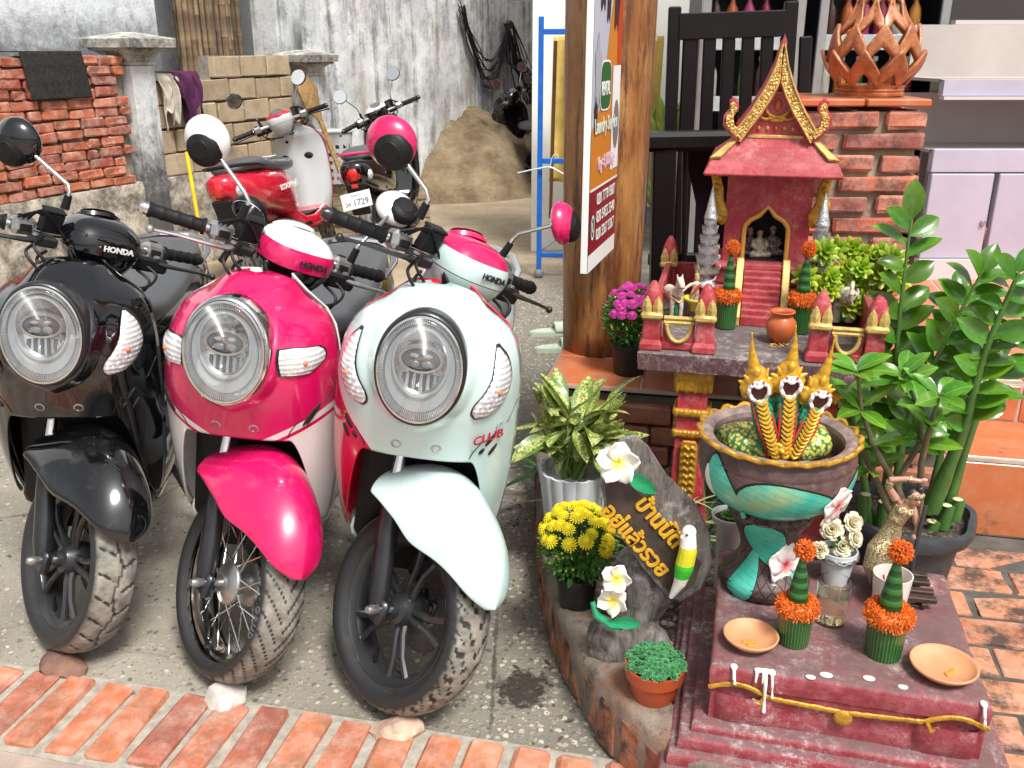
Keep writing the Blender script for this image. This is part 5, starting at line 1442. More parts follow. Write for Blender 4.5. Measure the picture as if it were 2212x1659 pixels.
lt = MB(); rl = random.Random(31)
for k in range(420):
    y = rl.uniform(1.35, 5.5); x = rl.uniform(-1.7, .1) + (y - 1.5) * rl.uniform(-.15, .05)
    if rl.random() < .35: pp_, dd_ = along(curve, rl.uniform(0, CL_)); x, y = pp_.x - rl.uniform(.01, .12), pp_.y - rl.uniform(0, .1)
    r_ = rl.uniform(.002, .0055); a = rl.uniform(0, 3.14)
    if k % 4: lt.ball((x, y, .001), (r_, r_ * .75, r_ * .7), 6, rings=4)
    else:
        c_, s_ = math.cos(a) * r_ * 3, math.sin(a) * r_ * 3; lt.add([(x - c_, y - s_, .003), (x + s_ * .35, y - c_ * .35, .006), (x + c_, y + s_, .004), (x - s_ * .35, y + c_ * .35, .008)], [(0, 1, 2, 3)])
tag(lt.build('litter', simple('mixed grit and leaf bits', (.16, .12, .08), .9, mott=.7, mscale=3), None, smooth=False), 'grit, pebbles and dry leaf bits scattered on the concrete', 'grit', kind='stuff')

# ============================================================ maroon pedestal
def maroon(name, base=(.27, .015, .030), grime=.8, up=True, white=.55):
    n = N(name)
    c = n.mix(n.ramp(n.noise(5, 6, .7), .3, .7), tuple(q * .75 for q in base), tuple(min(1, q * 1.5) for q in base))
    c = n.mix(n.math('MULTIPLY', n.ramp(n.noise(11, 8, .8), .46, .64), .55), c, tuple(min(1, q * 1.4 + .13) for q in base))
    geo = n.n('ShaderNodeNewGeometry'); sp = n.n('ShaderNodeSeparateXYZ'); n.l(geo.outputs['Normal'], sp.inputs[0])
    upf = n.ramp(sp.outputs[2], .5, .9)
    g_ = n.math('MULTIPLY', n.ramp(n.noise(6, 7, .75), .28, .46), n.math('MULTIPLY_ADD', upf, .75, .2) if up else .25)
    c = n.mix(n.math('MULTIPLY', g_, grime), c, (.115, .10, .095))
    w_ = n.math('MULTIPLY', n.ramp(n.noise(30, 9, .9), .50, .62), n.ramp(n.noise(5, 4, .6), .38, .60))
    c = n.mix(n.math('MULTIPLY', w_, white + .3), c, (.60, .55, .53))
    d_ = n.ramp(n.noise(9, 7, .8, n.scaled(2, 2, .8)), .6, .72)
    c = n.mix(n.math('MULTIPLY', d_, .5), c, (.05, .02, .02))
    return n.fin(c, n.math('MULTIPLY_ADD', g_, .4, .42), 0, n.bump(n.noise(40, 8, .8), .45, .006), .1)
M_mar = maroon('weathered maroon paint'); M_marn = maroon('maroon shrine paint', (.38, .016, .028), .45, True, .1)
M_gold = simple('gold paint', (.58, .31, .035), .38, metal=.35, bump=.7, bscale=120, mott=.45, mscale=30)
M_goldp = simple('pale gold paint', (.68, .50, .16), .4, metal=.25, bump=.5, bscale=150, mott=.35, mscale=40)
def glitter():
    n = N('glittery gold relief'); d = n.vor(170); c = n.mix(n.ramp(n.noise(90, 4, .8), .4, .62), (.42, .17, .015), (.85, .62, .22))
    return n.fin(c, .32, .4, n.bump(d, .9, .004))
M_glit = glitter()
PEDO = V((.395, 1.53, 0)); PAN = -14.0; MPD = frame(PEDO, PAN); PW, PD = .515, .475; HP = .35
ped = thing('shrine_pedestal', 'weathered maroon stepped offering pedestal with a gold trimmed edge', 'pedestal', (0, 0, 0))
def pbox(z0, z1, out, nm, b=.008, rag=True, extra=0):
    m = MB(); mx, my = PW / 2, PD / 2; nn = 24
    pts = []
    hx, hy = mx + out, my + out
    for a, b_ in (((-hx, -hy), (hx, -hy)), ((hx, -hy), (hx, hy)), ((hx, hy), (-hx, hy)), ((-hx, hy), (-hx, -hy))):
        for i in range(nn): t = i / nn; pts.append((a[0] + (b_[0] - a[0]) * t, a[1] + (b_[1] - a[1]) * t))
    rings = []
    for (z, o_) in ((z0, 0), (z0 + b, .0), (z1 - b, 0), (z1 - b * .3, -b * .35), (z1, -b), (z1, -.05)):
        rings.append([V((mx + x * (1 + o_ / hx) + .0022 * noise.noise(V((x * 14, y * 14, z * 20))), my + y * (1 + o_ / hy) + .0022 * noise.noise(V((x * 14, y * 14, z * 20 + 9))), z + .002 * noise.noise(V((x * 12, y * 12, 4))))) for x, y in pts])
    m.loft(rings); return m.build(nm, M_mar, ped, M=MPD, angle=45)
pbox(-.02, .150, .085, 'base'); pbox(.150, .178, .070, 'step'); pbox(.178, .205, .052, 'step'); pbox(.205, .222, .028, 'step'); pbox(.222, .318, -.004, 'neck'); pbox(.306, HP, .0, 'top_slab', .009)
# moulded belly panels under the slab
for (x0, x1) in ((.01, .13), (.385, .505)):
    m = MB(); rows = []
    for j in range(9):
        q = j / 8; rows.append([V((x0 + (x1 - x0) * i / 12, .006 - .020 * math.sin(PI * q * .6 + .3) * math.sin(PI * min(1, max(0, i / 12))) ** .35, .215 + .075 * q)) for i in range(13)])
    m.loft(rows, closed=False).build('relief', M_mar, ped, M=MPD, angle=180)
# gold ribbon along the slab front
gt = []
for i in range(61):
    x = PW * i / 60; u = abs(i / 60 - .5) * 2
    z = .300 - .012 * (1 - u) + (.018 * math.sin((u - .55) / .45 * PI) if u > .55 else 0)
    gt.append((x, -.004, z))
MB().tube(gt, [.0040 + .0012 * noise.noise(V((i * .9, 0, 0))) for i in range(61)], 8, flat=1.3).build('gold_trim', M_gold, ped, M=MPD)
MB().ball((PW / 2, -.006, .276), (.018, .006, .018)).build('gold_scroll', M_gold, ped, M=MPD)
for pp_ in ([(.11, -.005, .300), (.10, -.007, .280), (.085, -.006, .288)], [(.405, -.005, .300), (.415, -.007, .280), (.43, -.006, .288)]): MB().tube(pp_, [.005, .006, .003], 7).build('gold_scroll', M_gold, ped, M=MPD)
M_wax = simple('white candle wax', (.80, .77, .72), .4, coat=.3)
for (x, l_, w_) in ((.045, .03, .006), (.105, .085, .007), (.118, .05, .005), (.50, .035, .006)):
    mw = MB(); mw.ball((x, .004, HP + .0005), (.008, .011, .003)); mw.tube([(x, -.002, HP - .001), (x + .002, -.010, HP - .02), (x + .003, -.009, HP - l_ * .7), (x + .004, -.012, HP - l_)], [w_ * .7, w_ * .6, w_ * .45, w_ * .7], 8)
    if l_ > .04: mw.ball((x - .010, .004, HP + .001), (.013, .007, .004)); mw.tube([(x - .016, -.002, HP), (x - .017, -.008, HP - .022)], [.004, .0025], 6)
    o_ = mw.build('wax_drip', M_wax, ped, M=MPD, remesh=.002)
for (x, y, r_) in ((.22, .02, .013), (.30, .03, .012), (.36, .018, .010), (.19, .006, .010)):
    MB().ball((0, 0, 0), (r_, r_ * .7, .003), 10, rings=5).build('wax_spot', M_wax, ped, M=MPD @ Tr(x, y, HP + .001))

# ============================================================ naga pot
pot = thing('naga_pot', 'tall painted pot with turquoise leaves, brown snake body and scalloped gold rim', 'pot', (.575, 1.83, HP))
def pot_mat():
    n = N('brown carved pot'); p = n.xyz()
    a = n.math('MULTIPLY', n.math('ARCTAN2', p[1], p[0]), 22); z = n.math('MULTIPLY', p[2], 190)
    u = n.math('SINE', n.math('ADD', a, z)); v = n.math('SINE', n.math('SUBTRACT', a, z))
    g_ = n.math('MAXIMUM', u, v)
    grv = n.math('MULTIPLY', n.ramp(g_, .90, .98), n.ramp(p[2], .265, .255))
    c = n.mix(n.ramp(n.noise(14, 6, .7), .35, .7), (.055, .028, .026), (.15, .085, .078))
    c = n.mix(n.math('MULTIPLY', grv, .8), c, (.012, .006, .006))
    c = n.mix(n.math('MULTIPLY', n.ramp(n.noise(40, 6, .8), .6, .72), .6), c, (.42, .35, .33))
    return n.fin(c, .55, 0, n.bump(n.math('SUBTRACT', n.noise(40, 5, .7), grv), .6, .004), .2)
M_pot = pot_mat()
def prad(z):   # outer profile
    return itp([(0, .092), (.012, .099), (.03, .096), (.05, .078), (.085, .060), (.12, .062), (.16, .078), (.186, .092), (.197, .090), (.205, .078), (.214, .100), (.232, .130), (.258, .152), (.295, .165), (.33, .165), (.365, .154)], z)
pr_ = []
for i in range(74):
    z = .365 * i / 73; rr = prad(z)
    if z < .045 or .17 < z < .2 or z > .325: rr += .0022 * math.sin(z * 700)
    pr_.append((rr, z))
pr_ += [(.150, .368), (.140, .366), (.136, .350), (.130, .31), (.10, .285), (.0, .28)]
MB().lathe(pr_, 64, cap=False).build('vessel', M_pot, pot, angle=180)
rim = []; n_ = 144
for k in range(n_ + 1):
    a = 2 * PI * k / n_; w_ = math.sin(a * 22)
    rim.append((( .166 + .004 * w_) * math.cos(a), (.166 + .004 * w_) * math.sin(a), .372 + .0035 * w_))
MB().tube(rim, .0058, 8, cap=False).build('scalloped_rim', M_gold, pot)
m = MB(); rows = [[V(((r_ + w2 * .004 * math.sin(22 * 2 * PI * k / n_)) * math.cos(2 * PI * k / n_), (r_ + w2 * .004 * math.sin(22 * 2 * PI * k / n_)) * math.sin(2 * PI * k / n_), z)) for k in range(n_ + 1)] for r_, z, w2 in ((.160, .366, 1), (.166, .373, 1), (.150, .374, .3), (.138, .366, 0), (.136, .34, 0))]
m.loft(rows, closed=False).build('rim_band', simple('pinkish stained clay', (.30, .22, .20), .7, bump=.5, mott=.5, mscale=20), pot)
MB().lathe([(0, .318), (.136, .318)], 40, cap=False).build('water', simple('dark brown water', (.05, .018, .006), .06), pot)
M_turq = None
def turq_mat():
    n = N('turquoise painted leaf'); c = n.mix(n.ramp(n.noise(10, 5, .7), .35, .65), (.03, .40, .30), (.10, .56, .44))
    c = n.mix(n.math('MULTIPLY', n.ramp(n.noise(7, 3, .5), .55, .72), .6), c, (.50, .42, .10)); s_ = n.math('SINE', n.math('MULTIPLY', n.math('ADD', n.xyz()[2], n.math('MULTIPLY', n.xyz()[0], .4)), 420))
    c = n.mix(n.math('MULTIPLY', n.ramp(s_, .94, .99), .45), c, (.01, .10, .08)); c = n.mix(n.math('MULTIPLY', n.ramp(n.noise(45, 7, .8), .58, .68), .5), c, (.16, .10, .08)); return n.fin(c, .4, 0, n.bump(n.noise(60, 5), .25, .003), .3)
M_turq = turq_mat()
def petal_mat(name, core, outc, sc=1.0):
    n = N(name); p = n.xyz('Object'); r_ = n.math('SQRT', n.math('ADD', n.math('MULTIPLY', p[0], p[0]), n.math('MULTIPLY', p[1], p[1])))
    c = n.mix(n.ramp(n.math('ADD', r_, n.math('MULTIPLY', n.noise(60, 3), .01)), .008 * sc, .030 * sc), core, outc); return n.fin(c, .5, 0, None, .2)
M_pink_fl = petal_mat('white petal with red heart', (.62, .02, .04), (.82, .76, .72))
def wrap(pts, name, mat, z_off=.003, grow_b=.004, az0=0, zc=0, parent=pot, n_in=6, back=True):
    """an outline (azimuth degrees, height) laid on the pot"""
    cxa = sum(p[0] for p in pts) / len(pts); cz_ = sum(p[1] for p in pts) / len(pts)
    def on(a, z, off): rr = prad(z) + off; return V((rr * math.cos(math.radians(a)), rr * math.sin(math.radians(a)), z))
    def mk(scale, off, mt, nm):
        m = MB(); rows = []
        for k in range(n_in + 1):
            q = k / n_in * scale
            rows.append([on(cxa + (p[0] - cxa) * q, cz_ + (p[1] - cz_) * q, off * (1 - .55 * (k / n_in) ** 3)) for p in pts])
        m.loft(rows, closed=True, cap=False); return m.build(nm, mt, parent, angle=180)
    if back: mk(1.07, z_off * .5, M_void, name + '_outline')
    return mk(1.0, z_off, mat, name)
def leaf2(a, z, la, lz, rot, n=26):
    out = []
    for k in range(n):
        t = 2 * PI * k / n; x = math.cos(t); y = math.sin(t) * (1 - .35 * math.cos(t)) * .62
        r_ = math.radians(rot); out.append((a + la * (x * math.cos(r_) - y * math.sin(r_)), z + lz * (x * math.sin(r_) + y * math.cos(r_))))
    return out
# azimuth -90 faces the camera
wrap(leaf2(-96, .266, 38, .090, 2), 'painted_leaf', M_turq); wrap(leaf2(-148, .275, 21, .085, 118), 'painted_leaf', M_turq); wrap(leaf2(-38, .262, 24, .07, 55), 'painted_leaf', M_turq)
wrap(leaf2(-104, .130, 52, .066, -55), 'painted_leaf', M_turq); wrap(leaf2(-136, .055, 30, .062, 75), 'painted_leaf', M_turq); wrap(leaf2(-45, .06, 20, .04, 90), 'painted_leaf', M_turq)
wrap(leaf2(-162, .285, 7, .04, 90), 'painted_petal', M_goldp if False else simple('white porcelain paint', (.8, .76, .72), .4))
def flower(parent, M, r_, mat, n_pet=5, core=None, curl=.3, nm='petal', w_=.62, tw=0, stag=.0):
    for k in range(n_pet):
        a = 2 * PI * k / n_pet + tw; rows = []
        for i in range(9):
            q = i / 8; row = []
            for s_ in (-1, -.6, -.2, .2, .6, 1):
                wd_ = r_ * w_ * math.sin(PI * min(.93, q * .93 + .05)) ** .7
                x = r_ * q; y = s_ * wd_; z = r_ * curl * (q ** 1.6) + r_ * .10 * (abs(s_) ** 2) * q + stag * s_ * r_ * q
                row.append(V((x * math.cos(a) - y * math.sin(a), x * math.sin(a) + y * math.cos(a), z)))
            rows.append(row)
        MB().loft(rows, closed=False).build(nm, mat, parent, M=M, solid=r_ * .07, angle=180)
def on_pot(a, z, off=.004): rr = prad(z) + off; ca, sa = math.cos(math.radians(a)), math.sin(math.radians(a)); return face((rr * ca, rr * sa, z), (ca, sa, -.25 if z > .2 else .1))
flower(pot, on_pot(-52, .262) @ Rot('Z', 25), .045, M_pink_fl, 5, curl=-.08, nm='painted_petal'); flower(pot, on_pot(-66, .085, .006) @ Rot('Z', 12), .050, M_pink_fl, 5, curl=-.02, nm='painted_petal')

# three headed naga in the pot
naga = thing('naga_statue', 'green scaled three headed serpent statue with gold crowns standing in the pot', 'statue', (.575, 1.83, HP + .332))
def scale_mat(name, a, b, sc):
    n = N(name); d = n.vor(sc); c = n.mix(n.ramp(d, .42, .60), a, b); return n.fin(c, .4, .1, n.bump(d, -1.0, .006), .2)
M_scale = scale_mat('gold and green scales', (.64, .55, .12), (.03, .18, .05), 120)
M_green = scale_mat('deep green scales', (.02, .26, .14), (.008, .07, .04), 120)
M_nw = simple('white enamel', (.78, .74, .74), .35, coat=.3); M_ng = simple('naga gold', (.72, .40, .03), .32, metal=.3, bump=.5, bscale=90, mott=.3, mscale=50, coat=.3); M_nr = simple('naga red paint', (.50, .03, .02), .4)
cm_ = MB()
for sx in (-1, 1):
    pts = [(sx * .0, .01, .0), (sx * .045, -.02, .012), (sx * .085, .0, .018), (sx * .098, .045, .012), (sx * .06, .075, .01), (sx * .02, .06, .02)]
    cm_.tube([V((0, 0, 0)).lerp(V(pts[0]), 1)] + [V(p) for p in pts], [.018, .026, .034, .034, .030, .024, .02], 14)
    cm_.ball((sx * .075, .0, .015), (.042, .042, .034), 14)
cm_.build('coiled_body', M_scale, naga, remesh=.0035)
def at(x, y, Y=1.80): return PY(x, y, Y) - naga.location
heads = [((1637, 838, 1.800), (1625, 716, 1.79)), ((1702, 828, 1.795), (1718, 702, 1.785)), ((1762, 858, 1.800), (1801, 732, 1.79))]
b0 = at(1690, 975, 1.78)
for hi_, ((hx_, hy_, hY_), (tx_, ty_, tY_)) in enumerate(heads):
    h_ = at(hx_, hy_, hY_); t_ = at(tx_, ty_, tY_)
    nb = b0 + V(((hi_ - 1) * .018, 0, -.005)); 
    mid = nb.lerp(h_, .5) + V(((hi_ - 1) * .004, -.006, 0))
    path = [nb, nb.lerp(mid, .5), mid, mid.lerp(h_, .6), h_ + V((0, .010, -.012))]
    MB().tube(path, [.018, .022, .024, .022, .017], 12, flat=.8).build('neck', M_green, naga)
    d_ = (h_ - nb); L2 = d_.length; dn = d_.normalized(); side = dn.cross(V((0, -1, 0))).normalized()
    # gold belly scales running up the neck front
    for k in range(13):
        q = .02 + k * .068; c = nb + d_ * q + V((0, -.017, 0)) + (mid - nb.lerp(h_, .5)) * (4 * q * (1 - q))
        w2 = .0105 + .002 * math.sin(PI * q)
        MB().tube([c - side * w2 + dn * .006, c - side * w2 * .5 - dn * .001 + V((0, -.003, 0)), c - dn * .004 + V((0, -.004, 0)), c + side * w2 * .5 - dn * .001 + V((0, -.003, 0)), c + side * w2 + dn * .006], [.002, .0035, .004, .0035, .002], 6).build('belly_scale', M_ng, naga)
    for s2 in (-1, 1):
        MB().tube([nb + side * s2 * .014 + V((0, -.012, 0)), mid + side * s2 * .0165 + V((0, -.014, 0)), h_ + side * s2 * .0155 + V((0, -.008, -.015))], .0028, 6).build('neck_edge', M_nr, naga)
    Mh = face(h_, (.0 + (hi_ - 1) * .10, -1, -.12), (t_ - h_)) @ Sc(1.08, 1.1, 1.1)
    hd = MB(); hd.ball((0, 0, -.004), (.026, .032, .022), 16).ball((0, .026, -.006), (.022, .020, .016)).ball((-.022, .0, -.006), (.012, .016, .012)).ball((.022, 0, -.006), (.012, .016, .012)).ball((0, -.022, 0), (.017, .014, .016))
    for s2 in (-1, 1):
        for e in range(3): hd.tube([(s2 * .022, .012 - e * .014, -.004), (s2 * (.036 - e * .002), .020 - e * .014, -.002)], [.008, .002], 7)
    ho = hd.build('head', M_ng, naga, M=Mh, remesh=.0022)
    out = [(.019 * math.cos(a) * (1 - .25 * (math.sin(a) < 0) * abs(math.sin(a))), .004 + .022 * math.sin(a) * (1.25 if math.sin(a) < 0 else .75)) for a in [2 * PI * k / 24 for k in range(24)]]
    mo_ = MB().tube([V((x, y, .019 + .004 * math.cos(i * 2.2))) for i, (x, y) in enumerate(out)] + [V((out[0][0], out[0][1], .02))], .0042, 8).ball((0, -.026, .018), (.008, .011, .007)).ball((0, .013, .021), (.008, .005, .006))
    mo_.build('jaws', M_nw, ho, remesh=.0016)
    MB().ball((0, .002, .0165), (.0165, .019, .004), 16).build('mouth', simple('dark red mouth', (.06, .008, .006), .5) if 'dark red mouth' not in bpy.data.materials else bpy.data.materials['dark red mouth'], ho)
    for s2 in (-1, 1): MB().ball((s2 * .010, .0215, .022), .0026, 8).build('eye', M_nr, ho)
    cr = MB(); cd = (t_ - h_); pts = []; rs = []
    for k in range(15):
        q = k / 14; pts.append(h_ + cd * (.16 + .84 * q) + V((0, .004 - .006 * q, 0)) + side * (.004 * math.sin(q * 3) * (1 if hi_ else -1))); rs.append(max(.0022, .019 * (1 - q) ** 1.15 + .0018 * math.sin(k * 2.6) * (1 - q)))
    cr.tube(pts, rs, 12)
    cr.ball(tuple(h_ + cd * .32 + V((0, -.014, 0))), (.008, .005, .009))
    for s2 in (-1, 1): cr.tube([h_ + side * s2 * .016 + cd * .16, h_ + side * s2 * .026 + cd * .30], [.009, .002], 7)
    cr.build('crown', M_ng, naga, remesh=.002)
fl_ = MB(); fc = at(1690, 978, 1.755)
for k in range(26):
    a = k * 2.4; rr = .0035 * math.sqrt(k) * 1.35; fl_.ball((fc.x + rr * math.cos(a), fc.y + .0 + .002 * math.sqrt(k), fc.z + rr * math.sin(a)), (.0055, .004, .0055), 8, rings=5)
fl_.build('gold_rosette', M_ng, naga, remesh=.0016)
web = MB()
for (i, j) in ((0, 1), (1, 2)):
    a = at(*heads[i][0]); b2 = at(*heads[j][0])
    web.loft([[b0 + V((0, .008, 0)), b0.lerp(a, .8) + V((.012, .008, 0)), b0.lerp(b2, .8) + V((-.012, .008, 0))], [b0 + V((0, .016, 0)), b0.lerp(a, .8) + V((.012, .016, 0)), b0.lerp(b2, .8) + V((-.012, .016, 0))]])
for (i, s2) in ((0, -1), (2, 1)):
    a = at(*heads[i][0]); web.loft([[b0 + V((s2 * .012, y, -.005)), b0.lerp(a, .5) + V((s2 * .032, y, 0)), b0.lerp(a, .92) + V((s2 * .022, y, 0)), b0.lerp(a, .85) + V((0, y, 0))] for y in (.006, .014)])
web.build('hood', M_green, naga, smooth=False, remesh=.0025)

# ============================================================ offerings on the pedestal
M_leafg = N('banana leaf'); p_ = M_leafg.xyz()
s_ = M_leafg.math('SINE', M_leafg.math('MULTIPLY', M_leafg.math('ARCTAN2', p_[0], p_[1]), 34)); M_leafg = M_leafg.fin(M_leafg.mix(M_leafg.ramp(s_, .7, 1.0), M_leafg.mix(M_leafg.noise(12), (.008, .055, .012), (.02, .11, .02)), (.08, .24, .05)), .3, 0, M_leafg.bump(s_, .3, .003), .4)
M_leafc = ribbed('banana leaf wound cone', (.03, .15, .03), 2, 330, 0.0, .3, .3)
M_orf = simple('orange flower petals', (.80, .17, .015), .6, vary=.0, mott=.35, mscale=70, sss=.0)
def fuzz(rng, pts, n_, l_=.006, w_=.0012, mb=None):
    """short curved threads standing on sampled surface points: pts(rng) -> point, normal"""
    m = mb or MB()
    for k in range(n_):
        p, nn = pts(rng); nn = (nn + V((rng.uniform(-.6, .6), rng.uniform(-.6, .6), rng.uniform(-.6, .6)))).normalized(); a = nn.orthogonal().normalized(); a = Matrix.Rotation(rng.uniform(0, 6.28), 3, nn) @ a; b = nn.cross(a)
        l = l_ * rng.uniform(.6, 1.3); e = p + nn * l
        m.add([p + a * w_, p - a * w_ * .6 + b * w_, p - a * w_ * .6 - b * w_, e + a * w_ * 1.2, e - a * w_ * .8 + b * w_, e - a * w_ * .8 - b * w_], [(0, 1, 4, 3), (1, 2, 5, 4), (2, 0, 3, 5), (3, 4, 5)])
    return m
def cone_offering(label, loc, sc, seed, tilt=0, thin=1.0):
    t = thing('flower_offering', label, 'offering', loc, (math.radians(tilt), 0, 0), 'banana leaf and orange flower offerings'); t.scale = (sc, sc, sc * 1.15)
    rg = random.Random(seed)
    MB().lathe([(.0, 0), (.031, 0), (.033, .03), (.034, .062), (.030, .064), (.03, .06)], 28, cap=False).build('leaf_base', M_leafg, t)
    R0, r0 = .0275, .0115
    m = MB(); rows = []
    for i in range(33):
        a = 2 * PI * i / 32; rows.append([V(((R0 + r0 * math.cos(b)) * math.cos(a), (R0 + r0 * math.cos(b)) * math.sin(a), .072 + r0 * 1.1 * math.sin(b))) for b in [2 * PI * j / 10 for j in range(11)]])
    m.loft(rows, closed=False)
    def tor(rg):
        a = rg.uniform(0, 6.283); b = rg.uniform(-.9, 3.7); nn = V((math.cos(b) * math.cos(a), math.cos(b) * math.sin(a), math.sin(b))); return V((R0 * math.cos(a), R0 * math.sin(a), .072)) + nn * r0, nn
    fuzz(rg, tor, 900, .0065, .0011, m); m.build('flower_ring', M_orf, t, smooth=False)
    MB().lathe([(.021, .074), (.019, .10), (.013, .135), (.006, .165), (.001, .178)], 20).build('leaf_cone', M_leafc, t)
    m = MB().ball((.003, 0, .182), .0125, 12)
    def bl(rg):
        nn = V((rg.gauss(0, 1), rg.gauss(0, 1), rg.gauss(0, 1))).normalized(); nn.z = nn.z * .8; return V((.003, 0, .182)) + nn * .0135, nn
    fuzz(rg, bl, 560, .008, .0011, m); m.build('flower_ball', M_orf, t, smooth=False)
    return t
a = P(1712, 1385, HP); cone_offering('banana leaf cone offering with an orange flower ring, standing left of the water glass', tuple(a), 1.02, 1)
a = P(1906, 1412, HP); cone_offering('banana leaf cone offering with an orange flower ring, in front of the white cup', tuple(a), 1.12, 2)
M_clay = simple('pale terracotta dish', (.66, .30, .15), .55, mott=.15, mscale=14, bump=.15); M_clayr = simple('terracotta', (.56, .13, .035), .5, mott=.2, mscale=14, coat=.15)
def dish(label, loc, r_, tilt):
    t = thing('clay_dish', label, 'dish', loc, tilt, 'clay dishes on the pedestal')
    k = r_ / .06
    MB().lathe([(0, 0), (.028 * k, .001), (.045 * k, .008), (.058 * k, .020), (.060 * k, .025), (.057 * k, .027), (.054 * k, .022), (.040 * k, .011), (.02 * k, .008), (0, .008)], 40, cap=False).build('bowl', M_clay, t, angle=180)
    rk = random.Random(int(r_ * 9999)); m = MB()
    for q in range(5): m.ball((rk.uniform(-.012, .010), rk.uniform(-.018, -.004), .0095), (rk.uniform(.006, .011), rk.uniform(.005, .008), .0025), 10, rings=5)
    m.build('wax_remains', simple('ochre wax remains', (.55, .27, .05), .4) if 'ochre wax remains' not in bpy.data.materials else bpy.data.materials['ochre wax remains'], t, remesh=.0015)
a = P(1620, 1392, HP); dish('shallow clay dish at the left front corner of the pedestal', (a.x, a.y, HP + .001), .056, (0, 0, 0))
a = P(2035, 1456, HP); dish('shallow clay dish at the right edge of the pedestal', (a.x, a.y, HP + .001), .0635, (0, 0, 1.0))
# water glass
a = P(1793, 1342, HP); gl_ = thing('drinking_glass', 'clear ribbed drinking glass half full of pale yellow tea', 'glass', tuple(a))
n = N('clear glass'); M_cg = n.fin((1, 1, 1), .01, 0, None, 0, trans=1.0, ior=1.30)
n = N('pale tea'); M_tea = n.fin((.95, .90, .66), .0, 0, None, 0, trans=.92, ior=1.33)
MB().lathe([(0, 0), (.030, 0), (.031, .004), (.036, .098), (.0345, .098), (.0295, .008), (0, .008)], 40, cap=False).build('tumbler', M_cg, gl_, angle=60)
MB().lathe([(0, .0085), (.0290, .0085), (.0325, .070), (0, .070)], 40, cap=False).build('tea', M_tea, gl_, angle=60)
a = P(1918, 1312, HP); cu = thing('candle_cup', 'white frosted cup holding red and white sticks, behind the right flower offering', 'cup', tuple(a))
MB().lathe([(0, 0), (.034, 0), (.041, .085), (.0385, .085), (.033, .01), (0, .01)], 36, cap=False).build('cup', simple('frosted white glass', (.75, .68, .63), .3, coat=.5), cu)
for k in range(9): MB().tube([(-.012 + .005 * (k % 4), .004 * (k % 3) - .006, .02), (-.018 + .006 * (k % 5), .008 * (k % 3) - .01, .078)], .0022, 6).build('stick', M_nr if k % 3 else M_wax, cu)
# roses
a = P(1803, 1252, HP); rp_ = thing('rose_pot', 'cream artificial roses in a small white pot on the pedestal', 'flower pot', tuple(a))
MB().lathe([(0, 0), (.030, 0), (.038, .060), (.042, .062), (.043, .080), (.039, .080), (.036, .06), (0, .05)], 32, cap=False).build('pot', simple('bluish white ceramic', (.62, .67, .70), .35, coat=.4), rp_, angle=40)
br_ = MB()
for e in (0, PI): br_.tube([(.044 * math.cos(q * .26), .044 * math.sin(q * .26), .067 + .005 * math.sin(q * 1.5 + e)) for q in range(25)], .0028, 6)
br_.build('silver_braid', M_alu, rp_)
M_rose = simple('cream rose petal', (.78, .72, .50), .6, mott=.12, mscale=40)
def rose(parent, c, r_, nrm, nm='rose', mat=None):
    """a cupped rose: whorled petals in one flower"""
    m = MB()
    for layer, (n_, rr, hh, th) in enumerate(((5, 1.0, .55, .2), (5, .80, .72, .5), (4, .58, .85, .9), (3, .34, .95, 1.2))):
        for k in range(n_):
            a = 2 * PI * k / n_ + layer * .5; rows = []
            for i in range(6):
                q = i / 5; row = []
                for s2 in (-1, -.5, 0, .5, 1):
                    ang_ = a + s2 * (PI / n_) * 1.25 * math.sin(PI * (q * .6 + .2)); rad_ = r_ * rr * (.25 + .75 * q ** .7) * (1 + (.18 * max(0, q - .75) * 4 if layer < 2 else 0)); z = r_ * hh * q * (1 - .08 * abs(s2)) - (r_ * .12 * max(0, q - .8) * 5 if layer < 2 else 0)
                    row.append(V((rad_ * math.cos(ang_), rad_ * math.sin(ang_), z)))
                rows.append(row)
            m.loft(rows, closed=False)
    return m.build(nm, mat or M_rose, parent, M=face(c, nrm), solid=.0008, angle=180)
for (x, y, r_, nx_) in ((1797, 1143, .021, -.3), (1845, 1128, .019, .3), (1820, 1180, .020, 0), (1851, 1163, .017, .6), (1770, 1188, .016, -.6)):
    c = PY(x, y, a.y - .01 - .012 * (y > 1150)) - rp_.location; rose(rp_, tuple(c - V((nx_, -1, .6)).normalized() * .010), r_ * 1.1, (nx_, -1, .6))
lm = MB(); rg = random.Random(3)
for k in range(40):
    c = V((rg.uniform(-.035, .035), rg.uniform(-.03, .02), rg.uniform(.08, .12))); d = V((rg.uniform(-1, 1), rg.uniform(-1, .3), rg.uniform(-.2, .8))).normalized() * .018; s2 = d.cross(V((0, 0, 1))).normalized() * .006
    lm.add([c, c + d * .5 + s2, c + d, c + d * .5 - s2], [(0, 1, 2, 3)])
tag(lm.build('rose_leaves', simple('dark green cloth leaf', (.02, .10, .03), .6), rp_, smooth=False), kind='stuff')
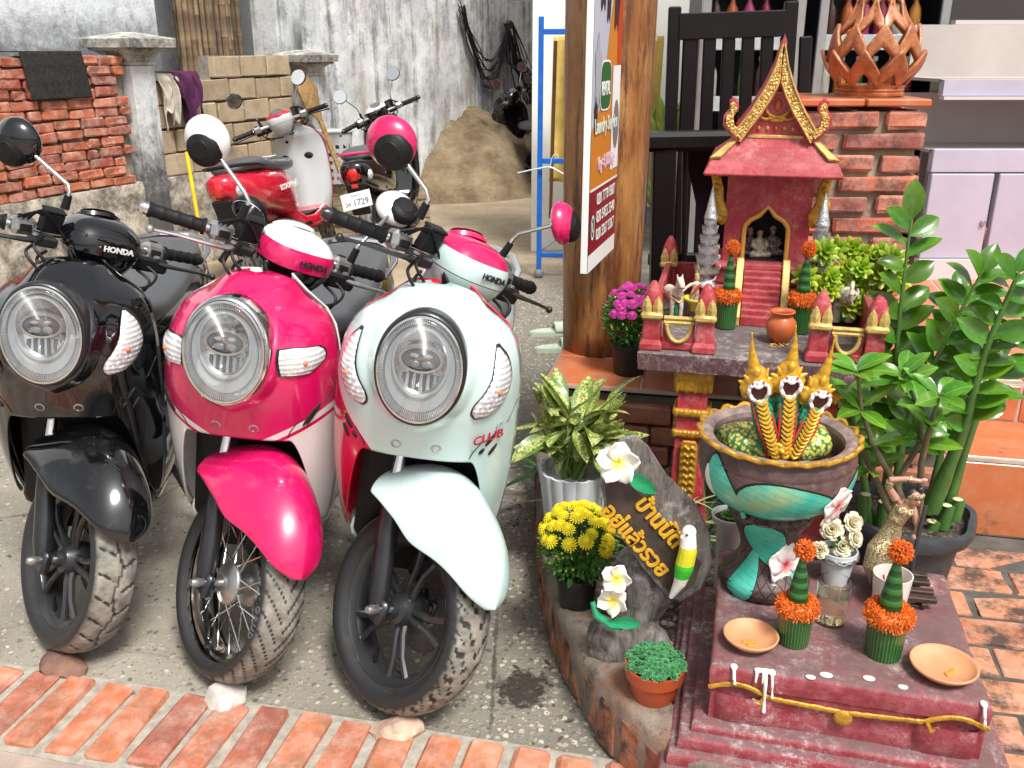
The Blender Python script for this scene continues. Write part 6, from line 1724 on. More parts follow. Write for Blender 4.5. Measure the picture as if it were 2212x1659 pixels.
# ---- golden woman figurine with a pole
fg = PY(1935, 1300, 1.80); fig = thing('figurine', 'small golden figurine of a woman with one arm over her head, holding a dark pole', 'figurine', (fg.x, 1.80, HP))
def FP(x, y, Y=1.80): return PY(x, y, Y) - fig.location
M_skin = simple('painted skin', (.50, .27, .19), .4, coat=.3, mott=.15, mscale=40); M_goldg = None
n = N('gold sequin dress'); d = n.vor(420); M_goldg = n.fin(n.mix(n.ramp(n.noise(260, 3, .8), .4, .6), (.26, .17, .04), (.80, .72, .48)), .3, .6, n.bump(d, .9, .002))
sh1, sh2 = FP(1925, 1062), FP(1985, 1112, 1.785); hip = FP(1920, 1160); hd_ = FP(1975, 1076, 1.775); knee = FP(1900, 1215); foot = FP(1915, 1280)
bd = MB()
bd.tube([hip, hip.lerp(FP(1940, 1120), .6), FP(1950, 1100, 1.79), FP(1952, 1080, 1.785)], [.020, .014, .022, .012], 12).tube([FP(1952, 1082, 1.785), hd_], [.008, .007], 10)
bd.tube([FP(1935, 1078, 1.79), FP(1918, 1050, 1.79), FP(1924, 1036, 1.785), FP(1960, 1034, 1.775), FP(1992, 1040, 1.77)], [.010, .0075, .007, .0055, .005], 10).ball(tuple(FP(1997, 1037, 1.77)), (.009, .006, .005))
bd.tube([FP(1968, 1092, 1.785), FP(1978, 1118, 1.775), FP(1982, 1140, 1.768), FP(1978, 1158, 1.763)], [.010, .008, .006, .0055], 10).ball(tuple(FP(1976, 1160, 1.76)), (.008, .006, .007))
bd.ball(tuple(hd_), (.0155, .015, .018), 14).ball(tuple(hd_ + V((.004, -.015, -.004))), (.003, .004, .004)).tube([hip, knee, foot, foot + V((.01, -.02, -.008))], [.018, .014, .010, .006], 8)
bo = bd.build('body', M_skin, fig, remesh=.0017)
for s2 in (-1, 1):
    MB().ball(tuple(hd_ + V((.004 + s2 * .0055, -.0145, .003))), (.0030, .0015, .0016), 8).build('eye', M_ink, bo)
MB().ball(tuple(hd_ + V((.004, -.0155, -.0095))), (.0035, .0014, .0014), 8).build('mouth', M_nr, bo)
hr = MB().ball(tuple(hd_ + V((-.002, .006, .006))), (.0165, .0145, .0165), 12).ball(tuple(hd_ + V((.010, .0, .020))), (.009, .008, .008)); hr.build('hair', M_ink, bo)
cr = MB().tube([hd_ + V((-.015, -.005, .004)), hd_ + V((-.008, -.014, .010)), hd_ + V((.004, -.017, .011)), hd_ + V((.013, -.012, .012)), hd_ + V((.016, -.002, .010))], [.003, .004, .005, .004, .003], 7).ball(tuple(hd_ + V((-.016, -.004, -.004))), .0045); cr.build('headdress', M_goldg, bo)
dr = MB().tube([FP(1935, 1120, 1.79), hip + V((0, -.002, .005)), FP(1905, 1185), FP(1897, 1220), FP(1905, 1255), FP(1912, 1285)], [.016, .026, .033, .034, .028, .024], 16, flat=.75)
dr.tube([FP(1952, 1098, 1.785), FP(1930, 1125, 1.785)], [.021, .016], 12).ball(tuple(FP(1947, 1103, 1.772)), (.0115, .010, .010)).ball(tuple(FP(1965, 1107, 1.770)), (.011, .010, .010))
dr.build('dress', M_goldg, bo, remesh=.0022)
MB().tube([FP(1923, 1040, 1.785), FP(1919, 1052, 1.79)], .0085, 10).build('armlet', M_goldg, bo); MB().tube([FP(1962, 1034, 1.775), FP(1968, 1035, 1.775)], .0075, 10).build('bangle', M_goldg, bo)
MB().tube([FP(2000, 1092, 1.765), FP(1985, 1150, 1.755), FP(1968, 1235, 1.765)], .0048, 8).build('pole', simple('dark pole', (.04, .04, .045), .5), fig)
MB().ball(tuple(FP(1998, 1036, 1.775)), (.010, .009, .004)).build('pole_knob', M_blk, fig)
wb = MB()
for (x, w_) in ((-.055, .012), (.035, .012)): wb.box((x, 0, .012), (w_, .12, .012), b=.002)
for y in (-.05, -.02, .02, .05): wb.box((-.005, y, .025), (.13, .018, .012), b=.002)
wb.build('wooden_base', simple('dark carved wood', (.055, .030, .018), .6, bump=.5, mott=.5, mscale=30), fig, smooth=False, M=Tr(.0, -.02, 0) @ Rot('Z', -12))
MB().ball(tuple(FP(1938, 1185, 1.755)), (.010, .003, .008)).build('fallen_petal', M_rose, fig)
fp_ = P(1977, 1238, HP); fpo = MB().ball((0, 0, .004), (.013, .010, .004), 10, rings=5).ball((.006, .004, .006), (.008, .007, .003), 8).build('fallen_blossom', M_rose, None, M=Tr(fp_.x, fp_.y - .03, HP)); tag(fpo, 'fallen white blossom lying right of the white cup on the pedestal', 'blossom')
# ink sticks bundle (dark wooden strips)
for k, (x, y) in enumerate(((1958, 1285), (1963, 1298), (1958, 1311))):
    a = P(x, y, HP); st = MB().box((0, 0, .005), (.055, .007, .007), b=.0012).build('wooden_strip', M_blk if k % 2 else simple('dark wooden strip', (.06, .025, .02), .6), None, smooth=False, M=Tr(a.x, a.y, HP) @ Rot('Z', -13)); tag(st, ('farthest', 'middle', 'nearest')[k] + ' of three short dark strips lying behind the right flower offering', 'strip', 'dark strips on the pedestal')
# ============================================================ spirit house on its table
so0 = P(1378, 757, .72); MSH = frame(so0, -14.0); HX = .322
sp = thing('spirit_house', 'maroon and gold spirit house with a pointed gable on a four legged shrine table', 'shrine', (0, 0, 0))
sp.matrix_world = MSH
def sb(name, c, d, mat=None, b=.006, par=None, sm=False, **k): return MB().box(c, d, b=b, **k).build(name, mat or M_marn, par or sp, smooth=sm)
M_slab = maroon('dark worn table slab', (.085, .018, .028), 1.0, True, .55)
m = MB(); nn = 30; W_s, D_s = .643, .72; pts = []
for a, b_ in (((0, 0), (W_s, 0)), ((W_s, 0), (W_s, D_s)), ((W_s, D_s), (0, D_s)), ((0, D_s), (0, 0))):
    for i in range(nn): t = i / nn; pts.append((a[0] + (b_[0] - a[0]) * t, a[1] + (b_[1] - a[1]) * t))
rings = []
for z, o_ in ((-.058, .012), (-.054, .002), (-.03, .0), (-.006, -.001), (0, .006), (0, .08)):
    rings.append([V((W_s / 2 + (x - W_s / 2) * (1 - o_ / .32) + .004 * noise.noise(V((x * 17, y * 17, z * 30))), D_s / 2 + (y - D_s / 2) * (1 - o_ / .36) + .004 * noise.noise(V((x * 17, y * 17, z * 30 + 7))), z + (.003 * noise.noise(V((x * 14, y * 14, 1))) if o_ else 0))) for x, y in pts])
m.loft(rings).build('table_slab', M_slab, sp, angle=45)
zt = .162 - .72     # bed level in this frame
for (lx, ly) in ((.155, .075), (.50, .075), (.155, .64), (.50, .64)):
    zz = [(-.06, .050, 'g'), (-.125, .048, 'g'), (-.13, .036, 'm'), (-.165, .036, 'm'), (-.17, .046, 'g'), (-.195, .046, 'g'), (-.2, .038, 'm'), (-.225, .044, 'm'), (-.23, .049, 'g'), (-.258, .047, 'g')]
    def sq(z, q): return [(lx - q, ly - q, z), (lx + q, ly - q, z), (lx + q, ly + q, z), (lx - q, ly + q, z)]
    MB().loft([sq(-.056, .040), sq(-.262, .041), sq(-.40, .044), sq(-.52, .056), sq(zt, .070)]).build('leg', M_marn, sp, smooth=False)
    for (z0, z1, q) in ((-.120, -.058, .050), (-.195, -.172, .049), (-.258, -.236, .048)):
        g = MB(); n_ = 8
        for e in range(n_):
            for (dx, dy, ax) in ((1, 0, 0), (0, 1, 1)):
                for s_ in (-1, 1):
                    t_ = (e + .5) / n_ * 2 - 1
                    c = (lx + (t_ * q if ax == 0 else s_ * q), ly + (t_ * q if ax else s_ * q), (z0 + z1) / 2)
                    g.ball(c, (q / n_ * 1.15 if ax == 0 else .005, q / n_ * 1.15 if ax else .005, (z1 - z0) / 2 * (1.0 if e % 2 else 1.18)), 8, rings=5)
        g.loft([sq(z0, q - .003), sq(z1, q - .003)]).build('gold_band', M_gold, sp, remesh=.003)
    # carved gold panel on the front face
    rel = MB(); zc = -.40
    rel.prism([(-.026, -.10), (-.020, -.112), (.020, -.112), (.026, -.10), (.024, .098), (.018, .112), (-.018, .112), (-.024, .098)], .010)
    for k in range(9):
        zz_ = -.09 + k * .0225; rel.tube([(-.018, -.006, zz_ - .006), (-.009, -.009, zz_ + .006), (0, -.010, zz_ - .004), (.009, -.009, zz_ + .006), (.018, -.006, zz_ - .006)], .0036, 6)
    rel.build('carved_panel', M_gold, sp, M=Tr(lx, ly - .047, zc + .025) @ Rot('X', 4), remesh=.0026)
# plinth of the house
sb('house_plinth', (HX, .575, .045), (.42, .28, .09), b=.010); sb('house_plinth', (HX, .585, .120), (.30, .27, .064), b=.012); sb('door_sill', (HX, .46, .150), (.30, .06, .022), b=.008)
# stairs with gold strings
st_ = MB(); ns = 9
rows = []
prof = []
for k in range(ns):
    y0 = .315 + k * .0145; z0 = .012 + k * .0165; prof += [(y0, z0), (y0, z0 + .0165)]
prof += [(.45, .012 + ns * .0165)]
st_.loft([[V((x, y, z)) for y, z in [(.315, .0)] + prof + [(.45, 0)]] for x in (HX - .055, HX + .055)])
st_.build('stairs', M_marn, sp, smooth=False, bev=.0022)
for s_ in (-1, 1):
    MB().loft([[V((HX + s_ * (.057 + dx), y, z)) for y, z in ((.305, 0), (.305, .030), (.44, .178), (.455, .178), (.455, 0))] for dx in (0, .022)]).build('stair_string', M_goldp, sp, smooth=False, bev=.003)
# house body with arched door
bwid, bz0, bz1, by0, by1 = .125, .150, .435, .478, .70
dw = .058
arch = [(-dw, .165), (-dw, .255), (-dw * .96, .272), (-dw * .75, .290), (-dw * .35, .305), (0, .332), (dw * .35, .305), (dw * .75, .290), (dw * .96, .272), (dw, .255), (dw, .165)]
outer = [(-bwid, bz0), (-bwid, bz1), (bwid, bz1), (bwid, bz0)]
m = MB()
# front wall as strips left, right, above the arch
for y in (by0,):
    L = [(-bwid, bz0), (-bwid, .165), (-bwid, .255), (-bwid, .275), (-bwid, .300), (-bwid * .7, bz1)]
    m.add([V((HX + x, y, z)) for x, z in ((-bwid, bz0), (bwid, bz0), (bwid, .165), (-bwid, .165))], [(0, 1, 2, 3)])
    pts = arch; n_ = len(pts)
    ou = [(-bwid, .165), (-bwid, .255), (-bwid, .30), (-bwid, .36), (-bwid * .6, bz1), (0, bz1), (bwid * .6, bz1), (bwid, .36), (bwid, .30), (bwid, .255), (bwid, .165)]
    m.loft([[V((HX + x, y, z)) for x, z in pts], [V((HX + x, y, z)) for x, z in ou]], closed=False)
    m.add([V((HX + x, y, z)) for x, z in ((-bwid, .36), (-bwid, bz1), (-bwid * .6, bz1))], [(0, 1, 2)]); m.add([V((HX + x, y, z)) for x, z in ((bwid, .36), (bwid, bz1), (bwid * .6, bz1))], [(0, 1, 2)])
m.loft([[V((HX + x, y, z)) for x, z in arch] for y in (by0, by0 + .012)], closed=False)
m.add([V((HX + x, y, z)) for x, y, z in ((-bwid, by0, bz0), (-bwid, by1, bz0), (-bwid, by1, bz1), (-bwid, by0, bz1))], [(0, 1, 2, 3)])
m.add([V((HX + x, y, z)) for x, y, z in ((bwid, by0, bz0), (bwid, by1, bz0), (bwid, by1, bz1), (bwid, by0, bz1))], [(0, 1, 2, 3)])
m.add([V((HX + x, y, z)) for x, y, z in ((-bwid, by1, bz0), (bwid, by1, bz0), (bwid, by1, bz1), (-bwid, by1, bz1))], [(0, 1, 2, 3)])
m.build('house_wall', M_marn, sp, smooth=False)
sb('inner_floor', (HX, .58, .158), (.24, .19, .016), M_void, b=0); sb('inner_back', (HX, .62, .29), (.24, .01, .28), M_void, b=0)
MB().tube([V((HX + x * 1.12, by0 - .005, z if z > .17 else .162)) for x, z in arch], [.0065] + [.0075] * 9 + [.0065], 8).build('door_frame', simple('orange gold frame', (.68, .33, .06), .4, metal=.1, bump=.4, bscale=80), sp)
for s_ in (-1, 1):   # eave brackets
    br_ = MB(); br_.tube([(HX + s_ * .165, .470, .435), (HX + s_ * .150, .466, .38), (HX + s_ * .155, .462, .345), (HX + s_ * .138, .466, .30), (HX + s_ * .128, .470, .275)], [.014, .016, .024, .026, .010], 10, flat=.6)
    for k in range(5): br_.ball((HX + s_ * (.162 - k * .005), .455, .42 - k * .032), (.012, .006, .010), 8, rings=5)
    br_.build('eave_bracket', M_gold, sp, remesh=.0028)
# roof skirt
def rq(z, hx, hy, yc=.585): return [V((HX - hx, yc - hy, z)), V((HX + hx, yc - hy, z)), V((HX + hx, yc + hy, z)), V((HX - hx, yc + hy, z))]
MB().loft([rq(.438, .170, .20), rq(.430, .190, .215), rq(.436, .196, .220), rq(.458, .186, .210), rq(.472, .178, .200), rq(.50, .140, .165), rq(.530, .108, .135), rq(.545, .100, .13)]).build('roof_skirt', M_marn, sp, smooth=False, bev=.003)
for s_ in (-1, 1):
    MB().loft([[V((HX + s_ * x, y, z)) for x, y, z in ((.180, .388, .4765), (.150, .385, .480), (.098, .448, .532), (.112, .46, .532))], [V((HX + s_ * x, y, z)) for x, y, z in ((.180, .385, .482), (.150, .382, .486), (.098, .445, .538), (.112, .457, .538))]]).build('roof_corner', M_goldp, sp, smooth=False)
MB().box((HX, .4515, .538), (.16, .006, .010), b=.002).build('roof_trim', M_goldp, sp)
# gable
gx_ = [(0, .86), (.022, .785), (.052, .710), (.090, .632), (.128, .565), (.130, .535)]
outl = [(-x, z) for x, z in reversed(gx_)] + [(x, z) for x, z in gx_[1:]]
gb = MB(); gb.loft([[V((HX + x, y, z)) for x, z in outl] for y in (.462, .705)]); gb.build('gable', M_marn, sp, smooth=False)
gbk = MB()
for y0 in (.43, .70):
    for s_ in (-1, 1):
        ou = [(s_ * (x + .006), z) for x, z in gx_]; 
        bo_ = [(s_ * .002, .875), (s_ * .022, .790), (s_ * .052, .712), (s_ * .092, .632), (s_ * .138, .562), (s_ * .132, .548)]
        bi = [(0, .742), (0, .722), (s_ * .019, .674), (s_ * .049, .616), (s_ * .086, .560), (s_ * .114, .515)]
        def band(out, inn, y, dy): return MB().loft([[V((HX + a[0], yy, a[1])) for a in out + inn[::-1]] for yy in (y, y + dy)])
        band(bo_, bi, y0, .034 if y0 < .6 else .02).build('barge_board', M_marn, sp, smooth=False, bev=.003)
        if y0 < .6:
            bo2 = [(s_ * .003, .858), (s_ * .019, .785), (s_ * .046, .712), (s_ * .084, .635), (s_ * .128, .565), (s_ * .124, .553)]
            bi2 = [(s_ * .001, .750), (s_ * .003, .732), (s_ * .023, .682), (s_ * .053, .624), (s_ * .090, .567), (s_ * .115, .524)]
            band(bo2, bi2, y0 - .006, .008).build('gold_relief', M_glit, sp, smooth=False)
            for ln in (bo2, bi2[1:]): MB().tube([V((HX + a[0], y0 - .007, a[1])) for a in ln], .0028, 6).build('gold_line', M_goldp, sp)
            # upturned end finial
            f_ = [(.118, .545), (.146, .575), (.150, .61), (.139, .638), (.142, .662), (.152, .678), (.162, .668), (.160, .640), (.172, .612), (.172, .578), (.152, .540), (.135, .520)]
            f_ = [(.146 + (x - .152) * 1.5, z) for x, z in f_]
            MB().loft([[V((HX + s_ * x, yy, z)) for x, z in f_] for yy in (y0 - .001, y0 + .034)]).build('roof_finial', M_marn, sp, smooth=False, bev=.003)
            cxf = sum(p[0] for p in f_) / len(f_); czf = sum(p[1] for p in f_) / len(f_)
            MB().loft([[V((HX + s_ * (cxf + (x - cxf) * .72), yy, czf + (z - czf) * .80)) for x, z in f_] for yy in (y0 - .008, y0 + .002)]).build('gold_relief', M_glit, sp, smooth=False, bev=.002)
MB().prism([(-.010, .862), (0, .892), (.010, .862), (.006, .84), (-.006, .84)], .03, Tr(HX, .447, 0), b=.003).build('ridge_tip', M_marn, sp)
em = MB(); ec = (.655)
em.tube([(HX + .030 * math.cos(a) * (1 - .1 * math.sin(a)), .457, .650 + .038 * math.sin(a)) for a in [2 * PI * k / 20 - PI / 2 for k in range(21)]], .0055, 8)
for s_ in (-1, 1): em.tube([(HX + s_ * .006, .457, .610), (HX + s_ * .028, .457, .603), (HX + s_ * .043, .457, .612), (HX + s_ * .045, .457, .628), (HX + s_ * .037, .457, .630)], [.005, .006, .006, .005, .003], 7)
em.box((HX, .457, .598), (.03, .008, .006)); em.build('gable_emblem', M_gold, sp, remesh=.0026, M=None)
C.objects[[o.name for o in sp.children if o.name.startswith('gable_emblem')][0]].data.transform(Tr(HX, 0, .635) @ Sc(1.35, 1, 1.12) @ Tr(-HX, 0, -.635))
MB().ball((HX, .458, .650), (.011, .005, .020)).build('emblem_heart', simple('orange red enamel', (.55, .12, .04), .4), sp)
for k in range(5): MB().ball((HX - .056 + .028 * k, .459, .568), (.006, .004, .009), 10, rings=6).build('gold_drop', M_gold, sp)
for o in list(sp.children):
    if o.name.split('.')[0] in ('gable', 'barge_board', 'gold_relief', 'gold_line', 'roof_finial', 'ridge_tip', 'gable_emblem', 'emblem_heart', 'gold_drop'):
        for v in o.data.vertices: v.co = V((HX + (v.co.x - HX) * .86, v.co.y, .53 + (v.co.z - .53) * .80))
# low walls with merlons
def post(x, y, h, mir=1):
    MB().loft([[V((x + a * w_, y + b_ * w_, z)) for a, b_ in ((-1, -1), (1, -1), (1, 1), (-1, 1))] for z, w_ in ((0, .032), (.018, .031), (.030, .025), (.085, .023), (.092, .028), (.100, .028))]).build('wall_post', M_marn, sp, smooth=False, bev=.004)
    MB().box((x, y - .024, .098), (.060, .022, .020), b=.006).build('gold_band', M_goldp, sp)
    for s_ in (-1, 1): MB().loft([[V((x + s_ * .015 + a * w_, y - .022 + b_ * w_ * .6, z)) for a, b_ in ((-1, 0), (0, -1), (1, 0), (0, 1))] for z, w_ in ((.106, .013), (.122, .014), (.140, .009), (.152, .002))]).build('gold_bud', M_goldp, sp, smooth=False, bev=.002)
    MB().loft([[V((x + a * w_, y + b_ * w_ * .8, z)) for a, b_ in ((-1, -.6), (-.6, -1), (.6, -1), (1, -.6), (1, .6), (.6, 1), (-.6, 1), (-1, .6))] for z, w_ in ((.100, .022), (.125, .026), (.150, .023), (.175, .014), (.190, .005))]).build('wall_bud', M_marn, sp, angle=60)
def lowwall(x0, x1, y):
    MB().box(((x0 + x1) / 2, y + .004, .012), (x1 - x0, .034, .024), b=.004).build('wall_foot', M_marn, sp)
    xm = (x0 + x1) / 2; r_ = (x1 - x0) / 2 - .002
    ar = [(r_ * math.cos(a) * .78, .072 + .048 * math.sin(a)) for a in [PI + PI * k / 14 for k in range(15)]]
    ou = [(-r_, .085), (-r_, .065), (-r_, .045), (-r_, .02), (-r_ * .8, .018), (-r_ * .6, .018), (-r_ * .3, .018), (0, .018), (r_ * .3, .018), (r_ * .6, .018), (r_ * .8, .018), (r_, .02), (r_, .045), (r_, .065), (r_, .085)]
    MB().loft([[V((xm + x, yy, z)) for x, z in q] for yy, q in ((y + .012, ou), (y - .010, ou), (y - .010, ar), (y + .012, ar), (y + .012, ou))], closed=False).build('wall_panel', M_marn, sp, smooth=False)
    MB().tube([V((xm + x * .96, y - .014, z + .002)) for x, z in ar], .0058, 8, flat=1.0).build('gold_crescent', M_goldp, sp)
    for dz in (.078, .090): MB().tube([(xm - r_ * .95, y - .006, dz), (xm + r_ * .95, y - .006, dz)], .0065, 8).build('gold_rail', M_goldp, sp)
post(.032, .036, .1); post(.175, .036, .1); lowwall(.060, .150, .036)
post(.470, .036, .1); post(.610, .036, .1); lowwall(.498, .584, .036)
for x in (.022, .622):
    MB().loft([[V((x + dx, y, z)) for y, z in ((.06, 0), (.06, .085), (.30, .10), (.66, .105), (.66, 0))] for dx in (-.010, .010)]).build('side_wall', M_marn, sp, smooth=False, bev=.003)
    post(x, .685, .1)
MB().box((HX, .703, .05), (.60, .018, .10), b=.004).build('back_wall', M_marn, sp, smooth=False)
def SL(x, y, h=.72):   # point on the table from picture
    return P(x, y, h)
HT_ = .7225
# silver tiered trees
M_sil = simple('stamped silver paper', (.72, .74, .76), .25, metal=.75, bump=.9, bscale=150, mott=.35, mscale=60)
def tree(label, loc, sc):
    t = thing('silver_tree', label, 'offering', loc, (0, 0, 0), 'silver tiered paper trees'); t.scale = (sc,) * 3
    MB().tube([(0, 0, 0), (0, 0, .20)], .012, 10).lathe([(.0, 0), (.030, 0), (.026, .012), (.012, .03)], 20).build('stem', M_sil, t)
    for k, (z, r_) in enumerate(((.045, .036), (.075, .033), (.105, .029), (.135, .026), (.163, .022), (.190, .018))):
        m = MB(); n_ = 28; a_ = []; b_ = []; c_ = []
        for i in range(n_ * 2 + 1):
            a = 2 * PI * i / (n_ * 2); up = .011 if i % 2 else 0
            a_.append(V((r_ * math.cos(a), r_ * math.sin(a), z))); b_.append(V((r_ * 1.04 * math.cos(a), r_ * 1.04 * math.sin(a), z + .010))); c_.append(V((r_ * 1.1 * math.cos(a), r_ * 1.1 * math.sin(a), z + .010 + up)))
        m.loft([a_, b_, c_], closed=False); d_ = [V((p.x * .97, p.y * .97, z - (.007 if i % 2 else 0))) for i, p in enumerate(a_)]; m.loft([a_, d_], closed=False)
        m.lathe([(.010, z + .004), (r_, z + .001)], 24, cap=False); m.build('tier', M_sil, t, smooth=False)
    MB().lathe([(.020, .205), (.016, .225), (.010, .255), (.003, .29), (.0005, .30)], 16).build('spire', M_sil, t)
a = PY(1527, 590, 2.78); tree('silver paper tiered tree at the left of the spirit house', (a.x, a.y, .812), 1.02)
a = PY(1764, 598, 2.68); tree('silver paper tiered tree at the right of the spirit house', (a.x, a.y, .812), 1.0)
a = SL(1567, 706, HT_); cone_offering('slender banana leaf cone offering at the left of the shrine stairs', tuple(a), .93, 5)
a = SL(1726, 716, HT_); cone_offering('slender banana leaf cone offering right of the stairs, behind the clay jar', tuple(a), .95, 6)
for o in list(C.objects):
    if o.name.startswith('flower_offering') and o['label'].startswith('slender'): o.scale = (o.scale[0] * 1.0, o.scale[1] * 1.0, o.scale[2] * 1.22)
a = SL(1684, 738, HT_); jr = MB().lathe([(0, 0), (.022, 0), (.036, .020), (.043, .042), (.040, .060), (.030, .072), (.026, .078), (.032, .084), (.036, .088), (.034, .091), (.024, .086), (.022, .078), (.034, .05), (.02, .01), (0, .008)], 40, cap=False).build('clay_jar', M_clayr, None, M=Tr(a), angle=180); tag(jr, 'round terracotta jar on the table in front of the shrine stairs', 'jar')
a = SL(1505, 690, HT_); bw_ = MB().lathe([(0, 0), (.020, 0), (.018, .015), (.030, .028), (.038, .034), (.040, .042), (.037, .042), (.028, .032), (0, .024)], 32, cap=False).build('yellow_bowl', simple('yellow plastic', (.72, .60, .06), .4, coat=.3), None, M=Tr(a.x, a.y + .03, HT_ + .02), angle=180); tag(bw_, 'small yellow pedestal bowl behind the left low wall of the shrine', 'bowl')
# figurines
def mottled(name, a, b_, sc=90): 
    n = N(name); return n.fin(n.mix(n.ramp(n.noise(sc, 4, .8), .42, .58), a, b_), .45, 0, n.bump(n.noise(sc * 1.5, 4), .5, .002), .2)
M_ivory = mottled('ivory paint', (.70, .64, .55), (.45, .36, .26)); M_fdark = mottled('brown and silver costume', (.10, .035, .03), (.50, .42, .40), 160); M_green2 = simple('green enamel', (.01, .22, .12), .35, coat=.3)
def seated(label, loc, mat, hat, sc=1.0, turn=0):
    t = thing('figurine', label, 'figurine', loc, (0, 0, math.radians(turn)), 'seated figurines in the shrine doorway'); t.scale = (sc,) * 3
    b_ = MB().tube([(0, 0, .008), (0, 0, .03), (0, -.002, .045), (0, 0, .052)], [.016, .015, .016, .007], 12).ball((0, 0, .064), (.0092, .009, .0115), 12)
    for s_ in (-1, 1):
        b_.tube([(s_ * .014, 0, .045), (s_ * .020, -.008, .030), (s_ * .010, -.018, .024)], [.006, .0055, .004], 8); b_.tube([(s_ * .008, 0, .012), (s_ * .022, -.018, .010), (-s_ * .004, -.022, .008)], [.010, .009, .006], 8)
    o = b_.build('body', mat, t, remesh=.0014)
    MB().ball((0, -.0015, .0635), (.0088, .0086, .0108), 12).build('face', M_skin if 'face_d' not in label else M_skin, o)
    for s_ in (-1, 1): MB().ball((s_ * .0034, -.0097, .0655), (.0016, .001, .0012), 6, rings=4).build('eye', M_ink, o)
    MB().ball((0, .002, .069), (.0098, .0098, .0085), 10).build('cap', hat, o)
a = PY(1618, 552, 2.885); seated('small grey capped figurine sitting at the left in the shrine doorway', (a.x, a.y + .012, .884), mottled('brown robe', (.16, .09, .08), (.35, .25, .20), 200), M_ivory, 1.12, 6)
a = PY(1637, 556, 2.865); seated('cream robed figurine kneeling at the middle front of the shrine doorway', (a.x, a.y, .884), mottled('cream robe', (.66, .60, .44), (.28, .24, .20), 140), M_ink, 1.18, 0)
a = PY(1667, 552, 2.885); seated('silver patterned figurine sitting at the right in the shrine doorway', (a.x, a.y + .01, .884), M_fdark, M_ivory, 1.2, -8)
def dancer(label, loc, sc, sx, turn):
    t = thing('figurine', label, 'figurine', loc, (0, 0, math.radians(turn))); t.scale = (sc * sx, sc, sc)
    b_ = MB().tube([(0, 0, .0), (0, 0, .05), (.002, 0, .085), (.004, 0, .100), (.004, 0, .108)], [.020, .015, .010, .013, .005], 12).ball((.005, -.001, .119), (.0082, .009, .0105), 12)
    b_.tube([(.016, 0, .100), (.040, -.004, .104), (.058, -.006, .112), (.062, -.006, .124)], [.0055, .0048, .0038, .003], 8).tube([(-.010, 0, .100), (-.030, -.006, .090), (-.046, -.010, .076), (-.054, -.010, .082)], [.0055, .0048, .0038, .003], 8)
    o = b_.build('body', M_ivory, t, remesh=.0014)
    MB().tube([(0, 0, .0), (0, 0, .045), (.001, 0, .075)], [.0225, .018, .0125], 12).build('skirt', M_fdark, o)
    MB().tube([(.012, -.010, .100), (.0, -.013, .085), (-.008, -.012, .072)], [.004, .005, .004], 6).build('sash', M_nr, o)
    MB().lathe([(.009, .124), (.0095, .128), (.006, .134), (.0065, .137), (.004, .144), (.0045, .147), (.0022, .156), (.0005, .168)], 12, Tr(.005, 0, 0)).build('crown', M_goldp, o)
    for s_ in (-1, 1): MB().ball((.005 + s_ * .0032, -.0095, .121), (.0015, .001, .0012), 6, rings=4).build('eye', M_ink, o)
a = SL(1500, 684, HT_); dancer('small ivory and red dancer figurine left of the banana leaf cone', (a.x, a.y + .02, HT_), 1.0, 1, 8)
a = SL(1778, 690, HT_); dancer('small ivory dancer figurine at the right, arms spread, leaning beside the elephant', (a.x, a.y + .02, HT_), 1.0, -1, -5)
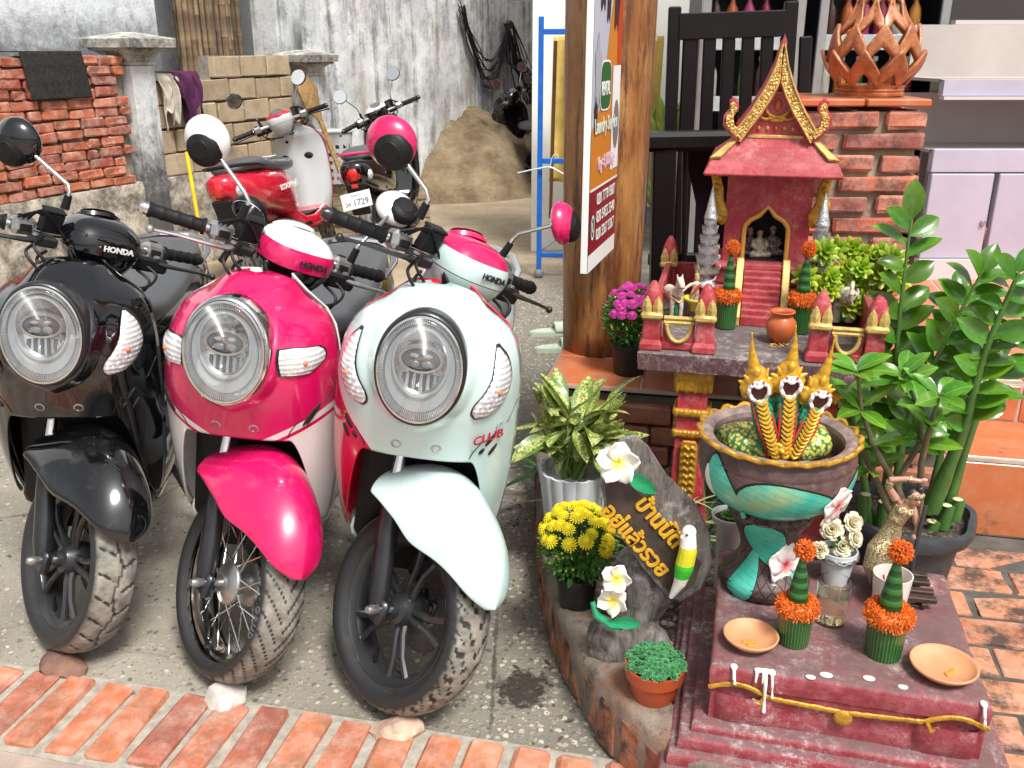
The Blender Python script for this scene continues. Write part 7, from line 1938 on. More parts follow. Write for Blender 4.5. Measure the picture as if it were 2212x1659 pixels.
def beast(kind, label, loc, turn, sc):
    t = thing(kind, label, 'figurine', loc, (0, 0, math.radians(turn))); t.scale = (sc,) * 3
    b_ = MB()
    if kind == 'horse_figurine':
        b_.tube([(0, .055, .062), (0, .02, .060), (0, -.012, .066)], [.018, .019, .020], 12).tube([(0, -.015, .068), (0, -.028, .092), (0, -.030, .108)], [.015, .011, .010], 12).tube([(0, -.028, .112), (0, -.043, .102), (0, -.052, .092)], [.0105, .009, .0065], 10)
        for s_ in (-1, 1):
            b_.tube([(s_ * .011, -.012, .060), (s_ * .013, -.016, .030), (s_ * .013, -.012, .002)], [.009, .006, .006], 8); b_.tube([(s_ * .011, .048, .060), (s_ * .013, .062, .034), (s_ * .013, .052, .016), (s_ * .013, .054, .002)], [.011, .007, .005, .006], 8)
            b_.tube([(s_ * .006, -.026, .116), (s_ * .008, -.026, .126)], [.004, .0012], 6)
        b_.tube([(0, .070, .066), (0, .082, .050), (0, .084, .02)], [.007, .006, .003], 8)
    else:
        b_.ball((0, .02, .062), (.030, .042, .030), 14).ball((0, -.026, .078), (.022, .022, .023), 14)
        for s_ in (-1, 1):
            b_.tube([(s_ * .016, -.004, .055), (s_ * .017, -.006, .002)], [.0125, .0115], 10); b_.tube([(s_ * .016, .044, .055), (s_ * .017, .044, .002)], [.013, .0115], 10); b_.ball((s_ * .026, -.014, .078), (.006, .014, .018), 10)
            b_.tube([(s_ * .008, -.044, .066), (s_ * .010, -.058, .064)], [.0035, .0012], 6)
        b_.tube([(0, -.044, .074), (0, -.060, .076), (0, -.066, .092), (.002, -.060, .112), (.004, -.052, .120)], [.010, .008, .0065, .0055, .005], 10)
    o = b_.build('body', M_ivory, t, remesh=.0017)
    for s_ in (-1, 1): MB().ball((s_ * (.0085 if kind[0] == 'h' else .015), -.034 if kind[0] == 'h' else -.044, .107 if kind[0] == 'h' else .084), .0022, 8).build('eye', M_ink, o)
    MB().ball((-.006, .012, .010), (.022, .020, .012)).ball((.004, -.004, .022), (.010, .009, .020)).build('green_base', M_green2, t, remesh=.002)
    MB().tube([(.0, -.022, .085) if kind[0] == 'h' else (.0, -.035, .060), (.019, -.014, .062), (0, -.034, .050), (-.019, -.014, .062), (.0, -.022, .085) if kind[0] == 'h' else (.0, -.035, .060)], .003, 6).build('harness', M_goldp, t)
a = SL(1460, 700, HT_); beast('horse_figurine', 'small white horse figurine with gold harness in the left shrine yard', (a.x, a.y + .04, HT_ + .01), 10, 1.12)
a = SL(1828, 712, HT_); beast('elephant_figurine', 'small white elephant figurine with raised trunk in the right shrine yard', (a.x, a.y + .045, HT_ + .01), -8, 1.15)
cr_ = MB(); rg = random.Random(8)
for k in range(26): q = SL(1690 + rg.uniform(-30, 30), 746 + rg.uniform(-4, 5), HT_); cr_.ball((q.x, q.y, HT_ + .001), (rg.uniform(.002, .006),) * 2 + (.002,), 6, rings=4)
tag(cr_.build('dried_petals', simple('dried ochre petals', (.50, .27, .06), .8), None), 'dried ochre petal crumbs on the table in front of the clay jar', 'petals', kind='stuff')
# ============================================================ plants
def leaf_me(name, mat, L, W, bend=.3, cup=.25, n_=7, widest=.42, wave=0.0, point=1.0):
    m = MB(); rows = []
    for i in range(n_ + 1):
        q = i / n_
        w_ = W / 2 * (math.sin(PI * min(1, (q / widest) * .5)) if q < widest else math.cos(PI / 2 * ((q - widest) / (1 - widest)) ** (1.0 + point * .3))) ** .9 if 0 < q < 1 else W * .02
        a = bend * q; y = L * (math.sin(a) / bend if abs(bend) > 1e-3 else q); z = -L * ((1 - math.cos(a)) / bend if abs(bend) > 1e-3 else 0)
        rows.append([V((s_ * w_, y, z + cup * abs(s_) * w_ + wave * W * math.sin(q * 14) * abs(s_))) for s_ in (-1, -.5, 0, .5, 1)])
    o = m.loft(rows, closed=False).build(name, mat, None, angle=180); me = o.data; bpy.data.objects.remove(o); return me
def aim(p, d, up=(0, 0, 1), roll=0, sc=1.0):
    """matrix: local +y along d, local z towards up"""
    y = V(d).normalized(); z = V(up); x = y.cross(z)
    if x.length < 1e-3: x = y.orthogonal()
    x.normalize(); z = x.cross(y)
    M = Matrix((x, y, z)).transposed().to_4x4(); M.translation = V(p); return M @ Rot('Y', roll) @ Sc(sc, sc, sc)
def leafmat(name, a, b, rough=.35, spot=None, vein=None, vary=.35, coat=.2, sc=10):
    n = N(name); c = n.mix(n.ramp(n.noise(sc, 4, .6), .35, .65), a, b)
    p = n.xyz()
    if spot:
        f = n.ramp(n.math('ADD', n.noise(150, 5, .8), n.math('MULTIPLY', n.noise(30, 3), .25)), .58, .66); c = n.mix(f, c, spot)
        e = n.ramp(n.math('ABSOLUTE', p[0]), .012, .017); c = n.mix(n.math('MULTIPLY', e, .75), c, a)
    if vein: c = n.mix(n.math('MULTIPLY', n.ramp(n.math('ABSOLUTE', p[0]), vein[1], vein[1] * .3), .8), c, vein[0])
    c = n.vary(c, vary, .03)
    m = n.fin(c, rough, 0, n.bump(n.noise(80, 3), .15, .002), coat)
    # thin leaf: some light passes
    tr = n.n('ShaderNodeBsdfTranslucent'); n.l(c, tr.inputs[0]); mx = n.n('ShaderNodeMixShader'); mx.inputs[0].default_value = .22
    n.l(n.b.outputs[0], mx.inputs[1]); n.l(tr.outputs[0], mx.inputs[2]); n.l(mx.outputs[0], n.t.nodes['Material Output'].inputs['Surface'])
    return m
def potm(name, prof, mat, parent, seg=36, wob=None, nm='pot'):
    return MB().lathe(prof, seg, cap=False, wob=wob).build(nm, mat, parent, angle=50)
rg = random.Random(21)
# ---- speckled plant in white ribbed pot
c = PY(1240, 1010, 2.42)
ag = thing('potted_plant', 'yellow and green speckled leafy plant in a white ribbed pot against the platform', 'plant', (c.x, 2.42, ZB - .01))
Hp = c.z - ZB + .01
def rib(p):
    a = math.atan2(p.y, p.x); k = 1 + .07 * abs(math.sin(a * 8)) ** .7; return V((p.x * k, p.y * k, p.z))
potm('p', [(.0, 0), (.070, 0), (.075, .01), (.092, Hp * .8), (.098, Hp), (.090, Hp), (.086, Hp - .03), (0, Hp - .03)], simple('white plastic pot', (.66, .70, .74), .4), ag, 128, rib)
M_spk = leafmat('speckled cream green leaf', (.07, .17, .010), (.13, .25, .015), .35, spot=(.68, .68, .26))
SPK = [leaf_me('speckled leaf', M_spk, L_, W__, bd_, .3, 8, .4) for (L_, W__, bd_) in ((.15, .056, .5), (.13, .052, .2), (.155, .060, .9), (.12, .050, -.15))]
M_stemg = simple('green stem', (.16, .26, .06), .5)
stm = MB()
for k in range(95):
    a = rg.uniform(0, 2 * PI); lv = rg.random(); el = rg.uniform(.05, 1.25) if lv > .15 else rg.uniform(-.6, .1)
    b_ = V((rg.uniform(-.035, .035), rg.uniform(-.035, .035), Hp - .03)); hh = rg.uniform(.05, .21); out_ = rg.uniform(.0, .085)
    tip = b_ + V((out_ * math.cos(a), out_ * math.sin(a), hh))
    if k % 3 == 0: stm.tube([b_, b_.lerp(tip, .5) + V((0, 0, .01)), tip], [.005, .004, .003], 5)
    d = V((math.cos(a) * math.cos(el), math.sin(a) * math.cos(el), math.sin(el)))
    put('leaf', rg.choice(SPK), ag, aim(tip, d, (0, 0, 1) if el < 1 else (-math.cos(a), -math.sin(a), .3), rg.uniform(-25, 25), rg.uniform(.75, 1.1)))
tag(stm.build('stems', M_stemg, ag), kind='stuff')
# ---- chrysanthemums
def mum_flower(mat, name):
    m = MB()
    for lay, (nn_, r_, up) in enumerate(((16, 1.0, .18), (14, .82, .42), (10, .58, .62), (7, .32, .78))):
        for k in range(nn_):
            a = 2 * PI * (k + .5 * (lay % 2)) / nn_; ca, sa = math.cos(a), math.sin(a); w_ = .15
            def pt(q, s_, z): return V(((r_ * q) * ca - s_ * sa, (r_ * q) * sa + s_ * ca, z))
            m.add([pt(.1, -.04, up * .6), pt(.1, .04, up * .6), pt(.7, w_ * .8, up), pt(1, w_ * .4, up * .9 - .05), pt(1, -w_ * .4, up * .9 - .05), pt(.7, -w_ * .8, up)], [(0, 1, 2, 3, 4, 5)])
    m.ball((0, 0, .3), (.5, .5, .45), 8, rings=5)
    m.v = [tuple(q * .016 for q in v) for v in m.v]
    o = m.build(name, mat, None, smooth=False); me = o.data; bpy.data.objects.remove(o); return me
def mum(label, loc, pr, ph, R_, H_, fmat, nf, seed, view=V((0, -1, .9)), potmat=None, leafm=None):
    t = thing('potted_flowers', label, 'flowers', loc); rr = random.Random(seed)
    potm('p', [(0, 0), (pr * .78, 0), (pr * .82, .006), (pr * .97, ph * .86), (pr * 1.05, ph * .87), (pr * 1.06, ph), (pr * .97, ph), (pr * .93, ph * .9), (0, ph * .86)], potmat, t)
    def pt():
        u = V((rr.gauss(0, 1), rr.gauss(0, 1), rr.gauss(0, 1))).normalized(); return u
    lm = MB()
    for k in range(1300):
        u = pt(); q = rr.random() ** .33
        p = V((u.x * R_ * q, u.y * R_ * q, ph + H_ * .42 + u.z * H_ * .52 * q))
        if p.z < ph * .6: continue
        s_ = rr.uniform(.006, .011); d = (u + V((rr.uniform(-.5, .5), rr.uniform(-.5, .5), rr.uniform(-.2, .7)))).normalized(); sd = d.orthogonal().normalized(); sd = Matrix.Rotation(rr.uniform(0, 6.3), 3, d) @ sd
        a = p + d * s_ * 2; n0 = d.cross(sd) * s_ * .25
        lm.add([p, p + d * s_ * .6 + sd * s_ * .55, p + d * s_ * .9 + sd * s_ * .28, p + d * s_ * 1.3 + sd * s_ * .5 + n0, a, p + d * s_ * 1.3 - sd * s_ * .5 + n0, p + d * s_ * .9 - sd * s_ * .28, p + d * s_ * .6 - sd * s_ * .55], [(0, 1, 2, 3, 4, 5, 6, 7)])
    for k in range(70):
        u = pt(); u.z = abs(u.z); lm.tube([(0, 0, ph * .9), (u.x * R_ * .5, u.y * R_ * .5, ph + H_ * .3), (u.x * R_ * .95, u.y * R_ * .95, ph + H_ * (.4 + .5 * u.z))], .0016, 4)
    tag(lm.build('leaves', leafm, t, smooth=False), kind='stuff')
    fm = mum_flower(fmat, 'chrysanthemum')
    k = 0; done = []
    while k < nf:
        u = pt(); u.z = abs(u.z) * 1.0
        u.normalize()
        if u.z < .22: continue
        if any((u - w_).length < .20 for w_ in done) and rr.random() < .85: k += .02; continue
        done.append(u); p = V((u.x * R_, u.y * R_, ph + H_ * .40 + u.z * H_ * .58)); n_ = (u + view * .35 + V((0, 0, .4))).normalized()
        put('flower', fm, t, face(p, n_, (.1, .2, 1)) @ Sc(*([rr.uniform(.85, 1.35)] * 3))); k += 1
    bm_ = MB()
    for k in range(60):
        u = pt()
        if u.z < -.2: continue
        p = V((u.x * R_, u.y * R_, ph + H_ * .40 + u.z * H_ * .56)) * 1.0; r_ = rr.uniform(.003, .0048); bm_.ball(tuple(p), r_, 6, rings=4)
    tag(bm_.build('buds', simple('yellow green bud', (.42, .45, .05), .6) if 'yellow green bud' not in bpy.data.materials else bpy.data.materials['yellow green bud'], t), kind='stuff')
    return t
M_bpot = simple('black nursery pot', (.015, .015, .016), .5, bump=.15, bscale=100, mott=.4, mscale=20)
M_muml = leafmat('chrysanthemum leaf', (.05, .17, .025), (.12, .27, .05), .5, vary=.0, coat=.0, sc=60)
c = P(1247, 1335, ZB)
mum('bright yellow chrysanthemums in a black pot on the brick edging', (c.x, c.y + .045, ZB + .008), .053, .098, .092, .185, simple('yellow petals', (.80, .66, .008), .6, mott=.15, mscale=90), 44, 3, potmat=M_bpot, leafm=M_muml)
c = P(1360, 812, ZP)
mum('magenta pink chrysanthemums in a black pot on the tiled platform', (c.x, c.y + .03, ZP), .064, .115, .092, .20, simple('magenta petals', (.66, .05, .38), .6, mott=.25, mscale=90), 40, 9, potmat=M_bpot, leafm=M_muml)
# ---- rosette succulents
def rosette(n_l, L_, W__, mat, name, lay=3, up0=.15, th=.35):
    m = MB()
    for l_ in range(lay):
        k_n = n_l - l_ * 1
        for k in range(k_n):
            a = 2 * PI * (k + .5 * (l_ % 2)) / k_n; el = up0 + l_ * .42; s_ = 1 - .18 * l_
            M = aim((0, 0, .002 * l_), (math.cos(a) * math.cos(el), math.sin(a) * math.cos(el), math.sin(el)))
            rings = []
            for i, (q, w_) in enumerate(((0, .35), (.3, .75), (.62, 1.0), (.85, .7), (1.0, .06))):
                rings.append([V((W__ / 2 * w_ * s_ * math.cos(b), L_ * s_ * q, W__ / 2 * w_ * th * math.sin(b) + L_ * .12 * q * q)) for b in [2 * PI * j / 6 for j in range(6)]])
            m.loft(rings, M=M)
    o = m.build(name, mat, None, angle=60); me = o.data; bpy.data.objects.remove(o); return me
M_succ = leafmat('yellow green succulent', (.22, .36, .015), (.40, .50, .03), .4, vary=.4, coat=.1, sc=20)
RS = [rosette(9, .040, .016, M_succ, 'rosette mesh', 3, .1), rosette(8, .034, .015, M_succ, 'rosette mesh', 3, .3)]
hc = PY(1870, 640, 2.74); sg = thing('potted_succulent', 'yellow green rosette succulents trailing from a terracotta pot before the brick pillar', 'succulent', (hc.x, hc.y, hc.z))
potm('p', [(0, -.12), (.05, -.12), (.075, .0), (.082, .0), (.082, .015), (.070, .015), (.06, -.01), (0, -.01)], M_clayr, sg)
MB().tube([(0, .02, -.12), (0, .02, ZP - hc.z)], .035, 14).build('pot_stand', M_blk, sg)
sms = MB()
spots = [(1800, 540), (1830, 575), (1775, 580), (1790, 625), (1850, 610), (1820, 640), (1885, 560), (1905, 595), (1935, 600), (1870, 650), (1900, 640), (1955, 668), (1765, 655), (1925, 560), (1840, 540), (1860, 580), (1795, 600), (1880, 610), (1835, 660), (1780, 545), (1815, 600), (1905, 545), (1740, 600), (1860, 555), (1770, 620)]
for k, (x, y) in enumerate(spots):
    p = PY(x, y, 2.66 + rg.uniform(-.05, .06)) - V(sg.location); n_ = V((rg.uniform(-.5, .5), -1, rg.uniform(.2, .9)))
    put('rosette', rg.choice(RS), sg, face(p, n_) @ Rot('Z', rg.uniform(0, 60)) @ Sc(*([rg.uniform(1.0, 1.35)] * 3)))
    sms.tube([(0, 0, 0), p.lerp(V((0, 0, 0)), .5) + V((0, 0, .02)), p - n_.normalized() * .004], [.005, .004, .0035], 5)
for k in range(14):
    p = PY(rg.uniform(1775, 1920), rg.uniform(545, 655), 2.70 + rg.uniform(-.02, .05)) - V(sg.location); put('rosette', rg.choice(RS), sg, face(p, (rg.uniform(-.8, .8), -1, rg.uniform(-.2, .9))) @ Sc(*([rg.uniform(.6, .9)] * 3)))
tag(sms.build('trailing_stems', simple('pinkish succulent stem', (.42, .30, .22), .6), sg), kind='stuff')
# white pot with a green rosette
c = PY(1580, 1110, 2.10); wp = thing('potted_succulent', 'small green rosette succulent in a white round pot beside the naga pot', 'succulent', (c.x, 2.10, ZB))
Hw = c.z - ZB; potm('p', [(0, 0), (.028, 0), (.034, Hw - .03), (.046, Hw - .02), (.050, Hw), (.046, Hw), (.040, Hw - .02), (0, Hw - .02)], simple('white glazed pot', (.74, .74, .72), .35, coat=.3, mott=.12), wp)
MB().lathe([(0, Hw - .012), (.041, Hw - .012)], 24, cap=False).build('soil', M_soil, wp)
M_gsuc = leafmat('bright green succulent', (.10, .30, .03), (.22, .46, .08), .4, vary=.1, coat=.1, sc=20)
put('rosette', rosette(9, .030, .016, M_gsuc, 'green rosette', 4, .1), wp, Tr(0, 0, Hw - .008))
# terracotta plastic pot with sedum
c = P(1418, 1548, ZB); sd2 = thing('potted_succulent', 'dense tiny leaved green sedum in an orange brown pot at the brick edging', 'succulent', (c.x, c.y + .052, ZB + .016))
potm('p', [(0, 0), (.046, 0), (.048, .004), (.058, .052), (.064, .054), (.066, .082), (.061, .082), (.058, .06), (0, .06)], simple('orange brown plastic pot', (.42, .075, .022), .4, coat=.2, mott=.15), sd2)
M_sed = leafmat('sea green sedum', (.05, .25, .08), (.16, .46, .18), .5, vary=.0, coat=0, sc=50)
tiny = rosette(8, .0105, .0050, M_sed, 'tiny rosette', 3, .2, .5); stp = MB(); tv = [v.co.copy() for v in tiny.vertices]; tf = [tuple(p.vertices) for p in tiny.polygons]
for k in range(175):
    q = math.sqrt(rg.random()) * .060; a = rg.uniform(0, 6.283); z = .082 + .016 * (1 - (q / .06) ** 2) + rg.uniform(-.004, .006)
    stp.add(tv, tf, face((q * math.cos(a), q * math.sin(a), z), (math.cos(a) * q * 9 + rg.uniform(-.3, .3), math.sin(a) * q * 9 + rg.uniform(-.3, .3), 1), (0, 1, .1)) @ Sc(*([rg.uniform(.8, 1.15)] * 3)))
tag(stp.build('sedum', M_sed, sd2), kind='stuff')
# ---- spider plant behind the sign, weeds
def blades(label, spots, mat, Ls, name='grass_plant', seed=1, cat='plant', nb=26, wd_=.012):
    rr = random.Random(seed); t = thing(name, label, cat, spots)
    ms = [leaf_me('blade', mat, L_, wd_, b_, .35, 9, .35) for L_, b_ in ((Ls, 1.1), (Ls * .85, .8), (Ls * 1.1, 1.5), (Ls * .7, .5))]
    for k in range(nb):
        a = rr.uniform(0, 6.283); el = rr.uniform(.5, 1.35); put('blade', rr.choice(ms), t, aim((rr.uniform(-.02, .02), rr.uniform(-.02, .02), 0), (math.cos(a) * math.cos(el), math.sin(a) * math.cos(el), math.sin(el)), (0, 0, 1), rr.uniform(-20, 20), rr.uniform(.8, 1.15)))
    return t
M_spid = leafmat('striped spider plant blade', (.05, .16, .02), (.09, .23, .03), .4, vein=((.62, .66, .36), .003), vary=.3)
M_dgr = leafmat('dark green blade', (.02, .08, .015), (.06, .17, .03), .4, vary=.4)
c = PY(1400, 1060, 2.30); blades('green and cream striped spider plant behind the carved name board', (c.x, 2.30, ZB - .01), M_spid, .30, seed=4, nb=34)
c = PY(1340, 1040, 2.42); blades('arching green spider plant between the speckled plant and the shrine leg', (c.x, 2.48, ZB - .01), M_spid, .34, seed=8, nb=26)
c = P(1535, 1180, ZB); blades('low grassy weeds between the name board and the white pot', (c.x, c.y + .1, ZB - .01), M_dgr, .17, seed=6, nb=30, wd_=.008)
c = P(1160, 1100, 0); blades('dark strap leaves hanging at the left of the white ribbed pot', (c.x + .06, c.y + .03, .10), M_dgr, .24, seed=12, nb=16, wd_=.026)
# ---- large grey pot with glossy stems and a woody shrub
pc_ = PY(1960, 1100, 2.24)
zz = thing('potted_plant', 'tall plant with glossy dark oval leaves in a large grey pot right of the shrine', 'plant', (pc_.x, 2.24, .04))
Hz = pc_.z - .04; M_gpot = simple('dark grey plastic pot', (.055, .065, .072), .5, mott=.35, mscale=20, bump=.2)
def scal(p):
    a = math.atan2(p.y, p.x); k = 1 + .045 * math.cos(a * 6) * max(0, (p.z - Hz * .8) / (Hz * .2)); return V((p.x * k, p.y * k, p.z))
potm('p', [(0, 0), (.105, 0), (.112, .01), (.142, Hz * .78), (.146, Hz * .82), (.168, Hz * .84), (.178, Hz * .93), (.174, Hz), (.158, Hz), (.152, Hz * .9), (0, Hz * .88)], M_gpot, zz, 72, scal)
so2 = MB().lathe([(0, Hz * .90), (.152, Hz * .90)], 30, cap=False).build('soil', M_soil, zz)
M_zz = leafmat('glossy dark green leaf', (.035, .15, .010), (.17, .38, .02), .25, vein=((.12, .26, .04), .0012), vary=.5, coat=.5)
M_zzl = leafmat('fresh green leaf', (.06, .22, .015), (.20, .42, .03), .25, vein=((.32, .50, .10), .0012), vary=.45, coat=.4)
ZL = [leaf_me('glossy leaf', M_zz, L_, W__, b_, .35, 8, .45) for (L_, W__, b_) in ((.090, .050, .4), (.082, .048, .7), (.098, .052, .2))]
M_zst = simple('fleshy green stem', (.07, .17, .035), .4, coat=.2, mott=.25, mscale=18)
def zstem(pts, nl, seed, thick=.012, sc=1.0, q0=.35):
    rr = random.Random(seed); P3 = [PY(*p) - V(zz.location) for p in pts]
    path = []; K = 14
    for i in range(K + 1):
        q = i / K * (len(P3) - 1); j = min(int(q), len(P3) - 2); f = q - j
        a = P3[max(j - 1, 0)]; b_ = P3[j]; c_ = P3[j + 1]; d_ = P3[min(j + 2, len(P3) - 1)]
        path.append(.5 * ((2 * b_) + (c_ - a) * f + (2 * a - 5 * b_ + 4 * c_ - d_) * f * f + (3 * b_ - a - 3 * c_ + d_) * f ** 3))
    MB().tube(path, [thick * (1 - .78 * i / K) * (1 + .25 * (i < 3)) for i in range(K + 1)], 10).build('stem', M_zst, zz)
    side = V((1, 0, 0))
    for k in range(nl):
        q = (q0 + (1 - q0) * k / (nl - 1)) * K; j = min(int(q), K - 1); p = path[j].lerp(path[j + 1], q - j); d = (path[j + 1] - path[j]).normalized()
        s_ = d.cross(V((0, -1, .2))).normalized() * (1 if k % 2 else -1)
        dd = (s_ * .85 + d * rr.uniform(.35, .8) + V((0, rr.uniform(-.55, .15), rr.uniform(-.1, .15)))).normalized()
        if k == nl - 1: dd = d
        put('leaf', rr.choice(ZL), zz, aim(p, dd, V((0, -.8, .6)) + d * .3, rr.uniform(-30, 30), sc * rr.uniform(.85, 1.12) * (1 - .25 * max(0, (k / nl) - .8) * 5 * .5)))
zstem([(1905, 1120, 2.22), (1925, 950, 2.26), (1940, 720, 2.30), (1968, 475, 2.32)], 24, 1, .013, 1.12, .25)
zstem([(1930, 1130, 2.18), (1955, 930, 2.20), (2030, 760, 2.22), (2120, 590, 2.22)], 26, 2, .013, 1.12, .25)
zstem([(2005, 1110, 2.25), (2040, 930, 2.28), (2060, 760, 2.32), (2070, 640, 2.36)], 20, 3, .011, 1.0, .25)
zstem([(2010, 1100, 2.16), (2080, 930, 2.12), (2125, 770, 2.10), (2200, 590, 2.08)], 22, 4, .019, 1.0, .35)
zstem([(2040, 1120, 2.22), (2110, 900, 2.22), (2190, 730, 2.24), (2270, 600, 2.26)], 20, 5, .013, 1.1, .3)
zstem([(1880, 1130, 2.2), (1860, 950, 2.24), (1900, 800, 2.3), (1950, 700, 2.34)], 18, 6, .011, 1.0, .3)
for k, (x, y, h_) in enumerate(((1860, 1140, .10), (1895, 1170, .12), (1925, 1160, .07), (2040, 1120, .04), (2065, 1100, .03), (2010, 1140, .02))):
    a = PY(x, y, 2.18) - V(zz.location); MB().tube([a + V((0, 0, -.03)), a + V((rg.uniform(-.02, .02), 0, h_))], [.017, .014], 10).build('cut_stem', M_zst, zz)
    MB().ball((0, 0, 0), (.013, .013, .002), 10, rings=4).build('cut_face', simple('pale cut wood', (.62, .58, .36), .7) if 'pale cut wood' not in bpy.data.materials else bpy.data.materials['pale cut wood'], zz, M=Tr(a + V((0, 0, h_))))
FL = [leaf_me('fresh leaf', M_zzl, L_, W__, b_, .3, 8, .5) for (L_, W__, b_) in ((.098, .042, .5), (.085, .046, .8), (.11, .040, .3))]
sb_ = thing('shrub', 'light green shrub with bent woody stems growing before the grey pot', 'shrub', (pc_.x - .05, 2.12, .14))
M_bark = simple('smooth grey brown bark', (.20, .17, .10), .7, bump=.3, mott=.3, mscale=30)
def sstem(pts, clusters, seed):
    rr = random.Random(seed); P3 = [PY(*p) - V(sb_.location) for p in pts]
    MB().tube(P3, [.010 - .006 * i / (len(P3) - 1) for i in range(len(P3))], 9).build('branch', M_bark, sb_)
    for (i, nl) in clusters:
        p = P3[i]
        for k in range(nl):
            a = 2 * PI * k / nl + rr.uniform(-.4, .4); el = rr.uniform(.0, 1.0)
            d = V((math.cos(a) * math.cos(el), math.sin(a) * math.cos(el) * .8 - .25, math.sin(el)))
            put('leaf', rr.choice(FL), sb_, aim(p + V((0, 0, -.012 * k / nl)), d, (0, -.6, 1), rr.uniform(-20, 20), rr.uniform(.7, 1.05)))
sstem([(1965, 1120, 2.12), (1930, 1040, 2.08), (1885, 960, 2.06), (1860, 880, 2.05), (1852, 800, 2.04)], ((4, 7), (3, 5), (2, 4)), 1)
sstem([(1965, 1120, 2.12), (1935, 1045, 2.08), (1990, 950, 2.07), (1985, 880, 2.06), (1950, 810, 2.05)], ((4, 8), (2, 5), (3, 5)), 2)
sstem([(1985, 1130, 2.1), (1990, 1000, 2.05), (2010, 920, 2.02), (2030, 850, 2.0)], ((3, 7), (2, 4)), 3)
sstem([(1930, 1120, 2.12), (1880, 1010, 2.1), (1845, 920, 2.1), (1830, 860, 2.1)], ((3, 6), (2, 4), (1, 4)), 4)
# ============================================================ carved name board on a stump
def driftwood():
    n = N('grey carved driftwood'); v = n.scaled(34, 34, 9); f = n.noise(1.2, 7, .75, v, 1.0)
    c = n.mix(n.ramp(f, .32, .66), (.040, .034, .030), (.24, .215, .195)); c = n.mix(n.math('MULTIPLY', n.ramp(n.noise(14, 6, .8), .54, .68), .6), c, (.52, .49, .46))
    return n.fin(c, .75, 0, n.bump(f, .8, .008))
M_drift = driftwood(); M_letter = simple('golden yellow letters', (.70, .38, .02), .4, metal=.1, coat=.3, mott=.15)
YBd = 1.80
nb = thing('name_board', 'grey carved stump with a slanting name board, white plumeria flowers and a painted bird', 'sign', (P(1370, 1450, ZB).x, YBd + .02, ZB))
nl_ = V(nb.location)
def Q(x, y, Y=YBd): return PY(x, y, Y) - nl_
st = MB()
st.tube([Q(1350, 1455, 1.84), Q(1365, 1380, 1.85), Q(1385, 1300, 1.86), Q(1380, 1230, 1.86), Q(1355, 1190, 1.87)], [.075, .058, .048, .050, .030], 14)
st.tube([Q(1395, 1310, 1.85), Q(1440, 1265, 1.84), Q(1470, 1230, 1.84)], [.040, .034, .030], 12)
for (x, y, rx, rz) in ((1320, 1400, .055, .060), (1375, 1430, .050, .040), (1415, 1400, .040, .055), (1300, 1370, .035, .045), (1345, 1455, .055, .030)): st.ball(tuple(Q(x, y, 1.815)), (rx, .045, rz), 14)
st.v = [tuple(V(v) + V((noise.noise(V(v) * 26), noise.noise(V(v) * 26 + V((5, 0, 0))), 0)) * .006) for v in st.v]
so3 = st.build('stump', M_drift, nb, remesh=.004)
outl = [(1338, 945), (1372, 938), (1400, 962), (1438, 1022), (1500, 1082), (1534, 1150), (1538, 1215), (1515, 1272), (1472, 1303), (1440, 1290), (1380, 1218), (1310, 1112), (1298, 1050), (1312, 990)]
bd_ = MB().loft([[Q(1415 + (x - 1415) * g_, 1120 + (y - 1120) * g_, Y) for x, y in outl] for g_, Y in ((.97, YBd - .002), (1.0, YBd + .006), (1.0, YBd + .034), (.96, YBd + .042))])
bd_.build('board', M_drift, nb, angle=40)
pan = [(1325, 1030), (1350, 1035), (1515, 1215), (1500, 1262), (1470, 1285), (1440, 1272), (1312, 1100), (1308, 1058)]
MB().loft([[Q(x, y, YBd - .0045) for x, y in pan], [Q(x, y, YBd + .002) for x, y in pan]]).build('carved_field', simple('dark carved wood field', (.060, .042, .032), .6, bump=.7, bscale=60, mott=.5, mscale=12), nb, smooth=False)
rd = ray(1415, 1125).normalized(); nrm2 = V((0, -1, 0))
def TM(x, y, deg): M = face(Q(x, y, YBd - .0052), (0, -1, 0)); return M @ Rot('Z', deg)
text('lettering', 'บ้านนี้ดี', .074, M_letter, nb, TM(1424, 1128, -50), ext=.004, kind='thai', bold=.0006, bev=.0008)
text('lettering', 'อยู่แล้วรวย', .072, M_letter, nb, TM(1373, 1168, -50), ext=.004, kind='thai', bold=.0006, bev=.0008)
M_plum = petal_mat('white plumeria petal with yellow heart', (.72, .60, .01), (.82, .80, .74), 1.0)
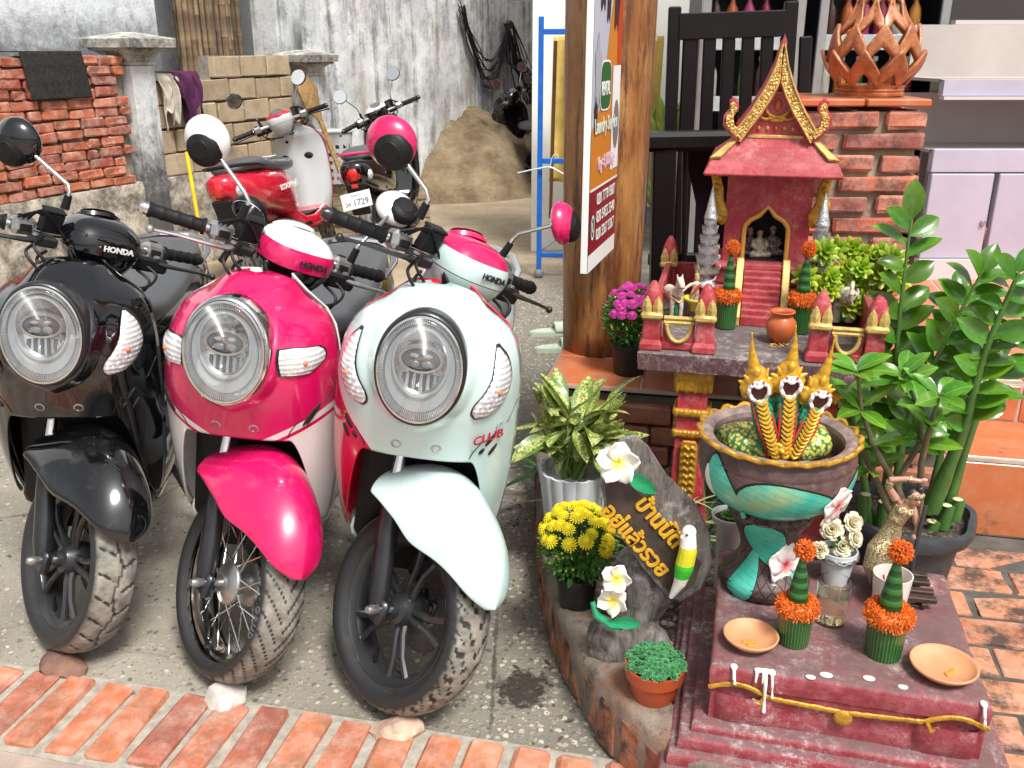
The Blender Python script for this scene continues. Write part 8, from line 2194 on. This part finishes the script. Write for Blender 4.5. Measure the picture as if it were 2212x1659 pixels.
for (x, y, r_, nn_, tw_) in ((1336, 1000, .046, (-.25, -1, .25), .3), (1332, 1250, .034, (-.3, -1, .3), .1), (1325, 1297, .036, (-.4, -1, .1), .9)):
    flower(nb, face(Q(x, y, 1.768), nn_), r_, M_plum, 5, curl=.12, w_=.52, tw=tw_, stag=.25)
M_gl = simple('emerald painted leaf', (.01, .30, .12), .4, coat=.3, mott=.3, mscale=30)
glm = leaf_me('carved leaf', M_gl, .095, .034, .3, .3, 8, .4); put('leaf', glm, nb, aim(Q(1352, 1020, 1.775), (Q(1432, 1078, 1.78) - Q(1352, 1020, 1.775)), (0, -1, .2)))
glm2 = leaf_me('carved leaf', M_gl, .075, .030, -.6, .3, 8, .4); put('leaf', glm2, nb, aim(Q(1318, 1345, 1.765), (Q(1372, 1340, 1.765) - Q(1318, 1345, 1.765)), (0, -1, .2)))
MB().tube([Q(1280, 1300, 1.78), Q(1288, 1328, 1.768), Q(1318, 1350, 1.762), Q(1345, 1358, 1.765)], [.006, .009, .010, .004], 8).build('vine', M_gl, nb)
n = N('painted bird'); p = n.xyz()
bq = [Q(1488, 1155, 1.765), Q(1486, 1190, 1.762), Q(1478, 1225, 1.762), Q(1468, 1260, 1.765), Q(1448, 1292, 1.77)]
z_ = p[2]; cc = n.mix(n.math('GREATER_THAN', z_, bq[1].z + .012), (.62, .60, .02), (.80, .79, .75)); cc = n.mix(n.math('LESS_THAN', z_, bq[2].z + .010), cc, (.04, .50, .03)); cc = n.mix(n.math('LESS_THAN', z_, bq[3].z + .018), cc, (.78, .76, .70))
M_bird = n.fin(cc, .5, 0, n.bump(n.noise(160, 4), .5, .003))
bi_ = MB().tube(bq, [.016, .020, .021, .014, .005], 12).ball(tuple(bq[0] + V((0, 0, .006))), (.0165, .014, .017), 12).ball(tuple(bq[0] + V((-.014, -.004, -.004))), (.006, .005, .006), 8)
bo2 = bi_.build('bird', M_bird, nb, remesh=.0022); MB().ball(tuple(bq[0] + V((-.007, -.0135, .006))), .0028, 8).build('eye', M_ink, bo2)
